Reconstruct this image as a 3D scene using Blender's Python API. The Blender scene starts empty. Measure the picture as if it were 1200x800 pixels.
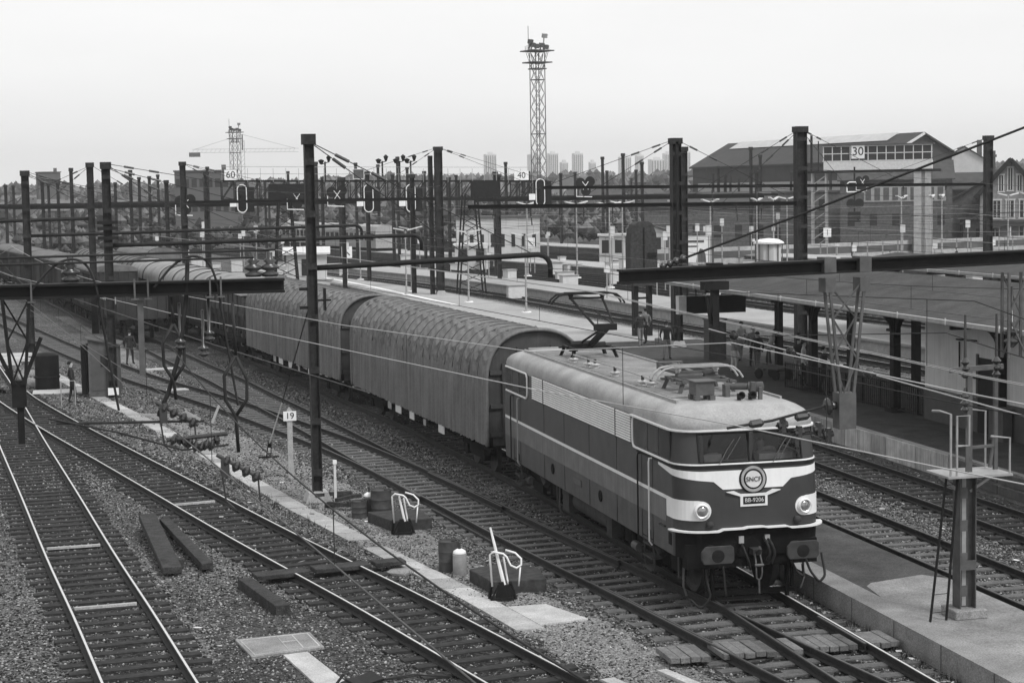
import bpy, math, random
import numpy as np
from mathutils import Vector, Matrix
R = math.radians
random.seed(11); rng = np.random.default_rng(5)
sc = bpy.context.scene
COL = sc.collection

# ------------------------------------------------------------------ camera
cam_d = bpy.data.cameras.new("camera"); cam = bpy.data.objects.new("camera", cam_d); COL.objects.link(cam)
CP = Vector((-12.630, -32.738, 8.108)); YAW, PITCH, ROLL = 0.232377, 0.0821969, -0.0169538
fw = Vector((math.sin(YAW)*math.cos(PITCH), math.cos(YAW)*math.cos(PITCH), -math.sin(PITCH)))
rt = Vector((math.cos(YAW), -math.sin(YAW), 0)); up = rt.cross(fw)
r2 = rt*math.cos(ROLL)+up*math.sin(ROLL); u2 = -rt*math.sin(ROLL)+up*math.cos(ROLL)
m = Matrix((r2, u2, -fw)).transposed().to_4x4(); m.translation = CP
cam.matrix_world = m
cam_d.sensor_width = 36; cam_d.lens = 63.97; cam_d.clip_start = .5; cam_d.clip_end = 20000
sc.camera = cam

# ------------------------------------------------------------------ sky, sun, exposure (overcast, black and white film)
w = bpy.data.worlds.new("World"); sc.world = w; w.use_nodes = True
nt = w.node_tree; nt.nodes.clear()
SUN_EL, SUN_AZ = R(52), R(150)          # azimuth clockwise from +Y
sky = nt.nodes.new("ShaderNodeTexSky"); sky.sky_type = 'NISHITA'; sky.sun_disc = False
sky.sun_elevation = SUN_EL; sky.sun_rotation = SUN_AZ; sky.air_density = 1; sky.dust_density = 4
bw = nt.nodes.new("ShaderNodeRGBToBW")
mul = nt.nodes.new("ShaderNodeMath"); mul.operation = 'MULTIPLY_ADD'
mul.inputs[1].default_value = .22; mul.inputs[2].default_value = 4.35     # cloud deck: mostly even light
bg = nt.nodes.new("ShaderNodeBackground"); bg.inputs[1].default_value = .118
out = nt.nodes.new("ShaderNodeOutputWorld")
tc = nt.nodes.new("ShaderNodeTexCoord"); cl = nt.nodes.new("ShaderNodeTexNoise")
cl.inputs['Scale'].default_value = 2.2; cl.inputs['Detail'].default_value = 7
mp = nt.nodes.new("ShaderNodeMapping"); mp.inputs['Scale'].default_value = (1, 1, 5)
cr = nt.nodes.new("ShaderNodeMapRange"); cr.inputs[1].default_value = .3; cr.inputs[2].default_value = .7; cr.inputs[3].default_value = .93; cr.inputs[4].default_value = 1.05
mul2 = nt.nodes.new("ShaderNodeMath"); mul2.operation = 'MULTIPLY'
L = nt.links.new
L(tc.outputs['Generated'], mp.inputs[0]); L(mp.outputs[0], cl.inputs[0]); L(cl.outputs[0], cr.inputs[0])
L(sky.outputs[0], bw.inputs[0]); L(bw.outputs[0], mul.inputs[0]); L(mul.outputs[0], mul2.inputs[0]); L(cr.outputs[0], mul2.inputs[1])
sx = nt.nodes.new("ShaderNodeSeparateXYZ"); L(tc.outputs['Generated'], sx.inputs[0])      # cloud deck a little brighter towards the horizon
hr = nt.nodes.new("ShaderNodeMapRange"); hr.inputs[1].default_value = 0; hr.inputs[2].default_value = .22; hr.inputs[3].default_value = 1.20; hr.inputs[4].default_value = 1.0; L(sx.outputs[2], hr.inputs[0])
mul3 = nt.nodes.new("ShaderNodeMath"); mul3.operation = 'MULTIPLY'; L(mul2.outputs[0], mul3.inputs[0]); L(hr.outputs[0], mul3.inputs[1])
L(mul3.outputs[0], bg.inputs[0]); L(bg.outputs[0], out.inputs[0])
sl = bpy.data.lights.new("sun", 'SUN'); sl.energy = 1.5; sl.angle = R(16); sl.color = (1, 1, 1)
so = bpy.data.objects.new("sun", sl); COL.objects.link(so)
sd = Vector((math.sin(SUN_AZ)*math.cos(SUN_EL), math.cos(SUN_AZ)*math.cos(SUN_EL), math.sin(SUN_EL)))
so.rotation_euler = sd.to_track_quat('Z', 'Y').to_euler()
sc.view_settings.view_transform = 'Standard'; sc.view_settings.look = 'None'
sc.view_settings.exposure = .66; sc.view_settings.gamma = 1
sc.cycles.max_bounces = 6; sc.cycles.volume_bounces = 0; sc.cycles.use_denoising = True
sc.cycles.transparent_max_bounces = 16

# ------------------------------------------------------------------ materials
def nd(nt, t, **kw):
    n = nt.nodes.new(t)
    for k, v in kw.items(): setattr(n, k, v)
    return n
def mat(name, v, rough=.7, var=.25, scale=3., metal=0., bump=.0, bscale=40., streak=0., streak_v=None, detail=6, spec=.18, grain=0., gscale=32.):
    """grey value v with noise wear, optional vertical rain streaks"""
    m = bpy.data.materials.new(name); m.use_nodes = True
    t = m.node_tree; b = t.nodes['Principled BSDF']
    b.inputs['Roughness'].default_value = rough; b.inputs['Metallic'].default_value = metal
    b.inputs['Specular IOR Level'].default_value = spec
    tc = nd(t, 'ShaderNodeTexCoord')
    n = nd(t, 'ShaderNodeTexNoise'); n.inputs['Scale'].default_value = scale; n.inputs['Detail'].default_value = detail
    n.inputs['Roughness'].default_value = .65
    t.links.new(tc.outputs['Object'], n.inputs[0])
    mr = nd(t, 'ShaderNodeMapRange'); mr.inputs[1].default_value = .28; mr.inputs[2].default_value = .72
    mr.inputs[3].default_value = v*(1-var); mr.inputs[4].default_value = v*(1+var)
    t.links.new(n.outputs[0], mr.inputs[0])
    src = mr.outputs[0]
    if streak:
        mp = nd(t, 'ShaderNodeMapping'); mp.inputs['Scale'].default_value = (9, 9, .35)
        t.links.new(tc.outputs['Object'], mp.inputs[0])
        n2 = nd(t, 'ShaderNodeTexNoise'); n2.inputs['Scale'].default_value = 1.6; n2.inputs['Detail'].default_value = 4
        t.links.new(mp.outputs[0], n2.inputs[0])
        r2_ = nd(t, 'ShaderNodeMapRange'); r2_.inputs[1].default_value = .42; r2_.inputs[2].default_value = .75
        r2_.inputs[3].default_value = 0; r2_.inputs[4].default_value = streak
        t.links.new(n2.outputs[0], r2_.inputs[0])
        mx = nd(t, 'ShaderNodeMix'); mx.data_type = 'FLOAT'
        t.links.new(r2_.outputs[0], mx.inputs[0]); t.links.new(src, mx.inputs[2])
        mx.inputs[3].default_value = v*.4 if streak_v is None else streak_v
        src = mx.outputs[0]
    if grain:
        n4 = nd(t, 'ShaderNodeTexNoise'); n4.inputs['Scale'].default_value = gscale; n4.inputs['Detail'].default_value = 3; n4.inputs['Roughness'].default_value = .7
        t.links.new(tc.outputs['Object'], n4.inputs[0])
        r4 = nd(t, 'ShaderNodeMapRange'); r4.inputs[1].default_value = .3; r4.inputs[2].default_value = .7; r4.inputs[3].default_value = 1-grain; r4.inputs[4].default_value = 1+grain
        t.links.new(n4.outputs[0], r4.inputs[0]); m4 = nd(t, 'ShaderNodeMath', operation='MULTIPLY')
        t.links.new(src, m4.inputs[0]); t.links.new(r4.outputs[0], m4.inputs[1]); src = m4.outputs[0]
    t.links.new(src, b.inputs['Base Color'])
    if bump:
        n3 = nd(t, 'ShaderNodeTexNoise'); n3.inputs['Scale'].default_value = bscale; n3.inputs['Detail'].default_value = 5
        t.links.new(tc.outputs['Object'], n3.inputs[0])
        bp = nd(t, 'ShaderNodeBump'); bp.inputs['Strength'].default_value = bump; bp.inputs['Distance'].default_value = .02
        t.links.new(n3.outputs[0], bp.inputs['Height']); t.links.new(bp.outputs[0], b.inputs['Normal'])
    return m
def ballast_mat(name, lo, hi, cell=16., white=.02, big=.5, bigscale=.25, fine=0.):
    m = bpy.data.materials.new(name); m.use_nodes = True
    t = m.node_tree; b = t.nodes['Principled BSDF']; b.inputs['Roughness'].default_value = .9
    b.inputs['Specular IOR Level'].default_value = .2
    tc = nd(t, 'ShaderNodeTexCoord')
    v = nd(t, 'ShaderNodeTexVoronoi'); v.inputs['Scale'].default_value = cell
    t.links.new(tc.outputs['Object'], v.inputs[0])
    sp = nd(t, 'ShaderNodeSeparateColor'); t.links.new(v.outputs['Color'], sp.inputs[0])
    mr = nd(t, 'ShaderNodeMapRange'); mr.inputs[3].default_value = lo; mr.inputs[4].default_value = hi
    pw = nd(t, 'ShaderNodeMath', operation='POWER'); pw.inputs[1].default_value = 1.6
    t.links.new(sp.outputs[0], pw.inputs[0]); t.links.new(pw.outputs[0], mr.inputs[0])
    wh = nd(t, 'ShaderNodeMath', operation='GREATER_THAN'); wh.inputs[1].default_value = 1-white
    t.links.new(sp.outputs[1], wh.inputs[0])
    mx = nd(t, 'ShaderNodeMix'); mx.data_type = 'FLOAT'; mx.inputs[3].default_value = .38
    t.links.new(wh.outputs[0], mx.inputs[0]); t.links.new(mr.outputs[0], mx.inputs[2])
    n = nd(t, 'ShaderNodeTexNoise'); n.inputs['Scale'].default_value = bigscale; n.inputs['Detail'].default_value = 7; n.inputs['Roughness'].default_value = .62
    t.links.new(tc.outputs['Object'], n.inputs[0])
    m2 = nd(t, 'ShaderNodeMapRange'); m2.inputs[1].default_value = .3; m2.inputs[2].default_value = .7
    m2.inputs[3].default_value = 1-big; m2.inputs[4].default_value = 1+big
    t.links.new(n.outputs[0], m2.inputs[0])
    mm = nd(t, 'ShaderNodeMath', operation='MULTIPLY'); t.links.new(mx.outputs[0], mm.inputs[0]); t.links.new(m2.outputs[0], mm.inputs[1])
    t.links.new(mm.outputs[0], b.inputs['Base Color'])
    bp = nd(t, 'ShaderNodeBump'); bp.inputs['Strength'].default_value = .9; bp.inputs['Distance'].default_value = .035
    bp.invert = True
    t.links.new(v.outputs['Distance'], bp.inputs['Height']); t.links.new(bp.outputs[0], b.inputs['Normal'])
    return m
def island_mat(name, lo, hi, rough=.9, white=0.):
    m = bpy.data.materials.new(name); m.use_nodes = True
    t = m.node_tree; b = t.nodes['Principled BSDF']; b.inputs['Roughness'].default_value = rough
    b.inputs['Specular IOR Level'].default_value = .2
    g = nd(t, 'ShaderNodeNewGeometry')
    pw = nd(t, 'ShaderNodeMath', operation='POWER'); pw.inputs[1].default_value = 2.2
    t.links.new(g.outputs['Random Per Island'], pw.inputs[0])
    mr = nd(t, 'ShaderNodeMapRange'); mr.inputs[3].default_value = lo; mr.inputs[4].default_value = hi
    t.links.new(pw.outputs[0], mr.inputs[0])
    t.links.new(mr.outputs[0], b.inputs['Base Color'])
    return m
def glass_mat(name, v=.02, rough=.06):
    m = bpy.data.materials.new(name); m.use_nodes = True
    b = m.node_tree.nodes['Principled BSDF']; b.inputs['Base Color'].default_value = (v, v, v, 1)
    b.inputs['Roughness'].default_value = rough; b.inputs['Specular IOR Level'].default_value = .22
    t = m.node_tree; tc = nd(t, 'ShaderNodeTexCoord'); n = nd(t, 'ShaderNodeTexNoise'); n.inputs['Scale'].default_value = 2.5
    t.links.new(tc.outputs['Object'], n.inputs[0])
    mr = nd(t, 'ShaderNodeMapRange'); mr.inputs[3].default_value = rough; mr.inputs[4].default_value = rough+.18
    t.links.new(n.outputs[0], mr.inputs[0]); t.links.new(mr.outputs[0], b.inputs['Roughness'])
    return m
M = {}
M['ballast'] = ballast_mat('ballast', .014, .20, 19, .015, .45, .22)
M['dirt'] = ballast_mat('pale_dirt', .10, .36, 30, .03, .35, .6)
M['oily'] = ballast_mat('oil_stained_ballast', .003, .045, 16, .006, .5, .4)
M['verge'] = ballast_mat('dark_verge', .012, .11, 22, .01, .45, .5)
M['stone'] = island_mat('ballast_stone', .012, .40)
M['pale_mix'] = island_mat('mixed_pale_stone', .03, .42)
M['pale_stone'] = island_mat('pale_stone', .10, .55)
M['rail_side'] = mat('rusty_rail', .028, .7, .3, 8)
M['rail_top'] = mat('polished_rail', .70, .32, .08, 5, metal=.55)
M['rail_dull'] = mat('dull_rail_head', .10, .45, .25, 4, metal=.3)
M['sleeper'] = mat('weathered_sleeper', .115, .9, .4, 3, grain=.4, bump=.6, bscale=30)
M['sleeper_dark'] = mat('oily_sleeper', .036, .85, .5, 6, bump=.6, bscale=30)
M['oak'] = mat('tarred_timber', .042, .9, .5, 5, grain=.5, bump=.9, bscale=25)
M['plank'] = mat('crossing_plank', .15, .85, .3, 3, grain=.35, bump=.5, bscale=22)
M['concrete'] = mat('pale_concrete', .40, .85, grain=.3, var=.22, scale=2.2, bump=.3, bscale=60)
M['concrete_mid'] = mat('worn_concrete', .23, .88, .35, 1.2, grain=.4, bump=.5, bscale=50)
def panel_tone(m):
    t = m.node_tree; b = t.nodes['Principled BSDF']; src = b.inputs['Base Color'].links[0].from_socket
    g = nd(t, 'ShaderNodeNewGeometry'); mr = nd(t, 'ShaderNodeMapRange'); mr.inputs[3].default_value = .62; mr.inputs[4].default_value = 1.15
    t.links.new(g.outputs['Random Per Island'], mr.inputs[0]); mm = nd(t, 'ShaderNodeMath', operation='MULTIPLY'); t.links.new(src, mm.inputs[0]); t.links.new(mr.outputs[0], mm.inputs[1]); t.links.new(mm.outputs[0], b.inputs['Base Color']); return m
M['panel'] = mat('platform_edge_panel', .48, .85, .35, 1.5, streak=.55, streak_v=.16, bump=.2)
panel_tone(M['panel']); panel_tone(M['sleeper']); panel_tone(M['sleeper_dark']); panel_tone(M['plank']); panel_tone(M['concrete'])
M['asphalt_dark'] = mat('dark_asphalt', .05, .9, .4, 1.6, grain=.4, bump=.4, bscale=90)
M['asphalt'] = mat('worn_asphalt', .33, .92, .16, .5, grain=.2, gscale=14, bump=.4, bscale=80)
M['asphalt_isl'] = mat('patched_asphalt', .066, .92, .45, .9, grain=.5, bump=.5, bscale=70)
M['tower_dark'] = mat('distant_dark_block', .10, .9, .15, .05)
M['white'] = mat('white_paint', .78, .6, .08, 4)
M['offwhite'] = mat('offwhite_paint', .58, .6, .12, 4)
M['black'] = mat('black_paint', .012, .55, .4, 5)
M['iron'] = mat('black_ironwork', .012, .6, .4, 4)
M['pole'] = mat('dark_steel_pole', .02, .6, .5, 2.5, grain=.3, gscale=10, streak=.5, streak_v=.05)
M['steel'] = mat('grey_steel', .10, .55, .3, 4, metal=.2)
M['steel_pale'] = mat('galvanised_steel', .34, .5, .2, 4, metal=.2)
M['rust'] = mat('rusty_iron', .045, .8, .5, 7, bump=.4)
M['wire_bright'] = mat('bright_contact_wire', .42, .4, .15, 2, metal=.0)
M['wire_dark'] = mat('dark_cable', .025, .6, .3, 2)
M['insul'] = mat('glazed_insulator', .035, .25, .3, 6, spec=.6)
M['insul_pale'] = mat('pale_insulator', .42, .3, .2, 6, spec=.6)
M['loco_up'] = mat('loco_upper_paint', .074, .45, .2, 2.2, streak=.3, streak_v=.10)
M['loco_low'] = mat('loco_lower_paint', .09, .5, .24, 2.2, grain=.1, streak=.5, streak_v=.055)
M['loco_nose'] = mat('loco_nose_paint', .048, .36, .12, 2, streak=.1, streak_v=.07)
M['loco_roof'] = mat('dusty_roof_paint', .33, .7, .25, 1.3, grain=.16, gscale=26, streak=.0, bump=.15, bscale=60)
M['loco_roof_top'] = mat('dusty_roof_walkway', .21, .85, .3, 1.6, grain=.3, gscale=26, bump=.4, bscale=70)
M['band'] = mat('dirty_pale_band', .16, .6, .2, 2, streak=.7, streak_v=.10)
M['band_white'] = mat('clean_white_band', .72, .5, .07, 2, streak=.15, streak_v=.45)
M['louvre'] = mat('louvre_slat', .7, .5, .1, 3)
M['under'] = mat('underframe_grime', .007, .9, .4, 4, bump=.3)
M['under_mid'] = mat('dusty_underframe', .05, .85, .4, 4)
M['glass'] = glass_mat('dark_window_glass')
M['glass_win'] = glass_mat('house_window_glass', .03, .12)
def clear_glass(name):
    m = bpy.data.materials.new(name); m.use_nodes = True; t = m.node_tree; t.nodes.clear()
    tr = nd(t, 'ShaderNodeBsdfTransparent'); tr.inputs[0].default_value = (.7, .7, .7, 1); gl = nd(t, 'ShaderNodeBsdfGlossy'); gl.inputs['Roughness'].default_value = .04
    fr = nd(t, 'ShaderNodeFresnel'); fr.inputs[0].default_value = 1.5; mx = nd(t, 'ShaderNodeMixShader'); o = nd(t, 'ShaderNodeOutputMaterial')
    t.links.new(fr.outputs[0], mx.inputs[0]); t.links.new(tr.outputs[0], mx.inputs[1]); t.links.new(gl.outputs[0], mx.inputs[2]); t.links.new(mx.outputs[0], o.inputs[0]); return m
M['windscreen'] = clear_glass('windscreen_glass')
M['lens'] = mat('headlamp_lens', .30, .08, .3, 14, spec=.8, metal=.5)
M['chrome'] = mat('bright_trim', .8, .3, .06, 5, metal=.3)
M['tarp'] = mat('canvas_tarpaulin', .142, .62, .28, .9, grain=.15, gscale=12, streak=.5, streak_v=.085, bump=.5, bscale=11, spec=.35)
M['tarp_strap'] = mat('tarpaulin_strap', .075, .7, .3, 4)  # darker tarpaulin tone, imitates the shade in the hoop creases
M['wagon_end'] = mat('wagon_end_steel', .06, .8, .35, 2.2, streak=.4, streak_v=.03)
M['wagon'] = mat('wagon_side_planks', .042, .85, .35, 2.0, streak=.6, streak_v=.028)
M['wagon_roof'] = mat('pale_wagon_roof', .13, .75, .35, 1.6, streak=.0)
M['silver_roof'] = mat('silver_wagon_roof', .25, .6, .35, 1.1)
M['canopy_roof'] = mat('canopy_roofing', .058, .9, .35, .8, grain=.3, gscale=14, bump=.4, bscale=20)
M['wall_white'] = mat('rendered_wall', .6, .9, .12, 1.0, streak=.25, streak_v=.25)
M['wall_dark'] = mat('dark_dado', .09, .9, .25, 1.0)
M['brick'] = mat('brickwork', .10, .9, .35, 3.5, bump=.4, bscale=12)
M['brick_pale'] = mat('pale_brickwork', .22, .9, .25, 2.5, bump=.4, bscale=12)
M['render'] = mat('pale_render', .50, .9, .14, .6)
M['slate'] = mat('slate_roof', .06, .8, .3, 1.2, bump=.4, bscale=10)
M['tin'] = mat('corrugated_sheet', .05, .8, .18, .5, streak=.3, streak_v=.05)
M['skylight'] = mat('roof_light_sheet', .46, .5, .15, .6)
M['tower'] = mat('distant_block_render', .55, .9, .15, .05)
M['hill'] = mat('wooded_hillside', .06, 1, .4, .012)
M['leaf'] = island_mat('hill_foliage', .02, .17)
M['weed'] = island_mat('dry_weeds', .03, .16)
M['paper'] = island_mat('litter_paper', .3, .8)
M['rag'] = mat('rubber_hose', .02, .5, .3, 6)
M['skin'] = mat('skin', .42, .6, .1, 8)
M['cloth_dark'] = mat('dark_cloth', .03, .9, .3, 8)
M['cloth_mid'] = mat('grey_cloth', .17, .9, .25, 8)
M['cloth_pale'] = mat('pale_cloth', .42, .9, .12, 8)
M['hair'] = mat('dark_hair', .012, .7, .3, 20)
M['can_pale'] = mat('gas_bottle_paint', .28, .5, .2, 6)
M['can_dark'] = mat('rusty_drum', .06, .7, .35, 5)

# ------------------------------------------------------------------ mesh builder
class MB:
    def __init__(s): s.v = []; s.f = []; s.m = []; s.k = 0
    def add(s, vs, fs, mi=None):
        o = len(s.v); s.v += [tuple(v) for v in vs]
        s.f += [tuple(i+o for i in f) for f in fs]; s.m += [s.k if mi is None else mi]*len(fs); return s
    def mi(s, k): s.k = k; return s
    def box(s, x0, x1, y0, y1, z0, z1, rot=None, at=(0, 0, 0)):
        vs = [(x, y, z) for z in (z0, z1) for y in (y0, y1) for x in (x0, x1)]
        if rot is not None: vs = [tuple(rot @ Vector(v)+Vector(at)) for v in vs]
        elif at != (0, 0, 0): vs = [(a+at[0], b+at[1], c+at[2]) for a, b, c in vs]
        return s.add(vs, [(0, 2, 3, 1), (4, 5, 7, 6), (0, 1, 5, 4), (2, 6, 7, 3), (0, 4, 6, 2), (1, 3, 7, 5)])
    def cbox(s, c, d, rot=None):
        a, b, e = d[0]/2, d[1]/2, d[2]/2
        return s.box(-a, a, -b, b, -e, e, rot, c)
    def bar(s, p, q, a, b=None):
        """square bar from p to q, section a x b"""
        p = Vector(p); q = Vector(q); d = q-p; l = d.length
        if l < 1e-6: return s
        b = a if b is None else b
        rot = d.to_track_quat('Z', 'Y').to_matrix() if abs(d.normalized().z) < .999 else Matrix.Identity(3)
        if abs(d.normalized().z) >= .999 and d.z < 0: p, q = q, p
        return s.box(-a/2, a/2, -b/2, b/2, 0, l, rot, tuple(p))
    def cyl(s, p, q, r, r1=None, n=10, cap=True):
        p = Vector(p); q = Vector(q); d = (q-p); r1 = r if r1 is None else r1
        z = d.normalized(); x = z.orthogonal().normalized(); y = z.cross(x)
        vs = []
        for c, rr in ((p, r), (q, r1)):
            for i in range(n):
                a = 2*math.pi*i/n; vs.append(c+x*math.cos(a)*rr+y*math.sin(a)*rr)
        fs = [(i, (i+1) % n, n+(i+1) % n, n+i) for i in range(n)]
        if cap: fs += [tuple(range(n-1, -1, -1)), tuple(range(n, 2*n))]
        return s.add(vs, fs)
    def tube(s, pts, r, n=6, cap=True):
        pts = [Vector(p) for p in pts]; vs = []; fs = []; N = len(pts)
        ref = None
        for i, p in enumerate(pts):
            t = (pts[min(i+1, N-1)]-pts[max(i-1, 0)]).normalized()
            if ref is None: ref = t.orthogonal().normalized()
            x = (ref-t*ref.dot(t)); x = x.normalized() if x.length > 1e-6 else t.orthogonal().normalized(); ref = x
            y = t.cross(x)
            rr = r[i] if isinstance(r, (list, tuple)) else r
            for j in range(n):
                a = 2*math.pi*j/n; vs.append(p+x*math.cos(a)*rr+y*math.sin(a)*rr)
        for i in range(N-1):
            for j in range(n):
                fs.append((i*n+j, i*n+(j+1) % n, (i+1)*n+(j+1) % n, (i+1)*n+j))
        if cap: fs += [tuple(range(n-1, -1, -1)), tuple(range((N-1)*n, N*n))]
        return s.add(vs, fs)
    def lathe(s, prof, c=(0, 0, 0), n=14, axis=(0, 0, 1), cap=True):
        z = Vector(axis).normalized(); x = z.orthogonal().normalized(); y = z.cross(x); c = Vector(c)
        vs = []; N = len(prof)
        for r, h in prof:
            for j in range(n):
                a = 2*math.pi*j/n; vs.append(c+z*h+x*math.cos(a)*r+y*math.sin(a)*r)
        fs = [(i*n+j, i*n+(j+1) % n, (i+1)*n+(j+1) % n, (i+1)*n+j) for i in range(N-1) for j in range(n)]
        if cap: fs += [tuple(range(n-1, -1, -1)), tuple(range((N-1)*n, N*n))]
        return s.add(vs, fs)
    def prism(s, poly, ax, a, b, o=(0, 0, 0)):
        """poly 2D extruded along axis ax ('x': poly is (y,z); 'y': (x,z); 'z': (x,y)) from a to b"""
        f = {'x': lambda p, t: (t, p[0], p[1]), 'y': lambda p, t: (p[0], t, p[1]), 'z': lambda p, t: (p[0], p[1], t)}[ax]
        n = len(poly)
        vs = [f(p, a) for p in poly]+[f(p, b) for p in poly]
        vs = [(v[0]+o[0], v[1]+o[1], v[2]+o[2]) for v in vs]
        return s.add(vs, [(i, (i+1) % n, n+(i+1) % n, n+i) for i in range(n)]+[tuple(range(n-1, -1, -1)), tuple(range(n, 2*n))])
    def build(s, name, mats, parent=None, smooth=False, bevel=0, recalc=True, auto=None):
        me = bpy.data.meshes.new(name); me.from_pydata(s.v, [], s.f)
        mats = mats if isinstance(mats, (list, tuple)) else [mats]
        for x in mats: me.materials.append(M[x] if isinstance(x, str) else x)
        if len(mats) > 1: me.polygons.foreach_set('material_index', [min(i, len(mats)-1) for i in s.m])
        if recalc:
            import bmesh
            bm = bmesh.new(); bm.from_mesh(me); bmesh.ops.recalc_face_normals(bm, faces=bm.faces); bm.to_mesh(me); bm.free()
        if smooth: me.polygons.foreach_set('use_smooth', [True]*len(me.polygons))
        if auto is not None:
            me.polygons.foreach_set('use_smooth', [True]*len(me.polygons)); me.set_sharp_from_angle(angle=R(auto))
        o = bpy.data.objects.new(name, me); COL.objects.link(o)
        if parent is not None: o.parent = parent
        if bevel:
            bv = o.modifiers.new('bevel', 'BEVEL'); bv.width = bevel; bv.segments = 1; bv.limit_method = 'ANGLE'
        return o
def tag(o, label=None, cat=None, group=None, kind=None):
    if label: o['label'] = label
    if cat: o['category'] = cat
    if group: o['group'] = group
    if kind: o['kind'] = kind
    return o
def thing(name, label, cat, loc=(0, 0, 0), rz=0, group=None):
    o = bpy.data.objects.new(name, None); COL.objects.link(o); o.empty_display_size = .2
    o.location = loc; o.rotation_euler = (0, 0, rz); return tag(o, label, cat, group)
def dup(root, loc, rz=None, label=None, group=None, scale=None):
    r = root.copy(); COL.objects.link(r); r.location = loc
    if rz is not None: r.rotation_euler = (0, 0, rz)
    if label: r['label'] = label
    if group: r['group'] = group
    if scale: r.scale = scale
    for ch in list(root.children):
        c = ch.copy(); COL.objects.link(c); c.parent = r
        for g in ch.children:
            d = g.copy(); COL.objects.link(d); d.parent = c
    return r
def text_mesh(name, s, size, mt, parent, loc, rot, ext=.004, align='CENTER', sx=1):
    c = bpy.data.curves.new('t', 'FONT'); c.body = s; c.size = size; c.extrude = ext; c.align_x = align; c.align_y = 'CENTER'
    o = bpy.data.objects.new('t', c); COL.objects.link(o)
    me = bpy.data.meshes.new_from_object(o.evaluated_get(bpy.context.evaluated_depsgraph_get()))
    bpy.data.objects.remove(o); me.name = name
    me.materials.clear(); me.materials.append(M[mt])
    r = bpy.data.objects.new(name, me); COL.objects.link(r); r.parent = parent; r.location = loc; r.rotation_euler = rot; r.scale = (sx, 1, 1)
    return r
def interp(pts):
    """x(y) through (y,x) points, monotone cubic"""
    pts = sorted(pts); ys = np.array([p[0] for p in pts]); xs = np.array([p[1] for p in pts])
    d = np.diff(xs)/np.diff(ys); mk = np.concatenate([[d[0]], (d[1:]+d[:-1])/2, [d[-1]]])
    def f(y):
        if y <= ys[0]: return float(xs[0]+mk[0]*(y-ys[0]))
        if y >= ys[-1]: return float(xs[-1]+mk[-1]*(y-ys[-1]))
        i = int(np.searchsorted(ys, y))-1; h = ys[i+1]-ys[i]; t = (y-ys[i])/h
        return float((2*t**3-3*t*t+1)*xs[i]+(t**3-2*t*t+t)*h*mk[i]+(-2*t**3+3*t*t)*xs[i+1]+(t**3-t*t)*h*mk[i+1])
    return f
def ribbon(name, fl, fr, ys, z, mt, thick=0, parent=None):
    """sheet between x=fl(y) and x=fr(y); thick makes a slab"""
    b = MB(); n = len(ys)
    vs = []
    for y in ys: vs += [(fl(y), y, z), (fr(y), y, z)]
    fs = [(2*i, 2*i+1, 2*i+3, 2*i+2) for i in range(n-1)]
    if thick:
        o = len(vs); vs += [(x, y, zz-thick) for x, y, zz in vs]
        fs += [(2*i, 2*i+2, o+2*i+2, o+2*i) for i in range(n-1)]+[(2*i+1, o+2*i+1, o+2*i+3, 2*i+3) for i in range(n-1)]
        fs += [(0, o, o+1, 1), (2*n-2, 2*n-1, o+2*n-1, o+2*n-2)]
    b.add(vs, fs); return b.build(name, mt, parent)
def frange(a, b, s):
    n = max(1, int(round((b-a)/s))); return [a+(b-a)*i/n for i in range(n+1)]
GZ = -.21
# ------------------------------------------------------------------ ground
def ground():
    b = MB(); S = 6000
    xs = [-S, -400, -60, -25, 25, 60, 400, S]; ys = [-60, -20, 20, 60, 120, 400, 1200, S+3000]
    for y in ys:
        for x in xs: b.v.append((x, y, GZ))
    n = len(xs)
    for j in range(len(ys)-1):
        for i in range(n-1): b.f.append((j*n+i, j*n+i+1, (j+1)*n+i+1, (j+1)*n+i)); b.m.append(0)
    tag(b.build('ground', 'ballast'), kind='structure')
ground()
# sandy, trodden ground between the walkway and the turnout track
def blob(name, pts, z, mt, seed=1, wob=.25, kind='structure'):
    rnd = random.Random(seed); P = []
    n = len(pts)
    for i in range(n):
        a = Vector(pts[i]); c = Vector(pts[(i+1) % n]); L_ = (c-a).length; k = max(1, int(L_/.5))
        nn = Vector((-(c-a).y, (c-a).x)).normalized()
        for j in range(k):
            q = a.lerp(c, j/k)+nn*rnd.uniform(-wob, wob); P.append((q.x, q.y, z))
    b = MB(); b.add(P, [tuple(range(len(P)))])
    o = b.build(name, mt); return tag(o, kind=kind)
blob('trodden_earth_path', [(-4.7, .9), (-5.2, 4), (-5.9, 7.5), (-6.6, 11), (-7.3, 15), (-8.6, 22), (-9.8, 30), (-11.2, 38), (-10.5, 39), (-8.2, 34), (-7.0, 29),
     (-6.3, 24), (-5.4, 19), (-4.9, 14), (-4.4, 9.5), (-4.0, 5), (-3.1, 1), (-2.7, -2), (-2.2, -4.5), (-1.6, -8), (-3.4, -8), (-4.2, -3.6)], GZ+.012, 'dirt', 3, .18)
blob('trodden_earth_path', [(-9.8, 4.6), (-9.2, 5.2), (-8.4, 3.4), (-7.7, .4), (-7.2, -2.4), (-8.0, -4), (-10.6, -3), (-10.5, .6)], GZ+.012, 'verge', 4, .3)
blob('trodden_earth_path', [(-11.5, 84), (-9.0, 84), (-7.0, 68), (-5.9, 52), (-4.6, 40), (-3.4, 30), (-2.5, 21), (-2.0, 14), (-1.4, 8), (-1.9, 8), (-2.6, 14.5), (-3.1, 21), (-4.6, 36), (-6.5, 52)], GZ+.010, 'verge', 5, .1)
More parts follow.
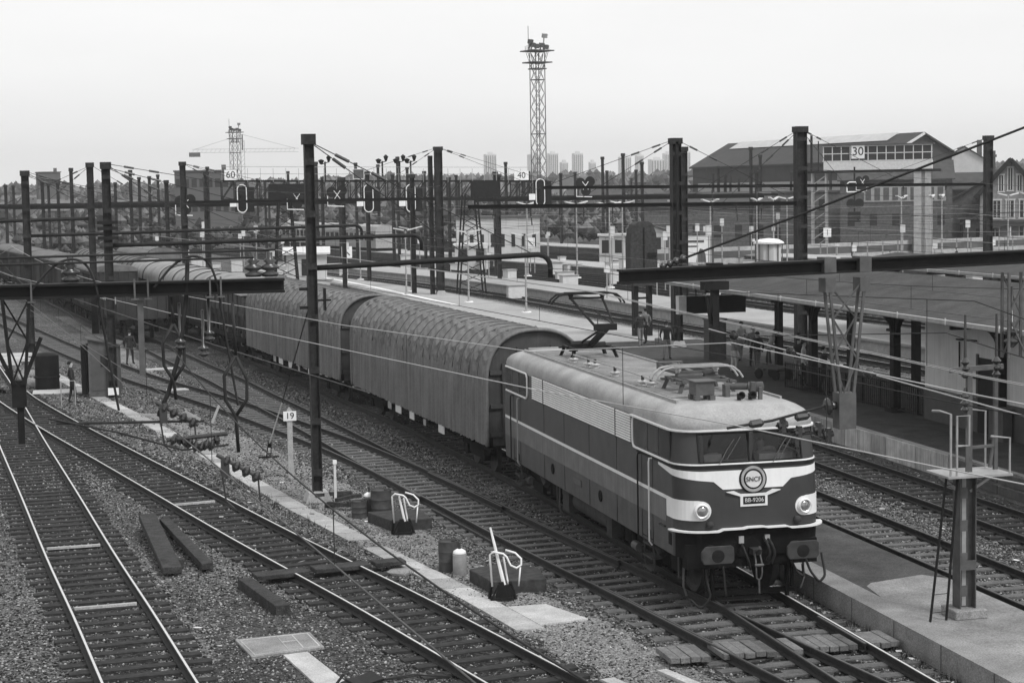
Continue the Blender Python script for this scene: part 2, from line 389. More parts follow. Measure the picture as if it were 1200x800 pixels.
blob('trodden_earth_path', [(-10.9, 62), (-11.9, 78), (-14.5, 100), (-13.6, 100), (-10.9, 76), (-9.9, 62), (-9.2, 54), (-8.6, 47), (-9.3, 46), (-10, 54)], GZ+.012, 'dirt', 6, .12)
def scatter_stones():
    """loose ballast stones over the near track bed: uncountable"""
    base = np.array([(1, 0, -.1), (-.9, .1, 0), (.1, 1, .1), (0, -.95, 0), (.1, 0, .7), (0, 0, -.5)], float)
    F = np.array([(0, 2, 4), (2, 1, 4), (1, 3, 4), (3, 0, 4), (2, 0, 5), (1, 2, 5), (3, 1, 5), (0, 3, 5)])
    def go(name, N, xr, yr, smin, smax, mt, keep=None):
        Y = yr[0]+(yr[1]-yr[0])*rng.random(N)**1.25; X = xr[0]+(xr[1]-xr[0])*rng.random(N)
        if keep is not None:
            k = keep(X, Y); X, Y = X[k], Y[k]; N = len(X)
        sz = smin+(smax-smin)*rng.random(N)**2.2
        V = np.repeat(base[None], N, 0)*(1+.5*(rng.random((N, 6, 3))-.5))*sz[:, None, None]
        a = rng.random(N)*6.283; c, s = np.cos(a), np.sin(a)
        x = V[:, :, 0]*c[:, None]-V[:, :, 1]*s[:, None]+X[:, None]; y = V[:, :, 0]*s[:, None]+V[:, :, 1]*c[:, None]+Y[:, None]
        z = V[:, :, 2]+GZ+.012
        P = np.stack([x, y, z], 2).reshape(-1, 3); FF = (F[None]+6*np.arange(N)[:, None, None]).reshape(-1, 3)
        me = bpy.data.meshes.new(name); me.vertices.add(len(P)); me.vertices.foreach_set('co', P.ravel())
        me.loops.add(FF.size); me.loops.foreach_set('vertex_index', FF.ravel())
        me.polygons.add(len(FF)); me.polygons.foreach_set('loop_start', np.arange(0, FF.size, 3)); me.polygons.foreach_set('loop_total', np.full(len(FF), 3))
        me.update(); me.materials.append(M[mt]); o = bpy.data.objects.new(name, me); COL.objects.link(o)
        tag(o, kind='stuff'); return o
    go('ballast_gravel', 130000, (-16.5, 12.0), (-7.5, 26), .016, .042, 'stone', lambda X, Y: ~((X > 1.4) & (X < 4.3)) & ~(X > 10.6))
    go('ballast_gravel', 50000, (-16.5, 12.0), (20, 60), .025, .06, 'stone', lambda X, Y: ~((X > 1.4) & (X < 4.3)) & ~(X > 10.6))
    go('pale_gravel', 9000, (4.3, 10.7), (-5, 26), .02, .045, 'pale_mix')
    go('pale_gravel', 5000, (-6.2, -2.6), (-6, 20), .018, .04, 'pale_mix', lambda X, Y: np.abs(X+4.9+.12*Y) < .9)
    go('pale_gravel', 900, (-12, 11), (-7.5, 40), .025, .06, 'pale_stone', lambda X, Y: ~((X > 1.4) & (X < 4.3)) & ~(X > 10.6))
scatter_stones()
def weeds_and_litter():
    b = MB(); rnd = random.Random(7)
    spots = [(rnd.uniform(10.2, 10.75), rnd.uniform(2, 40)) for _ in range(150)]+[(rnd.uniform(6.7, 8.0), rnd.uniform(-4, 16)) for _ in range(40)]+[(wl(y)-rnd.uniform(.05, .35), y) for y in [rnd.uniform(2.8, 40) for _ in range(60)]]+[(wl(y)+.55+rnd.uniform(.02, .3), y) for y in [rnd.uniform(2.8, 45) for _ in range(60)]]+[(rnd.uniform(-16.5, -14.8), rnd.uniform(36, 60)) for _ in range(110)]+[(1.3+rnd.uniform(-.15, .1), rnd.uniform(-7, 2)) for _ in range(25)]
    for x, y in spots:
        for k in range(rnd.randint(7, 16)):
            a = rnd.uniform(0, 6.28); l = rnd.uniform(.05, .2); w_ = rnd.uniform(.006, .014); px, py = x+rnd.gauss(0, .07), y+rnd.gauss(0, .07); t = rnd.uniform(.2, .9)
            b.add([(px-w_*math.sin(a), py+w_*math.cos(a), GZ), (px+w_*math.sin(a), py-w_*math.cos(a), GZ), (px+l*t*math.cos(a), py+l*t*math.sin(a), GZ+l)], [(0, 1, 2)])
    tag(b.build('weeds', 'weed', recalc=False), kind='stuff')
    b = MB()
    for _ in range(90):
        x, y = rnd.choice(((rnd.uniform(6.6, 8.3), rnd.uniform(-4, 22)), (rnd.uniform(-12, -2), rnd.uniform(-5, 26)), (rnd.uniform(1.0, 1.4), rnd.uniform(-7, 2)), (rnd.uniform(9.9, 10.7), rnd.uniform(2, 26)))); s = rnd.uniform(.03, .085); r = Matrix.Rotation(rnd.uniform(0, 3), 3, 'Z') @ Matrix.Rotation(rnd.uniform(-.5, .5), 3, 'X')
        b.box(-s, s, -s*.6, s*.6, 0, .008, r, (x, y, GZ+.05))
    tag(b.build('litter', 'paper'), kind='stuff')

# ------------------------------------------------------------------ tracks
T0 = interp([(-30, 0), (-10, 0), (14, 0), (18, -.28), (23, -.6), (30, -1.05), (35, -1.5), (40, -2.0), (46, -2.6), (52, -3.25), (60, -4.05), (70, -5.1), (85, -6.7), (100, -8.4), (130, -12.2), (170, -18)])
T1 = interp([(-30, 1.7), (-15, .35), (-5.26, -.78), (-1.6, -1.22), (1.66, -1.6), (6.8, -2.26), (9.6, -2.57), (14.6, -3.1), (19.5, -3.66), (24, -4.06), (28, -4.4), (35, -5.08), (41.9, -5.82), (48, -6.4),
             (58, -7.6), (68.5, -8.75), (85, -10.6), (100, -12.3), (120, -15.0), (150, -19.6), (180, -25)])
TW = interp([(14, -3.1), (18, -3.52), (21, -3.86), (25.7, -4.55), (30.4, -5.42), (35.9, -6.5), (43.5, -8.2), (49, -9.6), (55.4, -10.95), (70, -13.6), (100, -18.5), (140, -26)])
T2 = interp([(60, -17.35), (58.5, -17.2), (44.8, -15.45), (41.6, -14.9), (33.3, -13.3), (26.9, -11.97), (17.4, -10.0), (11.1, -8.7), (6.1, -7.6), (2.95, -6.9), (-.5, -6.2), (-4, -5.5), (-15, -3.2), (-26, -1.0)])
T3 = interp([(-30, -9.15), (-15, -10.55), (-2.2, -11.73), (2.9, -12.2), (9, -12.8), (18.5, -13.66), (30, -14.72), (45.7, -16.1), (58.5, -17.3), (80, -19.6), (110, -23.5), (160, -31)])
pe = interp([(-40, 10.85), (30, 10.85), (60, 10.85), (94, 9.95), (112, 9.05), (132, 7.2), (160, 3.6)])     # near edge of the main platform
pf = interp([(-40, 19.2), (40, 18.6), (63, 16.9), (78, 15.8), (94, 15.0), (109, 13.9), (132, 10.6), (160, 5.5)])     # its far edge
T4 = lambda y: 5.61-.0*y if y < 45 else 5.61-.00042*(y-45)**2
T5 = lambda y: pe(y)-1.77
T6 = lambda y: pf(y)+1.85
T7 = lambda y: pf(y)+5.5
T8 = lambda y: pf(y)+20.5
T9 = lambda y: pf(y)+24.3
def rail_mesh(f, off, y0, y1, step, sides='rail_side', top='rail_top'):
    prof = [(-.07, -.16), (.07, -.16), (.07, -.145), (.012, -.12), (.012, -.045), (.034, -.035), (.036, -.010), (.021, 0), (-.021, 0), (-.036, -.010), (-.034, -.035), (-.012, -.045), (-.012, -.12), (-.07, -.145)]
    b = MB(); ys = frange(y0, y1, step); n = len(prof); vs = []
    for y in ys:
        dx = (f(y+.05)-f(y-.05))/.1; l = math.hypot(1, dx); nx, ny = 1/l, -dx/l
        for a, z in prof: vs.append((f(y)+nx*(off+a), y+ny*(off+a), z))
    fs = []; ms = []
    for i in range(len(ys)-1):
        for j in range(n):
            fs.append((i*n+j, i*n+(j+1) % n, (i+1)*n+(j+1) % n, (i+1)*n+j)); ms.append(1 if j == 7 else 0)
    b.add(vs, fs); b.m = ms
    b.f += [tuple(range(n)), tuple(range((len(ys)-1)*n, len(ys)*n))]; b.m += [0, 0]
    return b
def track(label, f, y0, y1, step, sl0, sl1, top='rail_top', smat='sleeper', group=None, spacing=.62, nmax=100, rails=(-1, 1), slen=2.5, tops=None):
    t = thing('railway_track', label, 'railway track', (0, 0, 0), 0, group)
    for s in rails:
        tt = tops[0 if s < 0 else 1] if tops else top
        rail_mesh(f, s*.752, y0, y1, step).build('rail', ['rail_side', tt], t)
    ys = frange(sl0, sl1, spacing); me = None; rest = MB()
    near = sorted(ys, key=lambda y: y)[:nmax] if sl1-sl0 > 0 else ys
    for i, y in enumerate(ys):
        dx = (f(y+.05)-f(y-.05))/.1; a = math.atan(-dx)+random.gauss(0, .012); jx = random.gauss(0, .04)
        if i < nmax:
            if me is None:
                b = MB(); b.box(-slen/2, slen/2, -.125, .125, -.31, -.162)
                b.box(-.84, -.66, -.10, .10, -.162, -.150); b.box(.66, .84, -.10, .10, -.162, -.150)
                o = b.build('sleeper', smat, t); me = o.data
            else:
                o = bpy.data.objects.new('sleeper', me); COL.objects.link(o); o.parent = t
            o.location = (f(y)+jx, y+random.gauss(0, .02), random.gauss(0, .006)); o.rotation_euler = (0, random.gauss(0, .004), -a*0+math.atan(-dx)*1+random.gauss(0, .01))
        else:
            rot = Matrix.Rotation(math.atan(-dx), 3, 'Z')
            rest.box(-slen/2, slen/2, -.125, .125, -.31, -.162, rot, (f(y)+jx, y, 0))
    if rest.f: tag(rest.build('sleepers', smat, t), kind='stuff')
    return t
track('track under the electric locomotive and its freight train', T0, -16, 165, 1.5, -14, 60, 'rail_dull', 'sleeper', tops=('rail_dull', 'rail_top'))
track('turnout track joining the locomotive track from its left side', T1, -12, 175, 1.5, -11, 66, 'rail_dull', 'sleeper')
track('track branching off beside the boards of the 19 sign post', TW, 15, 140, 1.5, 23, 84, 'rail_dull', 'sleeper')
track('curved track with bright rails crossed by the timber boards', T2, -16, 57.5, 1.2, -14, 48, 'rail_top', 'sleeper_dark')
track('leftmost straight track with two shining rails and dark sleepers', T3, -16, 158, 1.5, -14, 48, 'rail_top', 'sleeper_dark')
track('track along the low kerb behind the ladder post', T4, -14, 120, 2, -13, 48, 'rail_dull', 'sleeper')
track('track along the pale panel edge of the main platform', T5, -14, 150, 2, -13, 48, 'rail_dull', 'sleeper_dark')
track('track beyond the main platform, nearer of the two', T6, 20, 160, 2, 40, 150, 'rail_top', 'sleeper_dark', nmax=60)
track('track beyond the main platform, farther of the two', T7, 20, 160, 2, 40, 150, 'rail_top', 'sleeper_dark', nmax=60)
for i, off in enumerate((14.6, 18.2, 21.8, 25.0, 36, 40, 44, 48)):
    track('background track lying among the rails beyond the second platform', (lambda y, o=off: pf(y)+o+.12*(o-10)*0), 60, 260, 6, 70, 230, 'rail_dull', 'sleeper_dark', 'background yard tracks', 1.0, 4)
for i, off in enumerate((-4.2, -8.6)):
    track('background track at the far left behind the wooden wagons', (lambda y, o=off: T3(y)+o), 60, 200, 5, 62, 180, 'rail_dull', 'sleeper_dark', 'far left tracks', 1.0, 4)
for i, off in enumerate((4.2, 8.2)):
    track('background track just beyond the freight train', (lambda y, o=off: T0(y)+o), 105, 220, 5, 105, 200, 'rail_top', 'sleeper_dark', 'tracks beyond the train', 1.0, 4)
# turnout details
def bits():
    f = lambda y: T1(y)
    o = rail_mesh(T1, -.69, -2.2, 2.6, .8).build('check_rail', ['rail_side', 'rail_dull'])
    tag(o, 'short check rail lying inside the turnout track opposite the crossing', 'rail')
    o = rail_mesh(T0, .68, -3.2, -1.0, .8).build('check_rail', ['rail_side', 'rail_dull'])
    tag(o, 'short check rail beside the bright right rail in front of the locomotive', 'rail')
    o = rail_mesh(T1, .69, 5, 12, .8).build('point_rail', ['rail_side', 'rail_dull'])
    tag(o, 'long switch blade against the turnout rail beside the white levers', 'rail')
    o = rail_mesh(T1, .66, 12.6, 19, .8).build('point_rail', ['rail_side', 'rail_dull'])
    tag(o, 'loose blade rail between the rails near the tall dark mast', 'rail')
    b = MB()
    for y0, y1 in ((8.2, 12.5),): b.bar((-3.9, y1+1, -.13), (-3.35, y0, -.13), .06)
    tag(b.build('point_rod', 'rust'), 'rusty point rod lying beside the turnout rail', 'rod')
bits()
# board crossing in front of the locomotive
c = thing('board_crossing', 'grey plank crossing laid over the rails in front of the locomotive', 'crossing')
def planks(x0, x1, y0, y1, n, z=-.02, sk=.12):
    b = MB(); wv = (x1-x0)/n
    for i in range(n):
        a = x0+i*wv; dz = random.gauss(0, .006)
        b.box(a+.008, a+wv-.008, y0+random.gauss(0, .02), y1+random.gauss(0, .02), z-.10+dz, z+dz)
    return b
for seg in ((-2.9, -2.15, 4), (-1.92, -.92, 5), (-.62, -.42, 1), (-.30, .62, 5), (.86, 1.42, 3)):
    planks(seg[0], seg[1], -3.15, -2.3, seg[2]).build('deck', 'plank', c, bevel=.006)
# ------------------------------------------------------------------ walkway and slabs
wl = interp([(49.2, -13.1), (33.4, -10.3), (25.4, -9.0), (15.9, -7.6), (10.8, -6.68), (6.7, -5.9), (3.2, -5.25), (.5, -4.86)])
def walkway():
    b = MB(); ys = frange(.3, 60, 1.0)
    for i in range(len(ys)-1):
        y0, y1 = ys[i]+.006, ys[i+1]-.006; dz = random.gauss(0, .006)
        for_y = [(wl(y0), y0), (wl(y0)+.56, y0), (wl(y1)+.56, y1), (wl(y1), y1)]
        if 8.4 < y0 < 10.2: dz = -.05
        o = len(b.v); b.v += [(x, y, GZ+.035+dz) for x, y in for_y]+[(x, y, GZ-.05) for x, y in for_y]
        b.f += [(o, o+1, o+2, o+3), (o, o+4, o+5, o+1), (o+1, o+5, o+6, o+2), (o+2, o+6, o+7, o+3), (o+3, o+7, o+4, o)]; b.m += [0]*5
    tag(b.build('walkway_path', 'concrete'), kind='structure')
walkway(); weeds_and_litter()
for f_, y0, y1 in ((T0, -12, 60), (T1, -12, 60), (T2, -12, 50), (T3, -12, 55), (T5, -12, 45)):
    tag(ribbon('oil_stain_path', lambda y, f=f_: f(y)-.34+.12*math.sin(y*.7)+.05*math.sin(y*2.3), lambda y, f=f_: f(y)+.34+.1*math.sin(y*.9+1)+.05*math.sin(y*3), frange(y0, y1, .4), GZ+.02, 'oily'), kind='structure')
def slab(name, label, pts, z, mt, th=.06, joints=0):
    b = MB(); n = len(pts); b.add([(x, y, z) for x, y in pts]+[(x, y, z-th) for x, y in pts], [tuple(range(n)), tuple(range(2*n-1, n-1, -1))]+[(i, n+i, n+(i+1) % n, (i+1) % n) for i in range(n)])
    return tag(b.build(name, mt, bevel=.004), label, 'slab')
slab('concrete_slab', 'wide pale slab ending the walkway near the white lever', [(-4.3, .55), (-3.28, .75), (-3.75, 2.2), (-4.55, 2.2)], GZ+.05, 'concrete')
slab('concrete_slab', 'bright slab edge lying below the plank crossing', [(-3.2, -3.35), (-3.02, -3.3), (-2.35, -5.9), (-2.6, -5.95)], GZ+.07, 'concrete')
slab('concrete_slab', 'narrow pale slab strip at the bottom edge beside the curved track', [(-4.28, -3.55), (-4.02, -3.5), (-3.2, -6.8), (-3.5, -6.8)], GZ+.05, 'concrete')
slab('concrete_slab', 'small broken slab beside the timber boards of the curved track', [(-6.35, 6.2), (-6.0, 5.9), (-5.55, 6.35), (-5.95, 7.0)], GZ+.05, 'concrete_mid')
sl_ = thing('cable_pit_cover', 'flat concrete pit cover with framed panels near the bottom left', 'pit cover', (-9.25, .45, GZ))
bb = MB(); bb.prism([(-.80, .62), (-.62, -.78), (.74, -.42), (.62, .80)], 'z', -.05, .06); bb.build('cover', 'concrete_mid', sl_, bevel=.006)
bb = MB()
for p, q in (((-.72, .52), (-.55, -.66)), ((-.55, -.66), (.66, -.34)), ((.66, -.34), (.55, .70)), ((.55, .70), (-.72, .52)), ((-.02, .62), (.08, -.5)), ((.26, .66), (.36, -.42)), ((.02, .15), (.3, .2))):
    bb.bar((*p, .061), (*q, .061), .022, .012)
bb.build('frame', 'concrete', sl_)
slab('concrete_slab', 'narrow cable duct cover running down from the pit cover', [(-9.3, -.3), (-8.85, -.2), (-8.15, -4.3), (-8.7, -4.4)], GZ+.05, 'concrete')
# ------------------------------------------------------------------ low island between locomotive track and next track
def island():
    ys = frange(-7.0, 34, 1.2)
    kl, kr, fr = (lambda y: T0(y)+1.46), (lambda y: T0(y)+2.0), (lambda y: 4.12)
    t = thing('kerbed_island', 'low kerbed island with patched asphalt beside the locomotive', 'platform')
    ribbon('kerb', kl, kr, ys, .25, 'concrete_mid', .55, t)
    ribbon('asphalt', lambda y: kr(y)+.004, fr, ys, .232, 'asphalt_isl', .5, t)
    b = MB(); P = [(2.01, -6.96), (4.1, -6.96), (4.1, .2), (3.75, .75), (3.1, .55), (2.45, .35), (2.25, .1), (2.1, -.9), (2.01, -2)]
    b.add([(x, y, .237) for x, y in P], [tuple(range(len(P)))]); b.build('concrete_patch', 'concrete_mid', t)
    b = MB(); b.box(1.46, 4.1, -7.12, -7.0, -.28, .25); b.build('end_wall', 'concrete_mid', t)
    b = MB()
    for y in frange(-6.5, 3, 2.0): b.box(T0(y)+1.452, T0(y)+1.458, y-.01, y+.01, -.2, .24)
    b.build('joint', 'wall_dark', t)
island()
slab('concrete_slab', 'pale stepping slab just below the end of the kerbed island', [(2.0, -8.6), (3.6, -8.6), (3.6, -7.3), (2.0, -7.3)], GZ+.05, 'concrete')
# ------------------------------------------------------------------ main platform
def platform():
    ys = frange(-20, 54, 1.5); ys2 = frange(54, 158, 2.0)
    p = thing('main_platform', 'long asphalt platform with pale edge panels behind the locomotive', 'platform')
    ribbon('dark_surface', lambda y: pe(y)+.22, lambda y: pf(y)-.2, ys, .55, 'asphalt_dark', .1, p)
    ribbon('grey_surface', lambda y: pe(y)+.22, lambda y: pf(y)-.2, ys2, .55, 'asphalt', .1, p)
    for q, (fa, fb) in enumerate(((lambda y: pe(y), lambda y: pe(y)+.21), (lambda y: pf(y)-.19, lambda y: pf(y)))):
        ribbon('edge', fa, fb, frange(-20, 158, 2), .56, 'concrete_mid', .8, p)
    # facing panels
    b = MB()
    for y in frange(13.6, 60, 1.0)[:-1]: b.box(10.80, 10.848, y+.02, y+.98, -.12, .548)
    b.build('edge_panel', 'panel', p)
    b = MB()
    for y in frange(-16, 13, 2.2)[:-1]:
        b.box(10.81, 10.848, y+.03, y+2.17, -.1, .12); b.box(10.80, 10.848, y+.03, y+2.17, .2, .5)
    b.build('old_edge_wall', 'brick', p)
platform()
g_ = blob('weedy_verge', [(10.3, -8), (10.75, -8), (10.75, 40), (10.25, 40), (10.35, 20)], GZ+.05, 'verge', 8, .06)
# white safety line on the far part of the platform
yl = MB(); 
ws = interp([(88, 11.75), (104, 10.95), (119, 10.1), (148, 7.6)])
o = ribbon('white_platform_line', lambda y: ws(y)-.22, lambda y: ws(y)+.22, frange(87, 150, 3), .585, 'white', .03)
tag(o, kind='structure')
# second platform and third platform
def plat2(name, label, fa, fb, y0, y1, top, mt, side):
    p = thing(name, label, 'platform')
    ribbon('surface', fa, fb, frange(y0, y1, 4), top, mt, .12, p)
    ribbon('edge_wall', lambda y: fa(y)+.15, lambda y: fa(y)+.35, frange(y0, y1, 4), top-.121, side, .8, p)
    return p
plat2('second_platform', 'pale second platform across the two tracks beyond the main platform', lambda y: pf(y)+7.6, lambda y: pf(y)+12.6, 25, 168, .5, 'asphalt', 'concrete')
plat2('third_platform', 'far third platform with a dark undercut edge', lambda y: pf(y)+27, lambda y: pf(y)+33, 60, 235, .6, 'concrete', 'wall_dark')
plat2('fourth_platform', 'farthest pale platform in front of the signal cabin', lambda y: pf(y)+51, lambda y: pf(y)+57, 60, 260, .8, 'concrete', 'wall_dark')
# ------------------------------------------------------------------ locomotive (front at y=0, axis x=0)
LV = [(.93, 1.475, .42, .50, .05), (1.50, 1.484, .37, .52, .06), (2.0, 1.484, .38, .52, .06), (2.72, 1.482, .46, .52, .07), (3.36, 1.455, .62, .50, .08)]
def lev(z):
    z = max(LV[0][0], min(LV[-1][0], z))
    for a, b in zip(LV, LV[1:]):
        if z <= b[0]:
            t = (z-a[0])/(b[0]-a[0]); return [a[i]+(b[i]-a[i])*t for i in range(1, 5)]
def half(hx, yf, rc, bow, k=7):
    """right half outline from front centre to mid-length"""
    P = [(x, yf+bow*(x/hx)**2) for x in [ (hx-rc)*i/6 for i in range(7)]]
    yc = yf+bow*((hx-rc)/hx)**2+rc
    P += [(hx-rc+rc*math.sin(a), yc-rc*math.cos(a)) for a in [math.pi/2*i/k for i in range(1, k+1)]]
    P += [(hx, 8.1)]
    return P
def ring(hx, yf, rc, bow):
    h = half(hx, yf, rc, bow)
    r = h+[(x, 16.2-y) for x, y in h[-2::-1]]
    l = [(-x, y) for x, y in r[-2:0:-1]]
    return r+l
def PS(s, z, off=0.):
    h = half(*lev(z)); sg = 1 if s >= 0 else -1; q = abs(s); acc = 0
    for a, b in zip(h, h[1:]):
        d = math.hypot(b[0]-a[0], b[1]-a[1])
        if q <= acc+d or b is h[-1]:
            t = (q-acc)/d; nx, ny = (b[1]-a[1])/d, -(b[0]-a[0])/d
            return (sg*(a[0]+(b[0]-a[0])*t+nx*off), a[1]+(b[1]-a[1])*t+ny*off, z)
        acc += d
def S_of_y(y, z=2.4):
    h = half(*lev(z)); return sum(math.hypot(b[0]-a[0], b[1]-a[1]) for a, b in zip(h[:-2], h[1:-1]))+(y-h[-2][1])
loco = thing('electric_locomotive', 'electric locomotive with white winged nose and louvred side, heading the freight train', 'locomotive')
def loft(levels, closed_top=True, mi=None):
    b = MB(); n = len(ring(*levels[0][1:])); 
    for z, *p in levels: b.v += [(x, y, z) for x, y in ring(*p)]
    for i in range(len(levels)-1):
        for j in range(n):
            b.f.append((i*n+j, i*n+(j+1) % n, (i+1)*n+(j+1) % n, (i+1)*n+j)); b.m.append(mi(i, j, n) if mi else 0)
    if closed_top: b.f.append(tuple(range((len(levels)-1)*n, len(levels)*n))); b.m.append(2 if mi else 0)
    return b
NH = 15
def body_mi(i, j, n):
    front = j < NH-2 or j > n-NH+1
    return 2 if front and i >= 1 else (1 if i < 2 else 0)
fine = [(z, *lev(z)) for z in (.93, 1.5, 1.54, 2.04, 2.4, 2.72, 2.80, 3.33, 3.36)]
lb = loft(fine, True, lambda i, j, n: (3 if i < 1 and (j < NH-3 or j > n-NH+2) else (2 if (j < NH-2 or j > n-NH+1) else (1 if i < 3 else 0))))
nring = len(ring(*fine[0][1:])); keep = [k for k in range(len(lb.f)) if not (k//nring == 6 and (k % nring < 6 or k % nring >= nring-6))]     # windscreen opening
lb.f = [lb.f[k] for k in keep]; lb.m = [lb.m[k] for k in keep]
o = lb.build('body', ['loco_up', 'loco_low', 'loco_nose', 'under'], loco, auto=35)
b = MB(); b.box(-1.4, 1.4, 2.55, 2.6, 1.3, 3.34); b.box(-.35, .35, 2.52, 2.55, 1.35, 3.2); b.build('cab_bulkhead', 'steel', loco)
b = MB(); b.box(-1.3, 1.3, .75, 1.25, 2.45, 2.72); b.box(.3, 1.0, .85, 1.2, 2.72, 2.86); b.box(-.9, -.5, .8, 1.1, 2.72, 2.9); b.cyl((.62, 1.28, 2.8), (.62, 1.32, 2.86), .2, n=16); b.build('driving_desk', 'steel_pale', loco)
b = MB(); b.box(-.04, .04, .505, .60, 2.78, 3.36); b.build('centre_pillar', 'loco_nose', loco)
rl = [(3.36, 1.455, .62, .50, .08), (3.43, 1.47, .575, .50, .08), (3.50, 1.47, .57, .50, .08), (3.60, 1.45, .60, .52, .1), (3.69, 1.39, .70, .56, .12), (3.76, 1.30, .86, .58, .14), (3.81, 1.19, 1.04, .6, .16), (3.838, 1.06, 1.25, .6, .18), (3.85, .9, 1.5, .6, .2)]
roof = loft(rl).build('roof', ['loco_roof'], loco, auto=50)
b = MB(); b.box(-.98, .98, 2.4, 13.8, 3.80, 3.862); rt_ = b.build('walkway', 'loco_roof_top', roof)
b = MB()
for s in (-1, 1): b.bar((s*1.10, 1.7, 3.855), (s*1.10, 14.5, 3.855), .045, .06)
b.bar((-.9, 14.9, 3.86), (.9, 14.9, 3.86), .05); b.build('roof_lip', 'steel_pale', roof)
def strip(b, ss, zlo, zhi, off, mi=0):
    """decal strip of real thickness following the body"""
    o = len(b.v); n = len(ss)
    for s in ss:
        a, c = (zlo(s), zhi(s)) if callable(zlo) else (zlo, zhi)
        b.v += [PS(s, a, off), PS(s, c, off), PS(s, a, -.004), PS(s, c, -.004)]
    for i in range(n-1):
        q = o+4*i
        b.f += [(q, q+4, q+5, q+1), (q+1, q+5, q+7, q+3), (q+2, q+6, q+4, q)]; b.m += [mi]*3
    b.f += [(o, o+1, o+3, o+2), (q+4, q+6, q+7, q+5)]; b.m += [mi]*2
s0 = S_of_y(.95); SL = S_of_y(15.2)
side_s = lambda a, c, sg: [sg*x for x in frange(S_of_y(a), S_of_y(c), 1.0)]
# pale side bands and their white top line
b = MB(); c = MB()
def yss(a, e): return frange(S_of_y(a), S_of_y(e), .5)
for sg in (-1, 1):
    # left side runs to mid-length only in PS, so build sides explicitly
    X = sg*1.484
    for (z0, z1, off, tgt) in ((1.54, 2.0, .006, b), (2.0, 2.065, .010, c)):
        x0, x1 = sorted((sg*1.478, sg*(1.486+off)))
        tgt.box(x0, x1, 1.30, 15.25, z0, z1)
b.build('side_band', 'band', loco); c.build('white_line', 'band_white', loco)
for sg in (-1, 1):
    b = MB()
    zl = lambda s: 1.68+(0 if abs(s) < 1.3 else 0)
    ss = [sg*x for x in frange(.92, S_of_y(1.32), .09)]
    def zlo(s):
        q = abs(s); r = .19; d = 1.06-q
        return 1.865-(.19 if d < 0 else math.sqrt(max(0, r*r-d*d)))
    def zhi(s):
        q = abs(s); r = .19; d = 1.06-q
        return 1.865+(.2 if d < 0 else math.sqrt(max(0, r*r-d*d)))
    ss = [sg*x for x in [.872, .88, .90, .93, .97, 1.01, 1.06]+frange(1.12, S_of_y(1.31), .08)]
    strip(b, ss, zlo, zhi, .014)
    b.build('headlight_band', 'band_white', loco)
# white wing on the nose
def wlo(s):
    q = abs(s)
    if q < .62: return 2.265
    if q < .80: return 2.265+(q-.62)/.18*.155
    return 2.42+(q-.80)/(S_of_y(1.75)-.80)*.20
def whi(s):
    q = abs(s); return 2.625 if q < 1.0 else 2.625+.03*(q-1)
b = MB(); e = S_of_y(1.75); ss = sorted([x*sg for sg in (-1, 1) for x in [.0001, .3, .62, .68, .74, .80, 1.0, 1.15, 1.3, 1.4, 1.5, 1.6, 1.7, 1.8, 1.9, 2.1, e-.15, e]])
strip(b, ss, wlo, whi, .012); b.build('nose_wing', 'band_white', loco)
# white gutter and sill lines round each cab, dark line under the sill
def wrapline(zc, h, off, y_end, mats, name, parent):
    b = MB(); e = S_of_y(y_end)
    ss = [x for x in frange(-e, e, .12)]
    strip(b, ss, zc-h/2, zc+h/2, off); return b.build(name, mats, parent)
wrapline(2.755, .028, .018, 3.45, 'band_white', 'sill_line', loco)
wrapline(2.70, .06, .012, 3.2, 'black', 'sill_gap', loco)
b = MB()
for y0 in (0,):
    e = S_of_y(3.4); ss = frange(-e, e, .12)
    o_ = len(b.v)
    for s in ss:
        x, y, z = PS(s, 3.36, .075); b.v += [(x, y, 3.385), (x, y, 3.42)]; x, y, z = PS(s, 3.36, -.01); b.v += [(x, y, 3.385), (x, y, 3.42)]
    for i in range(len(ss)-1):
        q = o_+4*i; b.f += [(q, q+4, q+5, q+1), (q+1, q+5, q+7, q+3), (q+2, q+6, q+4, q)]; b.m += [0]*3
b.build('gutter_line', 'band_white', loco)
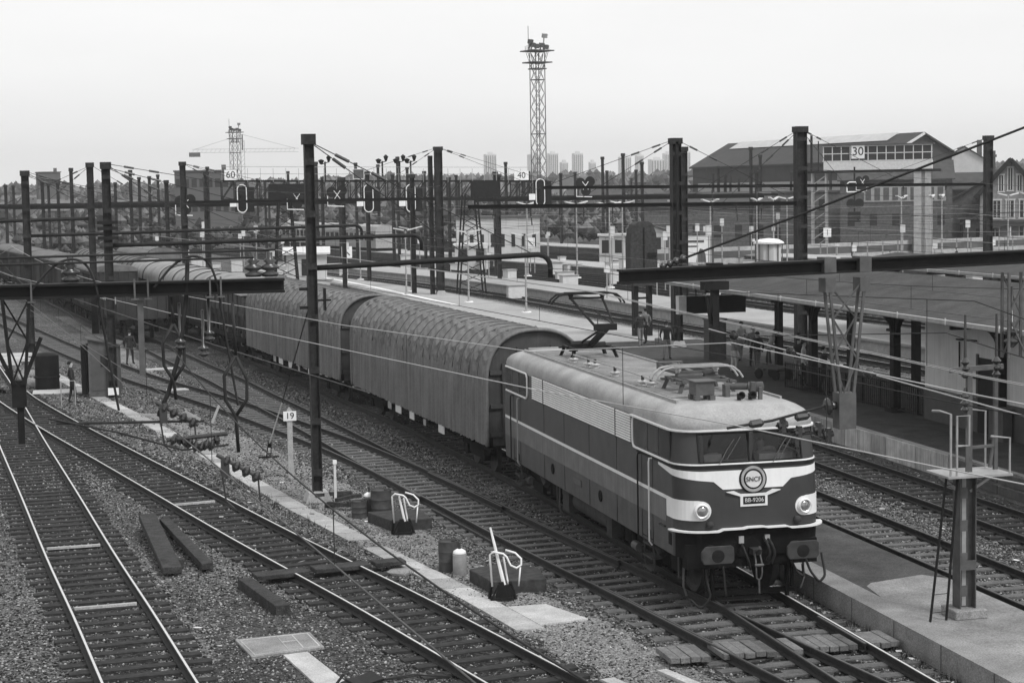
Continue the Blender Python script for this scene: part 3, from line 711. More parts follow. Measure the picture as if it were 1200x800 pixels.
# dark gutter along the sides and cab side windows
for sg in (-1, 1):
    X = sg*1.484
    def fx(a, c): return tuple(sorted((sg*a, sg*c)))
    for (ya, yb, flip) in ((1.0, 3.5, 1), (12.7, 15.2, -1)):
        g = MB(); g.box(*fx(1.46, 1.489), ya+.05, yb-.06, 2.80, 3.36); wn = g.build('cab_side_window', 'glass', loco)
        f = MB()
        r_ = .16; ye = yb if flip > 0 else ya; d = -1 if flip > 0 else 1
        pts = [(X+sg*.012, ye+d*2.4, 3.40), (X+sg*.012, ye+d*r_, 3.40)]+[(X+sg*.012, ye+d*(r_-r_*math.sin(a)), 3.40-r_+r_*math.cos(a)) for a in (.4, .8, 1.2)]+\
              [(X+sg*.012, ye, 3.2), (X+sg*.012, ye, 2.95)]+[(X+sg*.012, ye+d*(r_-r_*math.cos(a)), 2.755+r_-r_*math.sin(a)) for a in (.3, .8, 1.2)]+[(X+sg*.012, ye+d*r_, 2.755), (X+sg*.012, ye+d*2.4, 2.755)]
        f.tube(pts, .026, 6); f.build('window_frame', 'band_white', wn)
        f = MB(); q = 1 if flip > 0 else -1; base = ya if flip > 0 else yb
        for dy in (.80, 1.52): f.box(*fx(1.486, 1.496), base+q*dy-.03, base+q*dy+.03, 2.79, 3.37)
        f.build('window_bar', 'loco_up', wn)
        f = MB(); f.box(*fx(1.486, 1.492), base+q*.86, base+q*1.46, 2.84, 3.34); f.build('sliding_pane', 'wall_dark', wn)
        # door below with handrails
        dcen = 2.55 if flip > 0 else 13.93
        dr = MB()
        for y in (dcen-.36, dcen+.36): dr.box(*fx(1.48, 1.487), y-.012, y+.012, .95, 2.74)
        dr.box(*fx(1.48, 1.494), dcen-.34, dcen+.34, 1.0, 1.012)
        dd = dr.build('cab_door', 'black', loco)
        hr = MB()
        for y, k in ((dcen-.36, 0), (dcen+.40, 1)):
            hr.mi(k).tube([(X, y, 2.68), (X+sg*.07, y, 2.68), (X+sg*.08, y, 2.6), (X+sg*.08, y, .98), (X+sg*.02, y, .9)], .018, 6)
        hr.build('handrail', ['chrome' if flip > 0 else 'steel_pale', 'black'], dd)
        st = MB()
        for z in (.86, .60, .36): st.box(*fx(1.25, 1.5), dcen-.3, dcen+.3, z-.02, z+.01)
        for y in (dcen-.3, dcen+.3): st.bar((X-sg*.02, y, .95), (X-sg*.05, y, .34), .03)
        st.build('steps', 'under_mid', dd)
        hd = MB(); hd.box(*fx(1.486, 1.50), dcen-.2, dcen-.05, 1.02, 1.18); hd.build('handle', 'black', dd)
    # louvres
    lp = MB(); lp.box(*fx(1.47, 1.488), 3.62, 12.2, 2.79, 3.40); lo = lp.build('louvre_panel', 'wall_dark', loco)
    sl2 = MB()
    for i in range(11):
        z = 2.82+i*.054
        sl2.add([(sg*a, y, zz) for y in (3.64, 12.18) for a, zz in ((1.486, z-.002), (1.512, z+.004), (1.500, z+.034), (1.486, z+.036))],
                [(0, 1, 5, 4), (1, 2, 6, 5), (2, 3, 7, 6), (0, 3, 2, 1), (4, 5, 6, 7)])
    sl2.build('slats', 'louvre', lo)
    sp = MB()
    for y in (4.73, 11.03): sp.box(*fx(1.486, 1.516), y-.02, y+.02, 2.78, 3.405)
    sp.build('divider', 'loco_up', lo)
    mk = MB()
    for y in (10.2, 6.0): mk.lathe([(.13, 0), (.13, .02), (.1, .022), (.09, .012)], (X, y, 1.3), 12, (sg, 0, 0))
    mk.build('lifting_eye', 'under', loco)
    for y in (4.72, 6.9, 9.1, 11.04):
        sm = MB(); sm.box(*fx(1.48, 1.4868), y-.009, y+.009, .95, 2.79); sm.build('panel_seam', 'under', loco)
    pl = MB(); pl.box(*fx(1.486, 1.497), 7.6, 8.25, 1.24, 1.4); pp = pl.build('works_plate', 'wall_dark', loco)
    k = MB(); k.box(*fx(1.486, 1.495), .99, 1.16, 1.12, 1.36); k.build('corner_hatch', 'under', loco)
    k = MB(); k.box(*fx(1.486, 1.53), 1.35, 1.68, 1.42, 1.45); k.build('foot_rung', 'under_mid', loco)
# windscreens
for x0, x1 in ((-1.06, -.045), (.045, 1.06)):
    b = MB(); xs = frange(x0, x1, .12); e = len(xs)
    for z in (2.80, 3.33):
        for x in xs: p = PS(x*1.002, z, .006); b.v.append(p)
    for z in (2.80, 3.33):
        for x in xs: p = PS(x*1.002, z, -.006); b.v.append(p)
    for i in range(e-1): b.f.append((i, i+1, e+i+1, e+i)); b.m.append(0)
    b.f += [(0, e, 3*e, 2*e), (e-1, 3*e-1, 4*e-1, 2*e-1)]; b.m += [0, 0]
    wsn = b.build('windscreen', 'windscreen', loco)
    f = MB(); f.tube([PS(x, 2.79, .012) for x in xs], .016, 4); f.tube([PS(x, 3.335, .012) for x in xs], .016, 4)
    f.tube([PS(x0, 2.79, .012), PS(x0, 3.335, .012)], .018, 4); f.tube([PS(x1, 2.79, .012), PS(x1, 3.335, .012)], .018, 4)
    f.build('rubber_seal', 'black', wsn)
    wp = MB(); xm = x0*.4+x1*.6
    wp.tube([PS(xm-.22, 2.77, .05), PS(xm-.05, 3.02, .04), PS(xm+.12, 3.22, .03)], .012, 5); wp.tube([PS(xm-.08, 2.82, .025), PS(xm+.26, 3.26, .02)], .010, 5)
    wp.build('wiper', 'steel', wsn)
b = MB()
# things seen behind the left windscreen and the driver's hood
# badge, number plate, lamps
bd = thing
pz = PS(0, 2.44, .03)
b = MB(); b.lathe([(.285, 0), (.285, .035), (.265, .045)], (0, PS(0, 2.44)[1]+.012, 2.44), 28, (0, -1, .1)); bg_ = b.build('nose_badge', 'black', loco, auto=30)
b = MB(); b.lathe([(.258, .04), (.25, .058), (.205, .058), (.195, .04)], (0, PS(0, 2.44)[1]+.012, 2.44), 28, (0, -1, .1), False); b.build('outer_ring', 'steel_pale', bg_)
b = MB(); b.lathe([(.165, .045), (.165, .058)], (0, PS(0, 2.44)[1]+.012, 2.44), 24, (0, -1, .1)); b.build('disc', 'offwhite', bg_)
text_mesh('lettering', 'SNCF', .13, 'steel', bg_, (0, PS(0, 2.44)[1]-.058, 2.445), (R(84), 0, 0), .004)
b = MB(); y_ = PS(0, 2.05)[1]
b.prism([(-.28, 1.92), (.28, 1.92), (.28, 2.12), (.56, 2.215), (.40, 2.23), (.26, 2.165), (-.26, 2.165), (-.40, 2.23), (-.56, 2.215), (-.28, 2.12)], 'y', y_-.03, y_+.02); np_ = b.build('number_plate', 'band_white', loco)
b = MB(); b.box(-.225, .225, y_-.036, y_-.02, 1.965, 2.115); b.build('plate_field', 'black', np_)
text_mesh('lettering', 'BB-9206', .115, 'offwhite', np_, (0, y_-.042, 2.04), (R(90), 0, 0), .004)
for s in (-1, 1):
    p = PS(s*1.06, 1.865); n = Vector((s*.12, -1, 0)).normalized()
    b = MB(); b.lathe([(.15, -.02), (.15, .05), (.125, .075), (.105, .06), (.10, .03)], p, 20, n); h = b.build('headlight', 'chrome', loco, auto=40)
    b = MB(); b.lathe([(.108, .035), (.09, .06), (.05, .075), (.001, .08)], p, 18, n); b.build('lens', 'lens', h, smooth=True)
    p = PS(s*.9, 1.60); b = MB(); b.lathe([(.075, -.02), (.078, .05), (.06, .085), (.03, .1), (.001, .104)], p, 14, n); b.build('marker_lamp', 'under_mid', loco, smooth=True)
# shelf line
b = MB(); ss = frange(-S_of_y(.95), S_of_y(.95), .1); o_ = 0
for s in ss:
    z = 1.50-(.035 if abs(s) > .68 else 0)+(.02 if abs(s) < .16 else 0)
    a = PS(s, 1.5, .12); c = PS(s, 1.5, -.03); b.v += [(a[0], a[1], z-.014), (a[0], a[1], z+.014), (c[0], c[1], z-.014), (c[0], c[1], z+.014)]
for i in range(len(ss)-1):
    q = 4*i; b.f += [(q, q+4, q+5, q+1), (q+1, q+5, q+7, q+3), (q+2, q+6, q+4, q)]; b.m += [0]*3
b.build('shelf_edge', 'band_white', loco)
# buffer beam, buffers, coupling, hoses (front) and rear buffers
for end in (0, 1):
    fy = (lambda y: y) if not end else (lambda y: 16.2-y)
    b = MB(); y0, y1 = sorted((fy(.46), fy(.75))); b.box(-1.35, 1.35, y0, y1, .72, 1.2); b.build('buffer_beam', 'under', loco)
    for s in (-1, 1):
        b = MB(); y0, y1 = fy(0), fy(.06)
        q = [(s*.875+a, 1.06+c) for a, c in ((-.28, -.17), (.28, -.17), (.33, -.11), (.33, .13), (.28, .18), (-.24, .18), (-.33, .08), (-.33, -.08))]
        b.prism(q, 'y', min(y0, y1), max(y0, y1)); bf = b.build('buffer', 'under_mid', loco, bevel=.01)
        b = MB(); b.cyl((s*.875, fy(.05), 1.06), (s*.875, fy(.5), 1.06), .11, .14, 14); b.build('shank', 'under', bf)
        b = MB(); b.lathe([(.13, 0), (.12, .006), (.001, .012)], (s*.875, fy(0), 1.05), 16, (0, -1 if not end else 1, 0)); b.build('grease_patch', 'black', bf)
b = MB(); b.box(-.09, .09, .18, .5, .98, 1.1); b.tube([(0, .2, 1.04), (0, .08, 1.06), (0, .04, 1.12), (0, .1, 1.16)], [.05, .05, .04, .03], 6)
b.build('coupling_hook', 'rust', loco)
b = MB()
for s in (-1, 1): b.tube([(s*.05, .2, 1.02), (s*.06, .12, .85), (s*.06, .1, .66), (s*.05, .12, .56)], .018, 6)
b.cyl((-.09, .1, .8), (.09, .1, .8), .03); b.tube([(-.05, .12, .55), (0, .12, .50), (.05, .12, .55)], .02, 6); b.cyl((0, .12, .52), (0, .1, .25), .02)
b.build('screw_link', 'steel', loco)
for pts in (((-.26, .42, 1.22), (-.27, .22, 1.12), (-.2, .16, .9), (-.14, .2, .7)), ((.27, .42, 1.28), (.3, .2, 1.2), (.36, .16, 1.0), (.28, .2, .78)), ((.2, .42, 1.3), (.24, .24, 1.16), (.27, .2, 1.0), (.22, .26, .85)),
            ((-.98, .4, .72), (-1.0, .3, .5), (-.95, .22, .2), (-1.12, .3, -.05), (-1.3, .5, .15)), ((1.05, .4, .9), (1.1, .2, .6), (1.25, .1, .38), (1.4, .15, .5), (1.42, .4, .9)), ((.78, .4, .8), (.82, .2, .6), (.95, .15, .5), (1.02, .4, .7)),
            ((-.62, .44, .75), (-.62, .36, .5), (-.6, .34, .15))):
    b = MB(); q = []
    for i in range(len(pts)-1):
        for k in range(5): q.append(Vector(pts[i]).lerp(Vector(pts[i+1]), k/5))
    q.append(Vector(pts[-1])); 
    for _ in range(2): q = [q[0]]+[(q[i-1]+q[i]*2+q[i+1])/4 for i in range(1, len(q)-1)]+[q[-1]]
    b.tube(q, .026, 6); b.build('brake_hose', 'rag', loco, smooth=True)
for s in (-1, 1):
    b = MB(); b.cyl((s*.27, .43, 1.22), (s*.27, .36, 1.22), .04); b.box(s*.27-.05, s*.27+.05, .34, .4, 1.2, 1.34); b.build('hose_cock', 'steel_pale', loco)
b = MB(); b.box(-.95, .95, .62, .68, .12, .22)
for s in (-1, 1): b.bar((s*.75, .62, .9), (s*.78, .62, .05), .06, .1); b.bar((s*.9, .66, .8), (s*.9, .66, .12), .05)
b.build('guard_iron', 'under', loco)
# bogies
for yc in (3.35, 12.85):
    bo = MB()
    for s in (-1, 1):
        bo.prism([(yc-2.3, .66), (yc-1.9, .50), (yc-.6, .42), (yc+.6, .42), (yc+1.9, .50), (yc+2.3, .66), (yc+2.3, .84), (yc-2.3, .84)], 'x', s*1.06-.05, s*1.06+.05)
        for dy in (-1.6, 1.6):
            bo.box(s*1.1-.08, s*1.1+.1, yc+dy-.2, yc+dy+.2, .45, .82)
            for e in (-.36, .36): bo.cyl((s*1.12, yc+dy+e, .42), (s*1.12, yc+dy+e, .78), .08)
        bo.box(s*1.15-.06, s*1.15+.06, yc-.5, yc+.5, .3, .55)
    bo.box(-.95, .95, yc-.5, yc+.5, .35, .75)
    bg = bo.build('bogie', 'under', loco)
    for dy in (-1.6, 1.6):
        for s in (-1, 1):
            wv = MB(); a = (s, 0, 0)
            wv.lathe([(.66, -.03), (.66, 0), (.625, .01), (.62, .11), (.55, .11), (.5, .06), (.2, .06), (.12, .12), (.001, .13)], (s*.70, yc+dy, .625), 28, a)
            wv.build('wheel', 'under_mid', bg, auto=40)
        wv = MB(); wv.cyl((-.7, yc+dy, .625), (.7, yc+dy, .625), .09); wv.build('axle', 'under', bg)
    for s in (-1, 1):
        wv = MB(); wv.cyl((s*1.2, yc-.9, .62), (s*1.2, yc-.55, .8), .09); wv.build('brake_cylinder', 'under_mid', bg)
        wv = MB(); wv.cyl((s*1.22, yc+.6, .5), (s*1.22, yc+.95, .5), .1); wv.build('damper', 'steel', bg)
        wv = MB(); wv.tube([(s*1.25, yc-2.4, .8), (s*1.27, yc-2.42, .3), (s*1.2, yc-2.4, .1)], .025, 5); wv.build('sand_pipe', 'steel', bg)
        wv = MB(); wv.box(s*1.17-.03, s*1.17+.05, yc-1.95, yc-1.85, .35, .8); wv.box(s*1.17-.03, s*1.17+.06, yc-1.9, yc-1.2, .78, .84); wv.build('sand_box', 'under_mid', bg)
b = MB()
for s in (-1, 1):
    b.cyl((s*.95, 6.5, .62), (s*.95, 9.4, .62), .27, n=16); b.box(s*.95-.3, s*.95+.3, 5.95, 6.35, .35, .93); b.box(s*.95-.3, s*.95+.3, 9.6, 10.2, .3, .93)
b.box(-.7, .7, 6, 10.2, .4, .93); b.build('air_tank', 'under_mid', loco, auto=40)
# roof equipment
def insulator(b, x, y, z0, h=.22, r=.07):
    b.lathe([(r*.6, 0), (r, .02), (r*.5, h*.25), (r, h*.35), (r*.5, h*.5), (r, h*.62), (r*.45, h*.75), (r*.45, h)], (x, y, z0), 10)
b = MB(); c = MB()
for x, y in ((-.82, 10.6), (-.8, 9.3), (-.72, 9.0), (-.82, 7.0), (-.82, 4.9), (-.74, 4.55)):
    b.lathe([(.09, 0), (.09, .03), (.05, .05), (.12, .08), (.13, .11), (.05, .13)], (x, y, 3.85), 12); c.cyl((x, y, 3.98), (x, y, 4.08), .035)
    c.lathe([(.1, -.02), (.11, .01), (.04, .02)], (x, y, 3.855), 10)
ins = b.build('roof_insulator', 'insul_pale', loco, smooth=True); c.build('cap', 'insul', ins)
b = MB(); b.tube([(-.82, 11.2, 4.05), (-.82, 9.2, 4.06), (-.82, 7.0, 4.07), (-.82, 4.6, 4.06), (-.75, 3.9, 4.0)], .018, 6); b.build('roof_busbar', 'steel_pale', loco)
def panto_base(b, yc):
    for s in (-1, 1):
        for t in (-1, 1):
            b.bar((s*.60, yc+t*.55, 3.85), (s*.52, yc+t*.5, 4.05), .07); b.box(s*.55-.1, s*.55+.1, yc+t*.52-.06, yc+t*.52+.06, 4.05, 4.10)
        b.bar((s*.52, yc-.6, 4.10), (s*.52, yc+.6, 4.10), .06)
    b.bar((-.6, yc, 4.1), (.6, yc, 4.1), .08)
    for t in (-.5, .5): b.bar((-.55, yc+t, 4.1), (.55, yc+t, 4.1), .06)
    b.cyl((-.45, yc+.1, 4.16), (.1, yc+.1, 4.16), .1, n=12); b.cyl((.2, yc+.2, 4.14), (.5, yc+.2, 4.14), .07)
def panto(yc, up):
    t = MB(); panto_base(t, yc); pr = t.build('pantograph', 'iron' if up else 'steel', loco, auto=40)
    if up:
        ky, kz, hy, hz = yc-1.55, 4.72, yc+.15, 5.47
    else:
        ky, kz, hy, hz = yc+1.9, 4.22, yc+.1, 4.36
    a = MB(); a.bar((.06, yc+.1, 4.12), (.06, ky, kz), .11, .13); a.tube([(-.16, yc+.42, 4.14), (-.14, ky+.1, kz-.1)], .03, 6); a.box(-.28, .28, ky-.09, ky+.09, kz-.08, kz+.08)
    a.build('lower_arm', 'iron' if up else 'steel', pr)
    a = MB()
    for s in (-1, 1): a.tube([(s*.24, ky, kz), (s*.42, hy, hz-.12)], .034, 6); a.tube([(s*.20, ky-.02, kz+.05), (-s*.05, (ky+hy)/2, (kz+hz)/2)], .014, 5)
    a.bar((-.45, hy, hz-.12), (.45, hy, hz-.12), .05); a.build('upper_arm', 'iron' if up else 'steel', pr)
    a = MB()
    for dy in (-.16, .16):
        q = [(-.98, hy+dy, hz-.26), (-.9, hy+dy, hz-.14), (-.76, hy+dy, hz-.03), (-.6, hy+dy, hz), (.6, hy+dy, hz), (.76, hy+dy, hz-.03), (.9, hy+dy, hz-.14), (.98, hy+dy, hz-.26)]
        a.tube(q, .026, 6); a.bar((-.55, hy+dy, hz+.02), (.55, hy+dy, hz+.02), .05, .03)
    for s in (-1, 1): a.bar((s*.42, hy-.16, hz-.05), (s*.42, hy+.16, hz-.05), .05); a.cyl((s*.42, hy-.02, hz-.14), (s*.42, hy+.02, hz-.02), .05)
    a.build('collector_head', 'iron' if up else 'steel_pale', pr)
panto(12.1, True); panto(3.6, False)
b = MB(); b.box(-.68, -.28, 1.8, 2.22, 3.95, 4.22); b.box(-.72, -.24, 1.76, 2.26, 4.22, 4.25)
for x in (-.64, -.32):
    for y in (1.85, 2.17): b.box(x-.06, x+.06, y-.06, y+.06, 3.85, 3.95)
b.build('roof_box', 'steel', loco, bevel=.008)
b = MB(); b.cyl((.12, 2.35, 4.06), (.55, 2.12, 4.06), .07, n=14); b.lathe([(.03, 0), (.1, .02), (.06, .06), (.1, .1), (.06, .14), (.1, .18), (.11, .3), (.03, .33)], (.55, 2.12, 4.06), 14, (.85, -.5, 0)); b.box(.1, .2, 2.2, 2.4, 3.85, 4.1); b.box(.6, .7, 2.0, 2.2, 3.85, 4.1)
b.bar((.5, 1.7, 3.85), (.5, 1.7, 4.2), .1); b.bar((.62, 1.6, 3.85), (.62, 1.6, 4.1), .07); b.build('circuit_breaker', 'steel', loco, auto=40)
b = MB()
for x in (-.12, .12): b.lathe([(.02, 0), (.025, .14), (.05, .2), (.08, .24), (.06, .24), (.02, .18)], (x+.3, 1.72, 3.96), 12, (0, -1, 0)); b.box(x+.27, x+.33, 1.6, 1.68, 3.85, 3.96)
b.build('air_horn', 'iron', loco, smooth=False)
# ------------------------------------------------------------------ freight wagons
def wheelset(b, y, r=.46):
    for s in (-1, 1): b.lathe([(r+.03, -.03), (r+.03, 0), (r, .01), (r, .1), (r*.8, .1), (.1, .05), (.001, .1)], (s*.70, y, r), 18, (s, 0, 0))
    b.cyl((-.7, y, r), (.7, y, r), .07)
def underframe(t, Lw, bog=True, plates=True, hw=1.35):
    b = MB(); h = Lw/2
    for s in (-1, 1):
        b.box(s*hw-.05, s*hw+.05, -h, h, .98, 1.22)
        b.bar((s*(hw-.1), -h*.45, .98), (s*(hw-.1), -h*.2, .6), .07); b.bar((s*(hw-.1), h*.45, .98), (s*(hw-.1), h*.2, .6), .07); b.bar((s*(hw-.1), -h*.2, .6), (s*(hw-.1), h*.2, .6), .07)
        for k in range(int(Lw/1.3)):
            y = -h+.6+k*1.3; b.box(s*hw-.06, s*hw+.09, y-.06, y+.06, .88, 1.06)
    b.box(-.5, .5, -h, h, .85, 1.1); b.cyl((-.4, -1, .75), (-.4, 1, .75), .2)
    u = t_u = b.build('underframe', 'under', t)
    for e in (-1, 1):
        for s in (-1, 1):
            b = MB(); b.cyl((s*.875, e*h, 1.05), (s*.875, e*(h+.52), 1.05), .08, n=10); b.lathe([(.23, 0), (.23, .04), (.1, .06)], (s*.875, e*(h+.5), 1.05), 16, (0, e, 0)); b.build('buffer', 'under', t)
    ws = []
    for yc in ((-h+2.6, h-2.6) if bog else (-h*.62, h*.62)):
        for dy in ((-.9, .9) if bog else (0,)):
            b = MB(); wheelset(b, yc+dy); b.build('wheelset', 'under_mid', t, auto=40)
        for s in (-1, 1):
            b = MB()
            if bog: b.prism([(yc-1.5, .6), (yc-.5, .36), (yc+.5, .36), (yc+1.5, .6), (yc+1.5, .74), (yc-1.5, .74)], 'x', s*1.0-.06, s*1.0+.06)
            for dy in ((-.9, .9) if bog else (0,)): b.box(s*1.02-.1, s*1.02+.1, yc+dy-.17, yc+dy+.17, .34, .62)
            if not bog: b.prism([(yc-.7, .9), (yc, .7), (yc+.7, .9), (yc+.7, .98), (yc-.7, .98)], 'x', s*1.0-.05, s*1.0+.05)
            b.build('bogie' if bog else 'axle_guard', 'under', t)
    if plates:
        for y, w_, hh in ((-h+5.2, .7, .26), (-h+7.3, .3, .2), (-h+9.0, .62, .28), (-h+10.9, .8, .3), (-h+12.2, .5, .26)) if Lw > 15 else ((-h+2, .5, .2), (-h+4.2, .4, .25)):
            b = MB(); b.box(-hw-.09, -hw-.07, y-w_/2, y+w_/2, .72, .72+hh); b.build('label_plate', 'offwhite' if w_ > .6 else 'steel_pale', t)
def place_on(t, f, yc, dz=0):
    dx = (f(yc+3)-f(yc-3))/6; t.location = (f(yc), yc, dz); t.rotation_euler = (0, 0, math.atan(-dx))
def section(u, k=0):
    """tarpaulin cross-section, u 0..1 from left hem over the top to right hem, returns x,z"""
    HW, ZB, ZS, ZT = 1.47, .98, 2.72, 4.22
    l1 = ZS-ZB; n = 2.2; l2 = 3.9; tot = 2*l1+l2; s = u*tot
    if s < l1: return -HW, ZB+s
    if s > l1+l2: return HW, ZB+(tot-s)
    a = math.pi*(1-(s-l1)/l2)
    c, q = math.cos(a), math.sin(a); e = 2/2.35
    return HW*math.copysign(abs(c)**e, c), ZS+(ZT-ZS)*abs(q)**e
def tarp_wagon(label, seed, Lw=18.):
    t = thing('tarpaulin_wagon', label, 'freight wagon', group='tarpaulin wagons behind the locomotive'); underframe(t, Lw)
    rnd = random.Random(seed); h = Lw/2; hoops = 20; p = Lw/hoops
    ys = frange(-h, h, .057); us = frange(0, 1, 1/120); b = MB(); n = len(us)
    ph = [rnd.uniform(0, 6.28) for _ in range(60)]; am = [rnd.uniform(.5, 1.4) for _ in range(60)]
    for y in ys:
        k = (y+h)/p; i = min(hoops-1, int(k)); f = k-i
        for u in us:
            x, z = section(u); uu = min(u, 1-u)      # 0 hem .. .5 crown
            cx, cz = 0, 2.3; d = math.hypot(x-cx, z-cz); nx, nz = (x-cx)/d, (z-cz)/d
            if z < 2.6: nx, nz = math.copysign(1, x), 0
            e_ = 2*abs(f-.5); sag = 1-e_**2.2; upp = min(1, max(0, (uu-.2)/.07))
            dis = -.09*sag*(.25+.75*upp)
            q = uu-.335+.055*am[i]*(1-e_*e_)          # nested crescent swags hanging between two hoops
            env = math.exp(-((uu-.30)/.05)**2)
            saw = (q*26+ph[i]*.16) % 1.0
            dis += env*am[i]*.115*(1-saw)**1.3*(1-e_**4)
            q2 = uu-.43+.02*(1-e_*e_); dis += math.exp(-(q2/.035)**2)*.05*am[i+20]*math.sin(q2*160+ph[i+20])
            if uu < .27: dis += (.035*am[i]*math.sin(2*math.pi*f*2+ph[i]+uu*3)+.022*math.sin(f*19+ph[i+30]+uu*9))*(1-.5*uu/.27)
            b.v.append((x+nx*dis, y, z+nz*dis+(rnd.gauss(0, .012) if uu == 0 else 0)))
    for a in range(len(ys)-1):
        for c in range(n-1): b.f.append((a*n+c, (a+1)*n+c, (a+1)*n+c+1, a*n+c+1)); b.m.append(0)
    b.build('tarpaulin', 'tarp', t, smooth=True, recalc=False)
    for k in range(1, hoops):
        st = MB(); st.tube([(x, -h+k*p+rnd.gauss(0, .01), z+.004) for x, z in [section(u) for u in frange(.25, .75, 1/50)]], .011, 5); st.build('strap', 'tarp_strap', t, smooth=True)  # thin dark tubes added over each hoop as painted crease shade
    for e in (-1, 1):
        b = MB(); P = [section(u) for u in frange(0, 1, 1/40)]; P = [(x*.975, z-.04 if z > 1.2 else z) for x, z in P]
        y0, y1 = sorted((e*(h-.06), e*(h-.12))); b.prism(P, 'y', y0, y1)
        en = b.build('end_wall', 'wagon_end', t)
        b = MB(); Q = [(x, e*(h+.02), z) for x, z in [section(u) for u in frange(0, 1, 1/40)]]; b.tube(Q, .055, 6); b.build('end_hoop', 'tarp', en, smooth=True)
        b = MB()
        for x in (-.95, -.5, .5, .95): b.box(x-.05, x+.05, *sorted((e*(h-.06), e*(h+.03))), 1.2, 3.75 if abs(x) < .8 else 3.3)
        for z in (1.3, 2.1, 3.05): b.box(-1.35, 1.35, *sorted((e*(h-.06), e*(h+.01))), z-.06, z+.06)
        b.box(-.42, .42, *sorted((e*(h-.06), e*(h+.015))), 1.5, 2.5)
        b.build('end_rib', 'wagon_end', en)
    return t
place_on(tarp_wagon('front tarpaulin wagon, coupled right behind the locomotive', 1, 18.2), T0, 25.95)
place_on(tarp_wagon('second tarpaulin wagon, between the front one and the hopper wagon', 2, 18.2), T0, 45.6)
# hopper wagon with a pale sloping cover
def hopper(label):
    t = thing('hopper_wagon', label, 'freight wagon'); underframe(t, 10.5, True, False)
    b = MB()
    for s in (-1, 1):
        b.add([(s*1.4, -5, 3.3), (s*1.4, 5, 3.3), (s*1.4, 5, 2.3), (s*1.4, -5, 2.3), (s*.8, -4, 1.3), (s*.8, 4, 1.3)], [(0, 1, 2, 3), (3, 2, 5, 4)])
        for k in range(9): b.box(s*1.4-.05, s*1.4+.06, -5+k*1.25-.05, -5+k*1.25+.05, 1.25, 3.3)
    for e in (-1, 1): b.add([(-1.4, e*5, 3.3), (1.4, e*5, 3.3), (1.4, e*5, 2.3), (-1.4, e*5, 2.3), (.8, e*4, 1.3), (-.8, e*4, 1.3)], [(0, 1, 2, 3), (3, 2, 4, 5)])
    b.build('hopper_body', 'wagon_end', t)
    b = MB(); b.prism([(-1.5, 3.3), (1.5, 3.3), (1.2, 3.75), (.5, 4.0), (-.5, 4.0), (-1.2, 3.75)], 'y', -5.1, 5.1); b.build('pale_cover', 'silver_roof', t)
    b = MB()
    for e in (-1, 1):
        for x in (-1.2, 1.2): b.bar((x, e*5.2, 1.2), (x, e*5.2, 3.2), .06)
        b.bar((-1.2, e*5.2, 2.2), (1.2, e*5.2, 2.2), .06)
    for k in (-3, -1, 1, 3): b.box(-1.1, -.9, k-.3, k+.3, .7, 1.3)
    b.build('ladder_frame', 'steel', t); return t
place_on(hopper('hopper wagon with a pale sloping cover behind the tarpaulin wagons'), T0, 61.0)
def roof_wagon(label, Lw, roofm, arch, hoops, group, ZS=2.75, ZT=3.85):
    t = thing('covered_wagon', label, 'freight wagon', group=group); h = Lw/2; underframe(t, Lw, Lw > 12, False)
    b = MB(); b.box(-1.36, 1.36, -h, h, 1.2, ZS+.1)
    b.build('body', 'wagon', t)
    b = MB(); k = int(Lw/.55)
    for s in (-1, 1):
        for i in range(k+1):
            y = -h+Lw*i/k; w_ = .05 if i % 4 else .09
            b.box(*sorted((s*1.355, s*(1.39 if i % 4 else 1.43))), y-w_, y+w_, 1.15, ZS+.02)
        b.box(*sorted((s*1.355, s*1.44)), -h, h, ZS-.1, ZS+.06); b.box(*sorted((s*1.355, s*1.42)), -1.1, 1.1, 1.2, ZS-.1)
    for e in (-1, 1):
        for x in (-.9, -.3, .3, .9): b.box(x-.05, x+.05, *sorted((e*(h-.01), e*(h+.06))), 1.2, ZS+.2)
    b.build('side_post', 'wagon', t)
    P = [(1.47*math.cos(a) if not arch else 1.47*math.copysign(abs(math.cos(a))**.8, math.cos(a)), ZS+.06+(ZT-ZS)*math.sin(a)**(1 if not arch else .8)) for a in [math.pi*i/20 for i in range(21)]]
    b = MB(); b.prism(P, 'y', -h-.06, h+.06); r = b.build('roof', roofm, t, auto=35)
    for i in range(hoops):
        b = MB(); y = -h+.05+(Lw-.1)*i/(hoops-1); b.tube([(x*1.01, y, z+.01) for x, z in P], .05, 5); b.build('roof_hoop', 'under_mid' if arch else roofm, r)
    return t
gs = 'silver roofed wagons in the middle of the train'
place_on(roof_wagon('silver arched roof wagon with dark hoops, behind the hopper wagon', 13.6, 'silver_roof', True, 5, gs), T0, 74.0)
place_on(roof_wagon('second silver roofed wagon, further back than the hooped one', 13.6, 'silver_roof', True, 3, gs), T0, 89.2)
w3 = roof_wagon('dull arched roof wagon near the far bend of the train', 13.6, 'wagon_roof', True, 7, gs); place_on(w3, T0, 104.4)
place_on(dup(w3, (0, 0, 0), 0, 'last arched roof wagon seen of the freight train, farthest back'), T0, 119.8)
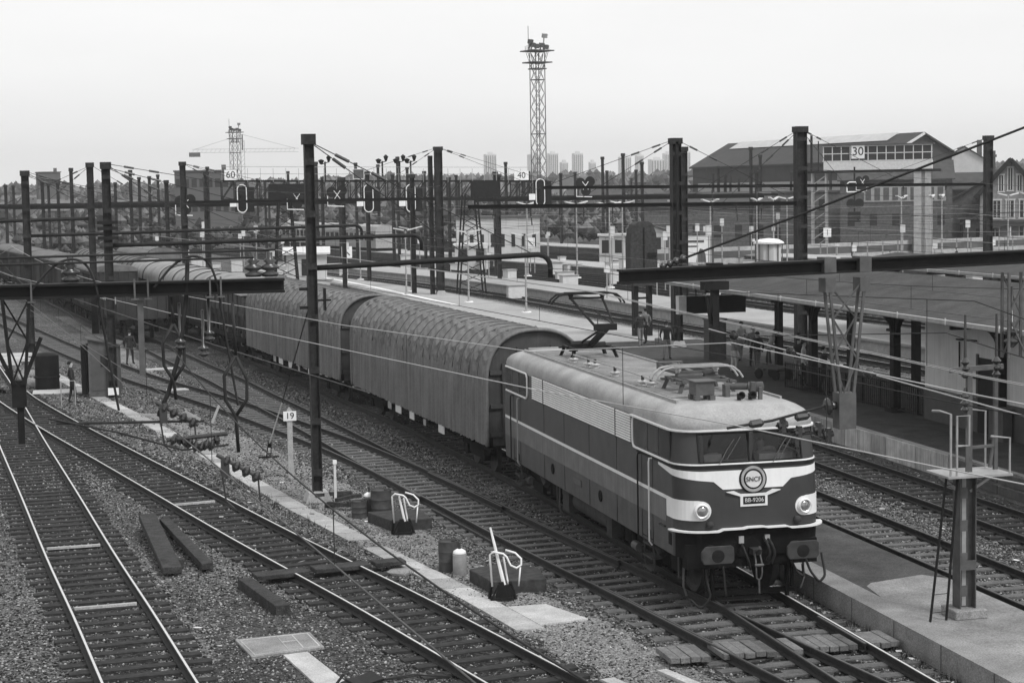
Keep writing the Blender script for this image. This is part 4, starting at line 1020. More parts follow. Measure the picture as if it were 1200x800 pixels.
# rake of brown wooden box wagons on the neighbouring track
gb = 'wooden box wagons standing on the neighbouring track'
def slat_wagon():
    t = roof_wagon('open slatted wagon with pale slats, nearest of the wooden wagons', 9.5, 'wagon_roof', False, 3, gb, 2.6, 2.75)
    b = MB()
    for i in range(12): b.box(-1.47, -1.43, -4.3+i*.75-.13, -4.3+i*.75+.13, 2.1, 2.55)
    b.build('pale_slat', 'offwhite', t); return t
sw = slat_wagon(); place_on(sw, T1, 77.6)
bw0 = roof_wagon('wooden box wagon with pale flat roof, next behind the slatted one', 12.0, 'wagon_roof', False, 2, gb, 3.45, 3.85); place_on(bw0, T1, 90.2)
for i, lb in enumerate(('third wooden wagon from the slatted end, with pale flat roof', 'fourth wooden wagon from the slatted end, behind the second dark mast', 'fifth wooden wagon from the slatted end, near the far left bend', 'farthest wooden wagon at the left bend of the rake')):
    place_on(dup(bw0, (0, 0, 0), 0, lb), T1, 103.4+13.1*i)
# far mound-shaped covered wagons beyond at the left
gt = 'tarpaulin covered wagons far left'
for i, (x, y) in enumerate(((-22, 150), (-25.5, 168), (-7.0, 128))):
    t = roof_wagon(('dark round topped wagon behind the wooden rake at the far left', 'farthest dark round topped wagon at the left edge', 'round topped wagon beyond the freight train by the far masts')[i], 14, 'tarp', True, 2, gt); t.location = (x, y, 0); t.rotation_euler = (0, 0, R(9))

# ------------------------------------------------------------------ masts, portals and overhead line
def hsec(b, x, y, z0, z1, w_=.28, d=.26, fl=.02):
    b.box(x-w_/2, x-w_/2+fl, y-d/2, y+d/2, z0, z1); b.box(x+w_/2-fl, x+w_/2, y-d/2, y+d/2, z0, z1); b.box(x-w_/2+fl, x+w_/2-fl, y-.012, y+.012, z0, z1)
    z = z0+.8
    while z < z1-.3: b.box(x-w_/2+fl, x+w_/2-fl, y-d/2, y-d/2+.012, z-.09, z+.09); z += 1.4
def stay(b, ins, p, q, n=2):
    p, q = Vector(p), Vector(q); b.tube([p, q], .014, 5)
    d = (q-p).normalized()
    for k in range(n):
        c = p+d*(.8+1.1*k); q_ = MB(); q_.cyl(c, c+d*.42, .045, n=8); ins.append(q_)
def mast(label, x, y, h, w_=.28, d=.26, z0=GZ, cap=True, foot=True, name='catenary_mast', group='overhead line masts'):
    t = thing(name, label, 'mast', (x, y, z0), 0, group)
    b = MB(); hsec(b, 0, 0, 0, h-z0, w_, d); b.build('post', 'pole', t)
    if cap: b = MB(); b.box(-w_/2-.05, w_/2+.05, -d/2-.05, d/2+.05, h-z0-.28, h-z0); b.build('cap', 'pole', t)
    if foot: b = MB(); b.prism([(-.36, 0), (.36, 0), (.26, .28), (-.26, .28)], 'y', -.34, .34); b.build('footing', 'concrete', t)
    return t
def arm(t, x1, z0, z1, hook=True, r=.075, y=0, stays=(), top=9., i0=0.15):
    """tubular cantilever in local coordinates"""
    n = 10; P = [(i0+(x1-i0)*i/n, y, z0+(z1-z0)*i/n) for i in range(n+1)]
    if hook:
        sg = 1 if x1 > 0 else -1
        P += [(x1+sg*.35*math.sin(a), y, z1-.35+.35*math.cos(a)) for a in (.4, .8, 1.2, 1.57)]+[(x1+sg*.35, y, z1-.65)]
    b = MB(); b.tube(P, r, 8); a = b.build('cantilever', 'iron', t, smooth=True)
    if stays:
        b = MB(); ins = []
        for xs in stays: stay(b, ins, (0, y, top), (xs, y, z0+(z1-z0)*xs/x1))
        b.build('stay', 'wire_dark', t); [q.build('stay_insulator', 'insul', t) for q in ins]
    return a
mA = mast('tall slim mast on a pale footing beside the turnout and the 19 sign', -6.55, 16.27, 9.73, .26, .26); arm(mA, 6.3, 6.35, 6.56, True, .075, 0, (4.4, 6.2), 9.75)
b = MB(); b.box(-.35, -.13, -.06, .06, 5.75, 5.83); b.box(-.35, -.13, -.06, .06, 5.25, 5.33); b.box(.13, .5, -.05, .05, 5.45, 5.5); b.box(.3, .36, -.1, .1, 5.2, 5.8); b.build('bracket', 'iron', mA)
mB = mast('dark mast beside the track hut with a white sign plate at its foot', -11.45, 45, 9.6, .36, .34, foot=False); arm(mB, 12.9, 6.35, 6.5, True, .085, 0, (7, 11.5), 9.6)
b = MB(); b.box(-.22, .22, -.24, -.2, .12, .42); b.build('plate', 'white', mB)
b = MB()
for z in (6.6, 7.0, 7.25): b.box(-.42, .42, -.28, .2, z, z+.14)
b.build('clamp', 'iron', mB)
mC = mast('dark mast left of the wooden wagons, standing over the pale timber stack', -15.29, 67, 9.63, .40, .36, foot=False); arm(mC, 17.5, 6.4, 6.6, True, .085, 0, (8, 15), 9.6)
mD = mast('dark mast on the walkway whose beam reaches to the left edge', -11.83, 82.2, 10.3, .42, .38, foot=False); arm(mD, -9, 7.1, 7.0, False, .11, 0, (-4, -7.5), 10.3, -.15)
mE = mast('dark mast rising beyond the silver roofed wagons', -5.3, 99, 10.6, .42, .38, foot=False)
mF = mast('double mast on the far part of the main platform beyond the wagons', 13.5, 100.5, 11.5, .55, .5, z0=.55)
b = MB(); hsec(b, -.55, .3, 0, 10.3, .3, .4); b.build('post', 'pole', mF)
def portal(label, p, q, th=.22, dp=.26, name='portal_beam', lattice=False):
    t = thing(name, label, 'portal beam', tuple(p), 0, 'beams carrying the overhead line'); d = Vector(q)-Vector(p); b = MB()
    if lattice:
        for dz in (-th/2, th/2): b.bar((0, 0, dz), d+Vector((0, 0, dz)), .07)
        n = int(d.length/th/1.2)
        for i in range(n): b.bar(d*(i/n)+Vector((0, 0, -th/2 if i % 2 else th/2)), d*((i+1)/n)+Vector((0, 0, th/2 if i % 2 else -th/2)), .045)
    else:
        l = d.length; rot = Matrix((d.normalized(), Vector((0, 0, 1)).cross(d.normalized()).normalized(), Vector((0, 0, 1)))).transposed()
        b.box(0, l, -dp/2, dp/2, th/2-.03, th/2, rot); b.box(0, l, -dp/2, dp/2, -th/2, -th/2+.03, rot); b.box(0, l, -.02, .02, -th/2+.03, th/2-.03, rot)
    b.build('beam', 'iron', t); return t
portal('far beam linking the mast beyond the wagons with the double platform mast', (-5.1, 99, 7.72), (13.2, 100.5, 7.65), .22)
mG = mast('thick double mast standing on the main platform beside the dark cabinet', 15.15, 50.2, 10.5, .46, .46, z0=.55)
b = MB(); b.box(-.06, .06, -.28, -.24, 0, 9.8); b.build('cover_strip', 'iron', mG)
mH = mast('dark mast beyond the canopy, between the rails, in front of the engine shed', 21.5, 50.2, 11.0, .52, .5, foot=False)
pg = portal('long beam through the thick platform mast, reaching over the tracks', (5.0, 50.2, 7.42), (21.3, 50.2, 7.3), .2); 
b = MB()
for x in (1.2, 3.0, 4.4, 5.6, 7.0, 12, 13.2, 14.5):
    b.bar((x, 0, -.1), (x+random.uniform(-.1, .1), 0, -.9), .05); insulator(b, x, 0, -.55, .3, .07)
b.build('hanger', 'insul', pg)
mG2 = mast('dark mast close behind the thick platform mast', 24.3, 76, 10.7, .42, .4, foot=False)
mI = mast('dark mast near the gabled house at the right', 45.2, 76, 11.2, .48, .44, foot=False)
pi_ = portal('upper beam joining the rear masts in front of the engine shed', (15.2, 76, 8.3), (45, 76, 8.05), .2)
b = MB()
for x in (11, 14, 16.5, 24, 27):
    b.bar((x, 0, -.1), (x, 0, -1.0), .05); insulator(b, x, 0, -.6, .35, .08)
b.build('hanger', 'insul', pi_)
def topwires(t, pts, h):
    b = MB(); ins = []
    for q in pts: stay(b, ins, (0, 0, h), q, 2)
    b.build('stay', 'wire_dark', t); [q.build('stay_insulator', 'insul', t) for q in ins]
topwires(mF, [(-9, 0, 8.2), (-4.5, 0, 8), (7, 2, 8.3), (10, 2, 8)], 11.0-.1)
topwires(mG, [(-8.5, 0, 7.1), (-5, 0, 7.0), (5.5, 0, 7.2)], 9.9); topwires(mH, [(-5.5, 0, 8), (-4, 0, 7.6), (9, 8, 8.6), (6, 8, 8.2)], 11.1); topwires(mI, [(-9, 0, 8.4)], 11.3)
topwires(mC, [(5, 0, 6.7), (9, 3, 7)], 9.8); topwires(mD, [(5, 0, 7.2)], 10.4); topwires(mE, [(8, 0, 8.2), (11, 0, 8.1), (5, 0, 8)], 10.7); topwires(mB, [(4.5, 0, 6.5), (10, 3, 8)], 9.75)
# near portal with its drop arms (two halves)
pl_ = portal('near dark portal beam at the left carrying insulators and pipes', (-19, -8.5, 6.94), (-10.0, -8.5, 6.92), .19, .24)
pr_ = portal('near dark portal beam at the right passing above the canopy', (-5.35, -8.5, 6.9), (7.0, -8.5, 7.16), .2, .24)
def droparm(par, x, w0, w1, z1, mt='iron', box=True):
    b = MB(); N = 3 if box else 2
    L0, R0, L1, R1 = Vector((x-w0/2, 0, -.1)), Vector((x+w0/2, 0, -.1)), Vector((x-w1/2, 0, z1)), Vector((x+w1/2, 0, z1))
    for dy in (-.1, .1):
        o = Vector((0, dy, 0)); b.bar(L0+o, L1+o, .036, .036); b.bar(R0+o, R1+o, .036, .036)
        for i in range(N):
            a, c = i/N, (i+1)/N; p, q = (L0.lerp(L1, a), R0.lerp(R1, c)) if (i+(dy > 0)) % 2 else (R0.lerp(R1, a), L0.lerp(L1, c)); b.bar(p+o, q+o, .022)
    if box:
        b.box(x-w0/2-.08, x-w0/2+.1, -.14, .14, -.02, .2); b.box(x+w0/2-.1, x+w0/2+.08, -.14, .14, -.02, .2); b.box(x-w0/2-.06, x-w0/2+.09, -.13, .13, -.3, -.1); b.box(x+w0/2-.09, x+w0/2+.06, -.13, .13, -.3, -.1)
        b.box(x-w1/2-.04, x+w1/2+.04, -.12, .12, z1-.42, z1+.1)
    return b.build('drop_arm', mt, par)
droparm(pr_, 3.36, .56, .18, -1.85, 'steel'); droparm(pr_, 6.05, .32, .3, -1.35, 'steel', False)
droparm(pl_, 5.55, .34, .16, -1.2, 'iron', False)
b = MB(); b.box(5.46, 5.64, -.09, .09, -1.5, -1.15); b.bar((5.55, 0, -1.5), (5.56, 0, -1.98), .085); b.bar((5.3, -.1, -.75), (5.5, -.1, -1.2), .05); b.bar((5.85, -.1, -.6), (5.6, -.1, -1.2), .05); b.build('drop_foot', 'iron', pl_)
b = MB(); b.bar((7.1, 0, -.1), (7.12, 0, -1.15), .075); b.box(6.98, 7.24, -.09, .09, -.16, -.1); b.build('drop_post', 'steel', pl_)
b = MB(); b.bar((1.40, 0, -.1), (1.40, 0, -.75), .1); b.box(1.22, 1.58, -.1, .1, -.22, -.1); b.box(1.3, 1.5, -.08, .08, .1, .16); b.bar((1.28, 0, -.3), (1.34, 0, -.7), .04); b.build('drop_post', 'iron', pr_)
for par, x, zt in ((pl_, .15, 6.94), (pr_, 12.2, 7.1)):
    b = MB(); hsec(b, x, .2, GZ-6.92, .35, .34, .34); b.build('post', 'pole', par)
# insulators and pipes on the left beam
b = MB()
for x in (6.25, 8.60, 8.82): 
    b.lathe([(.1, .1), (.12, .14), (.05, .17), (.13, .21), (.12, .24), (.05, .27), (.09, .31), (.04, .34), (.04, .42)], (x, 0, 0), 12)
b.build('post_insulator', 'insul', pl_, smooth=True)
b = MB(); b.tube([(0, 0, .40), (6.2, 0, .43), (8.9, 0, .45)], .016, 6); b.tube([(0, -.12, .33), (6.2, -.12, .345), (8.6, -.12, .36)], .016, 6); b.build('bus_pipe', 'wire_dark', pl_)
b = MB()
for x in (5.75, 7.05, 7.22, 8.02, 8.16): b.box(x-.012, x+.012, -.135, -.12, -.16, .12); b.box(x-.05, x+.05, -.14, .14, -.155, -.135)
b.build('clamp', 'steel', pl_)
b = MB()
for x in (6.35, 7.9):
    q = [Vector(p) for p in ((x-.6, -.1, .0), (x-.3, -.1, .35), (x+.0, -.1, .42), (x+.2, -.1, .2), (x+.3, -.05, -.6), (x+.45, 0, -1.6))]
    for _ in range(3): q = [q[0]]+[w for a, c in zip(q, q[1:]) for w in (a*.75+c*.25, a*.25+c*.75)]+[q[-1]]
    b.tube(q, .017, 6)
b.tube([(7.75, 0, .4), (7.72, 0, -.1), (7.6, 0, -.9), (7.45, .1, -1.4), (7.3, 0, -1.7)], .03, 6)
b.build('jumper_cable', 'wire_dark', pl_, smooth=True)
b = MB()
for x, z in ((7.62, -.72), (7.92, -.82), (8.0, -.62)):
    b.lathe([(.02, -.12), (.07, -.09), (.075, -.075), (.025, -.05), (.065, -.02), (.07, 0), (.02, .03), (.02, .5)], (x, 0, z), 12)
b.build('hanging_insulator', 'insul', pl_, smooth=True)
b = MB()
for x in (6.0, 6.35):
    b.lathe([(.03, -.3), (.11, -.22), (.12, -.2), (.04, -.14), (.11, -.08), (.12, -.06), (.03, 0), (.02, .6)], (x, 0, -.9), 12)
b.build('hanging_insulator', 'insul', pr_, smooth=True)
def chain_drop(label, x, y, z0, z1, z2):
    """cable splitting into a loop and joining again, ending in an insulator cluster"""
    t = thing('hanging_tension_link', label, 'tension link', (x, y, z2), 0, 'tension links hanging below the left beam')
    b = MB(); h = z0-z2; k = z1-z2
    b.tube([(0, 0, h), (.02, 0, k+.45)], .02, 6)
    b.tube([(.02, 0, k+.45), (-.13, 0, k+.2), (-.12, 0, k-.1), (0, 0, k-.3), (.02, 0, .1)], .022, 6); b.tube([(.02, 0, k+.45), (.15, 0, k+.15), (.14, 0, k-.1), (0, 0, k-.3)], .022, 6)
    b.build('cable', 'wire_dark', t, smooth=True)
    b = MB()
    for i in range(4): b.lathe([(.02, 0), (.07, .03), (.08, .06), (.03, .1)], (-.18+.12*i, 0, .02-.07*i), 10, (1, 0, -.5))
    b.cyl((-.25, 0, .08), (.3, 0, -.25), .025); b.box(-.2, -.1, -.05, .05, -.2, .05); b.tube([(-.2, 0, -.1), (-.15, 0, -.5), (-.05, 0, -.6)], .012, 5); b.tube([(.25, 0, -.2), (.27, 0, -.55)], .012, 5)
    b.build('insulator_cluster', 'insul', t); return t
chain_drop('looped dark link hanging left, its insulators over the pale walkway', -11.48, -8.5, 6.8, 6.0, 5.35)
chain_drop('looped dark link hanging right, its insulators nearer the 19 sign', -10.82, -10.2, 6.8, 5.7, 4.85)
t = thing('registration_arm', 'dark horizontal arm with a heap of insulators over the curved track', 'registration arm', (-13.1, -8.5, 5.17))
b = MB(); b.tube([(.1, 0, .03), (2.0, 0, -.02)], .018, 6); b.tube([(0, 0, .1), (.9, -.05, -.12), (1.7, -.1, -.38), (2.3, -.1, -.34)], .014, 6); b.build('arm_tube', 'wire_dark', t)
b = MB()
for i in range(9): b.lathe([(.02, 0), (.08, .03), (.085, .05), (.03, .09)], (1.55+.07*i, random.uniform(-.1, .1), -.28+random.uniform(-.06, .08)), 8, (1, 0, random.uniform(-.5, .5)))
b.cyl((1.5, 0, -.25), (2.3, 0, -.2), .03); b.build('insulator_cluster', 'insul', t)
b = MB(); b.bar((1.75, 0, .12), (1.95, 0, -.0), .035); b.bar((2.2, 0, .18), (2.1, 0, -.05), .03); b.bar((1.2, 0, .1), (1.9, 0, .05), .03); b.build('pale_fitting', 'steel_pale', t)
# registration arm held by the lattice drop arm over the locomotive nose
t = thing('registration_arm', 'registration arm with cone insulators in front of the locomotive nose', 'registration arm', (-2.0, -8.5, 4.98))
b = MB(); b.tube([(-1.78, 0, -.27), (-1.1, 0, -.19), (-.3, 0, -.02), (0, 0, .02)], .022, 6); b.tube([(-1.3, .1, -.33), (-.9, .1, -.45), (-.5, .1, -.38), (-.25, .1, -.5)], .018, 6); b.tube([(-1.0, .1, -.28), (-.6, .1, -.42), (-.2, .1, -.4)], .02, 6); b.build('arm_tube', 'wire_dark', t)
b = MB()
for x in (-1.45, -.75): b.lathe([(.03, 0), (.06, .03), (.06, .18), (.03, .22)], (x, 0, -.24+.10*(x+1.5)), 8, (1, 0, .12))
b.lathe([(.03, 0), (.11, .02), (.13, .06), (.06, .12), (.05, .25)], (-.3, 0, -.03), 12, (1, 0, .1))
for x, z in ((-.9, -.28), (-.65, -.4), (-.35, -.36), (-.2, -.45)): b.cyl((x-.07, .1, z), (x+.07, .1, z+.02), .05); b.box(x-.03, x+.03, .05, .15, z-.1, z+.1)
b.build('insulator', 'insul', t)
# insulator bodies on the contact wire seen against the platform
def wire(name, label, pts, r, mt, group='overhead wires', sag=0., n=24, smooth=True):
    P = []
    for i in range(len(pts)-1):
        a, c = Vector(pts[i]), Vector(pts[i+1])
        for k in range(n):
            s = k/n; q = a.lerp(c, s); q.z -= sag*4*s*(1-s); P.append(q)
    P.append(Vector(pts[-1])); b = MB(); b.tube(P, r, 5); o = b.build(name, mt, None, smooth=True); return tag(o, label, 'wire', group)
def catenary(label, pts, mz, rc=.009, rm=.008, mc='wire_bright', mm='wire_dark', twin=0, drop=6.):
    """contact wire through pts; messenger above with heights mz at those points; droppers"""
    t = thing('overhead_line', label, 'overhead line', (0, 0, 0), 0, 'overhead contact lines')
    b = MB(); b.tube(pts, rc, 5)
    if twin: b.tube([(x+twin, y, z) for x, y, z in pts], rc, 5)
    b.build('contact_wire', mc, t, smooth=True)
    P = []; D = MB()
    for i in range(len(pts)-1):
        a, c = Vector(pts[i]), Vector(pts[i+1]); n = max(4, int((c-a).length/1.5))
        for k in range(n+(i == len(pts)-2)):
            s = k/n; q = a.lerp(c, s); h = mz[i]+(mz[i+1]-mz[i])*s-min(mz[i], mz[i+1])*.62*4*s*(1-s)*(1 if (c-a).length > 15 else 0); q2 = q+Vector((0, 0, max(.22, h))); P.append(q2)
            if k % 4 == 2: D.tube([q, q2], .006, 4)
    b = MB(); b.tube(P, rm, 5); b.build('messenger_wire', mm, t, smooth=True)
    D.build('dropper', 'wire_dark', t); return t
catenary('bright contact line sweeping over the curved track and across the wagons', [(-18.6, 67, 5.1), (-15.35, 45, 4.97), (-10.27, 17.8, 4.95), (-7.48, 4.2, 4.95), (-5.65, -4.6, 4.95), (-4.22, -9.9, 4.95), (-3.35, -14.2, 4.95), (-1.4, -24, 5.0)], [1.3, 1.25, .55, .5, .6, 1.1, .9, .5], mm='wire_bright')
catenary('contact line over the locomotive, held against the raised pantograph', [(-8.3, 100, 5.5), (-1.9, 40, 5.5), (.02, 11.9, 5.52), (-.05, 2, 5.42), (.05, -8.5, 5.3), (.1, -24, 5.3)], [1.2, 1.2, .55, .6, 1.1, .6], twin=.1, mc='steel_pale')
catenary('contact line above the turnout track left of the locomotive', [(-12.2, 100, 5.2), (-6.6, 50, 5.2), (-3.3, 17, 5.15), (-2.0, 5, 5.1), (-1.1, -2, 5.05), (-.4, -8.5, 4.95), (1, -24, 5.0)], [1.2, 1.1, .5, .35, .4, 1.0, .6], mc='wire_dark')
catenary('contact line above the leftmost track', [(-23.4, 110, 5.3), (-19.6, 80, 5.2), (-16.2, 46, 5.05), (-12.9, 10, 5.0), (-11.5, -8.5, 5.05), (-10, -26, 5.1)], [1.2, 1.2, 1.1, .5, 1.1, .6], mc='steel')
catenary('contact line of the track beside the low kerbed island', [(1.5, 110, 5.4), (5.2, 50, 5.4), (5.5, 20, 5.3), (5.6, -8.5, 5.35), (5.6, -24, 5.3)], [1.2, 1.2, .45, 1.1, .6], mc='steel')
catenary('contact line along the main platform edge', [(7.2, 110, 5.4), (8.9, 50, 5.4), (9.05, 20, 5.3), (9.05, -8.5, 5.4), (9.05, -24, 5.3)], [1.2, 1.2, .45, 1.1, .6], mc='steel')
catenary('contact line of the nearer track beyond the main platform', [(10, 150, 5.5), (16.6, 100, 5.5), (20.1, 50, 5.4), (21, 10, 5.4)], [1.2, 1.2, 1.2, 1], mc='wire_dark')
catenary('contact line of the farther track beyond the main platform', [(13, 150, 5.5), (20.2, 100, 5.5), (23.6, 50, 5.4), (24.5, 10, 5.4)], [1.2, 1.2, 1.2, 1], mc='wire_dark')
ins = thing('section_insulator', 'row of cone insulators on the bright wire across the platform', 'insulator', (0, 0, 0))
b = MB()
def P3(a, c, s): return Vector(a).lerp(Vector(c), s)
A_, B_ = (1.1, 6.0, 4.95), (-.15, -10.5, 4.93)
for s in (.12, .36, .62):
    p = P3(A_, B_, s); d = (Vector(B_)-Vector(A_)).normalized(); b.lathe([(.015, -.25), (.03, -.1), (.085, -.02), (.09, .03), (.05, .06), (.035, .2), (.015, .4)], p, 12, d)
    b.build('insulator_body', 'insul', ins, smooth=True)
b = MB(); b.tube([A_, B_], .013, 6); b.build('tie_rod', 'wire_bright', ins)
wire('feeder_cable', 'dark feeder cable rising from the right portal beam towards the upper right', [(-4.75, -8.5, 7.02), (-3.0, -9.5, 7.75), (.2, -11.4, 9.15), (4, -13.5, 10.9)], .017, 'wire_dark', None)
b = MB(); d = Vector((1.75, -1, .73)).normalized()
for k in range(4): b.lathe([(.02, -.03), (.055, 0), (.055, .02), (.03, .06)], Vector((-4.72, -8.5, 7.03))+d*.1*k, 10, d)
tag(b.build('strain_insulator', 'insul', None, smooth=True), 'strain insulator at the lower end of the rising feeder cable', 'insulator')
for i, (a, c) in enumerate((((-20, 60, 6.4), (-9, -9, 5.5)), ((-22, 75, 7.1), (-11.3, -7, 5.2)))):
    wire('stay_wire', ('upper pale stay wire slanting over the hut and the walkway', 'lower pale stay wire ending at the left insulator cluster')[i], [a, c], .007, 'steel', None, .25)
# background overhead wires strung between far masts
def farwires():
    k = 0
    lines = []
    for off in (14.6, 18.2, 21.8, 25, 36, 40, 44, 48):
        for dz in (5.4, 6.5): lines.append([(pf(y)+off, y, dz+.1*math.sin(y)) for y in (30, 60, 100, 150, 200)])
    for off in (4.2, 8.2, -12, -8): 
        for dz in (5.4, 6.5): lines.append([(T0(y)+off, y, dz) for y in (70, 100, 140, 190)])
    for l in lines:
        o = wire('overhead_wire', 'thin overhead wire strung over the background yard tracks', l, .010, 'wire_dark' if k % 3 else 'wire_bright', 'thin wires over the background yard', .3, 8); k += 1
farwires()
for k, (a, c) in enumerate((((21.5, 50, 9.0), (60, 40, 6.5)), ((15, 50, 8.8), (45, 76, 7.4)), ((13.5, 100, 7.0), (45, 76, 6.6)), ((24, 76, 7), (62, 60, 6.0)), ((13.5, 100, 8.6), (-5, 99, 8.9)), ((22, 50, 6.3), (80, 75, 6.3)), ((15, 50, 6.0), (70, 110, 6.2)), ((24, 76, 6.1), (90, 115, 6.6)))):
    wire('cross_wire', 'thin cross wire between the masts in front of the brick buildings', [a, c], .011, 'wire_dark' if k % 2 else 'steel', 'thin cross wires at the right', .5, 12)
# ------------------------------------------------------------------ canopy and platform building
def canopy(label, xe, xr, xf, y0, y1, ze, zr, cols, colx, zp, n0=1.0):
    t = thing('platform_canopy', label, 'canopy', ((xe+xf)/2, y0, zp), 0); ox, oy, oz = (xe+xf)/2, y0, zp
    P = [(xe-ox, ze-oz), (xr-ox, zr-oz), (xf-ox, ze-oz), (xf-ox, ze-oz-.06), (xr-ox, zr-oz-.06), (xe-ox, ze-oz-.06)]
    b = MB(); b.prism(P, 'y', 0, y1-y0); r = b.build('roof', 'canopy_roof', t)
    b = MB()
    for x, s in ((xe-ox, -1), (xf-ox, 1)): b.box(*sorted((x, x+s*.14)), -.05, y1-y0+.05, ze-oz-.10, ze-oz+.02); b.box(*sorted((x, x-s*.05)), 0, y1-y0, ze-oz-.15, ze-oz-.065)
    b.build('gutter', 'steel_pale', r)
    b = MB()
    for i in range(int((y1-y0)/3.2)):
        y = 1.4+i*3.2; b.box(xe-ox-.16, xe-ox-.14, y, y+.05, ze-oz-.12, ze-oz+.08)
    b.build('gutter_bracket', 'offwhite', r)
    b = MB()
    for x in colx: b.box(x-ox-.09, x-ox+.09, .2, y1-y0-.2, ze-oz-.33+(.12), ze-oz-.07)
    for yc in cols: b.box(xe-ox+.1, xf-ox-.1, yc-oy-.06, yc-oy+.06, ze-oz-.28, ze-oz-.08)
    b.build('beam', 'iron', t)
    for x in colx:
        for yc in cols:
            if yc == 37.5: x = x+(1.55 if x < 15 else .6)
            b = MB(); cx, cy, top = x-ox, yc-oy, ze-oz-.2
            b.box(cx-.13, cx+.13, cy-.15, cy+.15, 0, top); b.prism([(-.3, 0), (.3, 0), (.22, .14), (-.22, .14)], 'x', cx-.25, cx+.25, (0, cy, 0))
            R_ = 1.0
            for sg in (-1, 1):
                arc = [(cy+sg*.15, top-R_)]+[(cy+sg*(.15+R_*(1-math.cos(a))), top-R_+R_*math.sin(a)) for a in [math.pi/2*i/8 for i in range(1, 9)]]+[(cy+sg*.15, top)]
                b.prism(arc, 'x', cx-.07, cx+.07)
                arc = [(cx+sg*.13, top-.8)]+[(cx+sg*(.13+.8*(1-math.cos(a))), top-.8+.8*math.sin(a)) for a in [math.pi/2*i/6 for i in range(1, 7)]]+[(cx+sg*.13, top)]
                b.prism(arc, 'y', cy-.05, cy+.05)
            b.build('column', 'iron', t)
    return t
canopy('long dark canopy on curved iron columns over the main platform', 12.0, 16.3, 20.3, -8, 41.8, 4.13, 4.95, (2, 9, 16, 23.2, 30.2, 37.5), (13.75, 17.9), .55)
canopy('second canopy with pale gutter behind the main platform canopy', 27, 30.2, 33.4, 30, 58, 4.05, 4.5, (34, 41, 48, 55), (28.6, 31.8), .5)
w_ = thing('waiting_room', 'pale rendered platform building with dark base under the canopy', 'building', (15.9, 6, .55))
b = MB(); b.box(-2.05, 1.6, -14, 15.2, 0, 3.25); wl_ = b.build('wall', 'wall_white', w_)
b = MB(); b.box(-2.065, 1.615, -14.01, 15.215, 0, 1.05); b.build('dado', 'wall_dark', wl_)
for y in (11.0, 6.3, 2): 
    b = MB(); b.box(-2.085, -2.0, y-.55, y+.55, .02, 2.3); d_ = b.build('door', 'black', w_)
    b = MB()
    for e in (-.62, .62): b.box(-2.1, -2.0, y+e-.06, y+e+.06, .02, 2.4)
    b.build('frame', 'wall_dark', d_)
b = MB(); b.tube([(-2.12, 12.9, 2.75), (-2.12, 11.6, 2.8)], .03); b.tube([(-2.12, 12.7, 2.7), (-2.12, 12.7, 1.7), (-2.12, 11.4, 1.65)], .03); b.build('pipe', 'iron', w_)
b = MB(); b.box(-2.5, -2.1, 9.3, 10.3, .9, .98); b.box(-2.45, -2.15, 9.35, 10.2, 0, .9); b.build('counter', 'wall_dark', w_)
f_ = thing('iron_railing', 'black iron railing between the canopy columns', 'railing', (13.3, 26, .55))
b = MB()
pts = [(-.25, 5.2), (.15, 2.0), (.55, -4.6)]
for a, c in zip(pts, pts[1:]):
    a, c = Vector((*a, 0)), Vector((*c, 0)); L_ = (c-a).length; n = int(L_/.14)
    for i in range(n+1):
        p = a.lerp(c, i/n); b.bar(p+Vector((0, 0, .05)), p+Vector((0, 0, 1.0)), .018 if i % 9 else .05)
    for z in (.1, .95): b.bar(a+Vector((0, 0, z)), c+Vector((0, 0, z)), .04)
b.build('bars', 'iron', f_)
t = thing('cabinet_tower', 'tall dark casing with rounded top standing on two legs on the platform', 'cabinet', (15.6, 57.2, .55))
def casing(x0, x1, y0, y1, z0, z1):
    b = MB(); xm = (x0+x1)/2; P = [(x0+.12, z0), (x1-.12, z0), (x1, z0+.5), (x1, z1-1.2), (x1-.06, z1-.6), (x1-.22, z1-.15), (x1-.45, z1), (x0+.45, z1), (x0+.22, z1-.15), (x0+.06, z1-.6), (x0, z1-1.2), (x0, z0+.5)]
    b.prism(P, 'y', y0, y1); return b
casing(-.72, .72, -.45, .45, 2.6, 5.9).build('casing', 'rust', t)
b = MB(); b.box(-.5, -.25, -.2, .2, 0, 2.65); b.box(.28, .5, -.2, .2, 0, 2.65); b.box(-.25, .28, -.1, .1, 1.9, 2.0); b.build('leg', 'iron', t)
b = MB(); b.box(-.03, .03, -.5, -.45, 2.8, 5.6); b.box(.2, .65, -.55, -.45, 4.1, 4.3); b.box(.15, .6, -.52, -.45, 3.4, 3.5); b.build('door_seam', 'iron', t)
t = thing('display_box', 'dark hanging train display box with a pale end under the canopy tip', 'display box', (13.6, 41.5, 2.75))
b = MB(); b.box(-1.0, 1.7, -.2, .2, 0, .75); b.build('box', 'black', t); b = MB(); b.box(-1.34, -1.0, -.21, .21, -.02, .77); b.build('end_cap', 'offwhite', t)
b = MB(); b.bar((-.5, 0, .75), (-.5, 0, 1.1), .05); b.bar((1.2, 0, .75), (1.2, 0, 1.1), .05); b.build('hanger', 'iron', t)
t = thing('telephone_cabinet', 'waist high grey box beside the nearest column row', 'cabinet', (14.6, 43.3, .55)); 
b = MB(); b.box(-.4, .4, -.35, .35, 0, 1.75); b.box(-.44, .44, -.39, .39, 1.75, 1.82); b.build('box', 'wall_dark', t); b = MB(); b.box(-.3, .3, -.365, -.35, .2, 1.6); b.build('door', 'steel', t)
t = thing('luggage_trolley', 'low dark trolley left on the platform near the waiting people', 'trolley', (13.9, 34.5, .55), R(20))
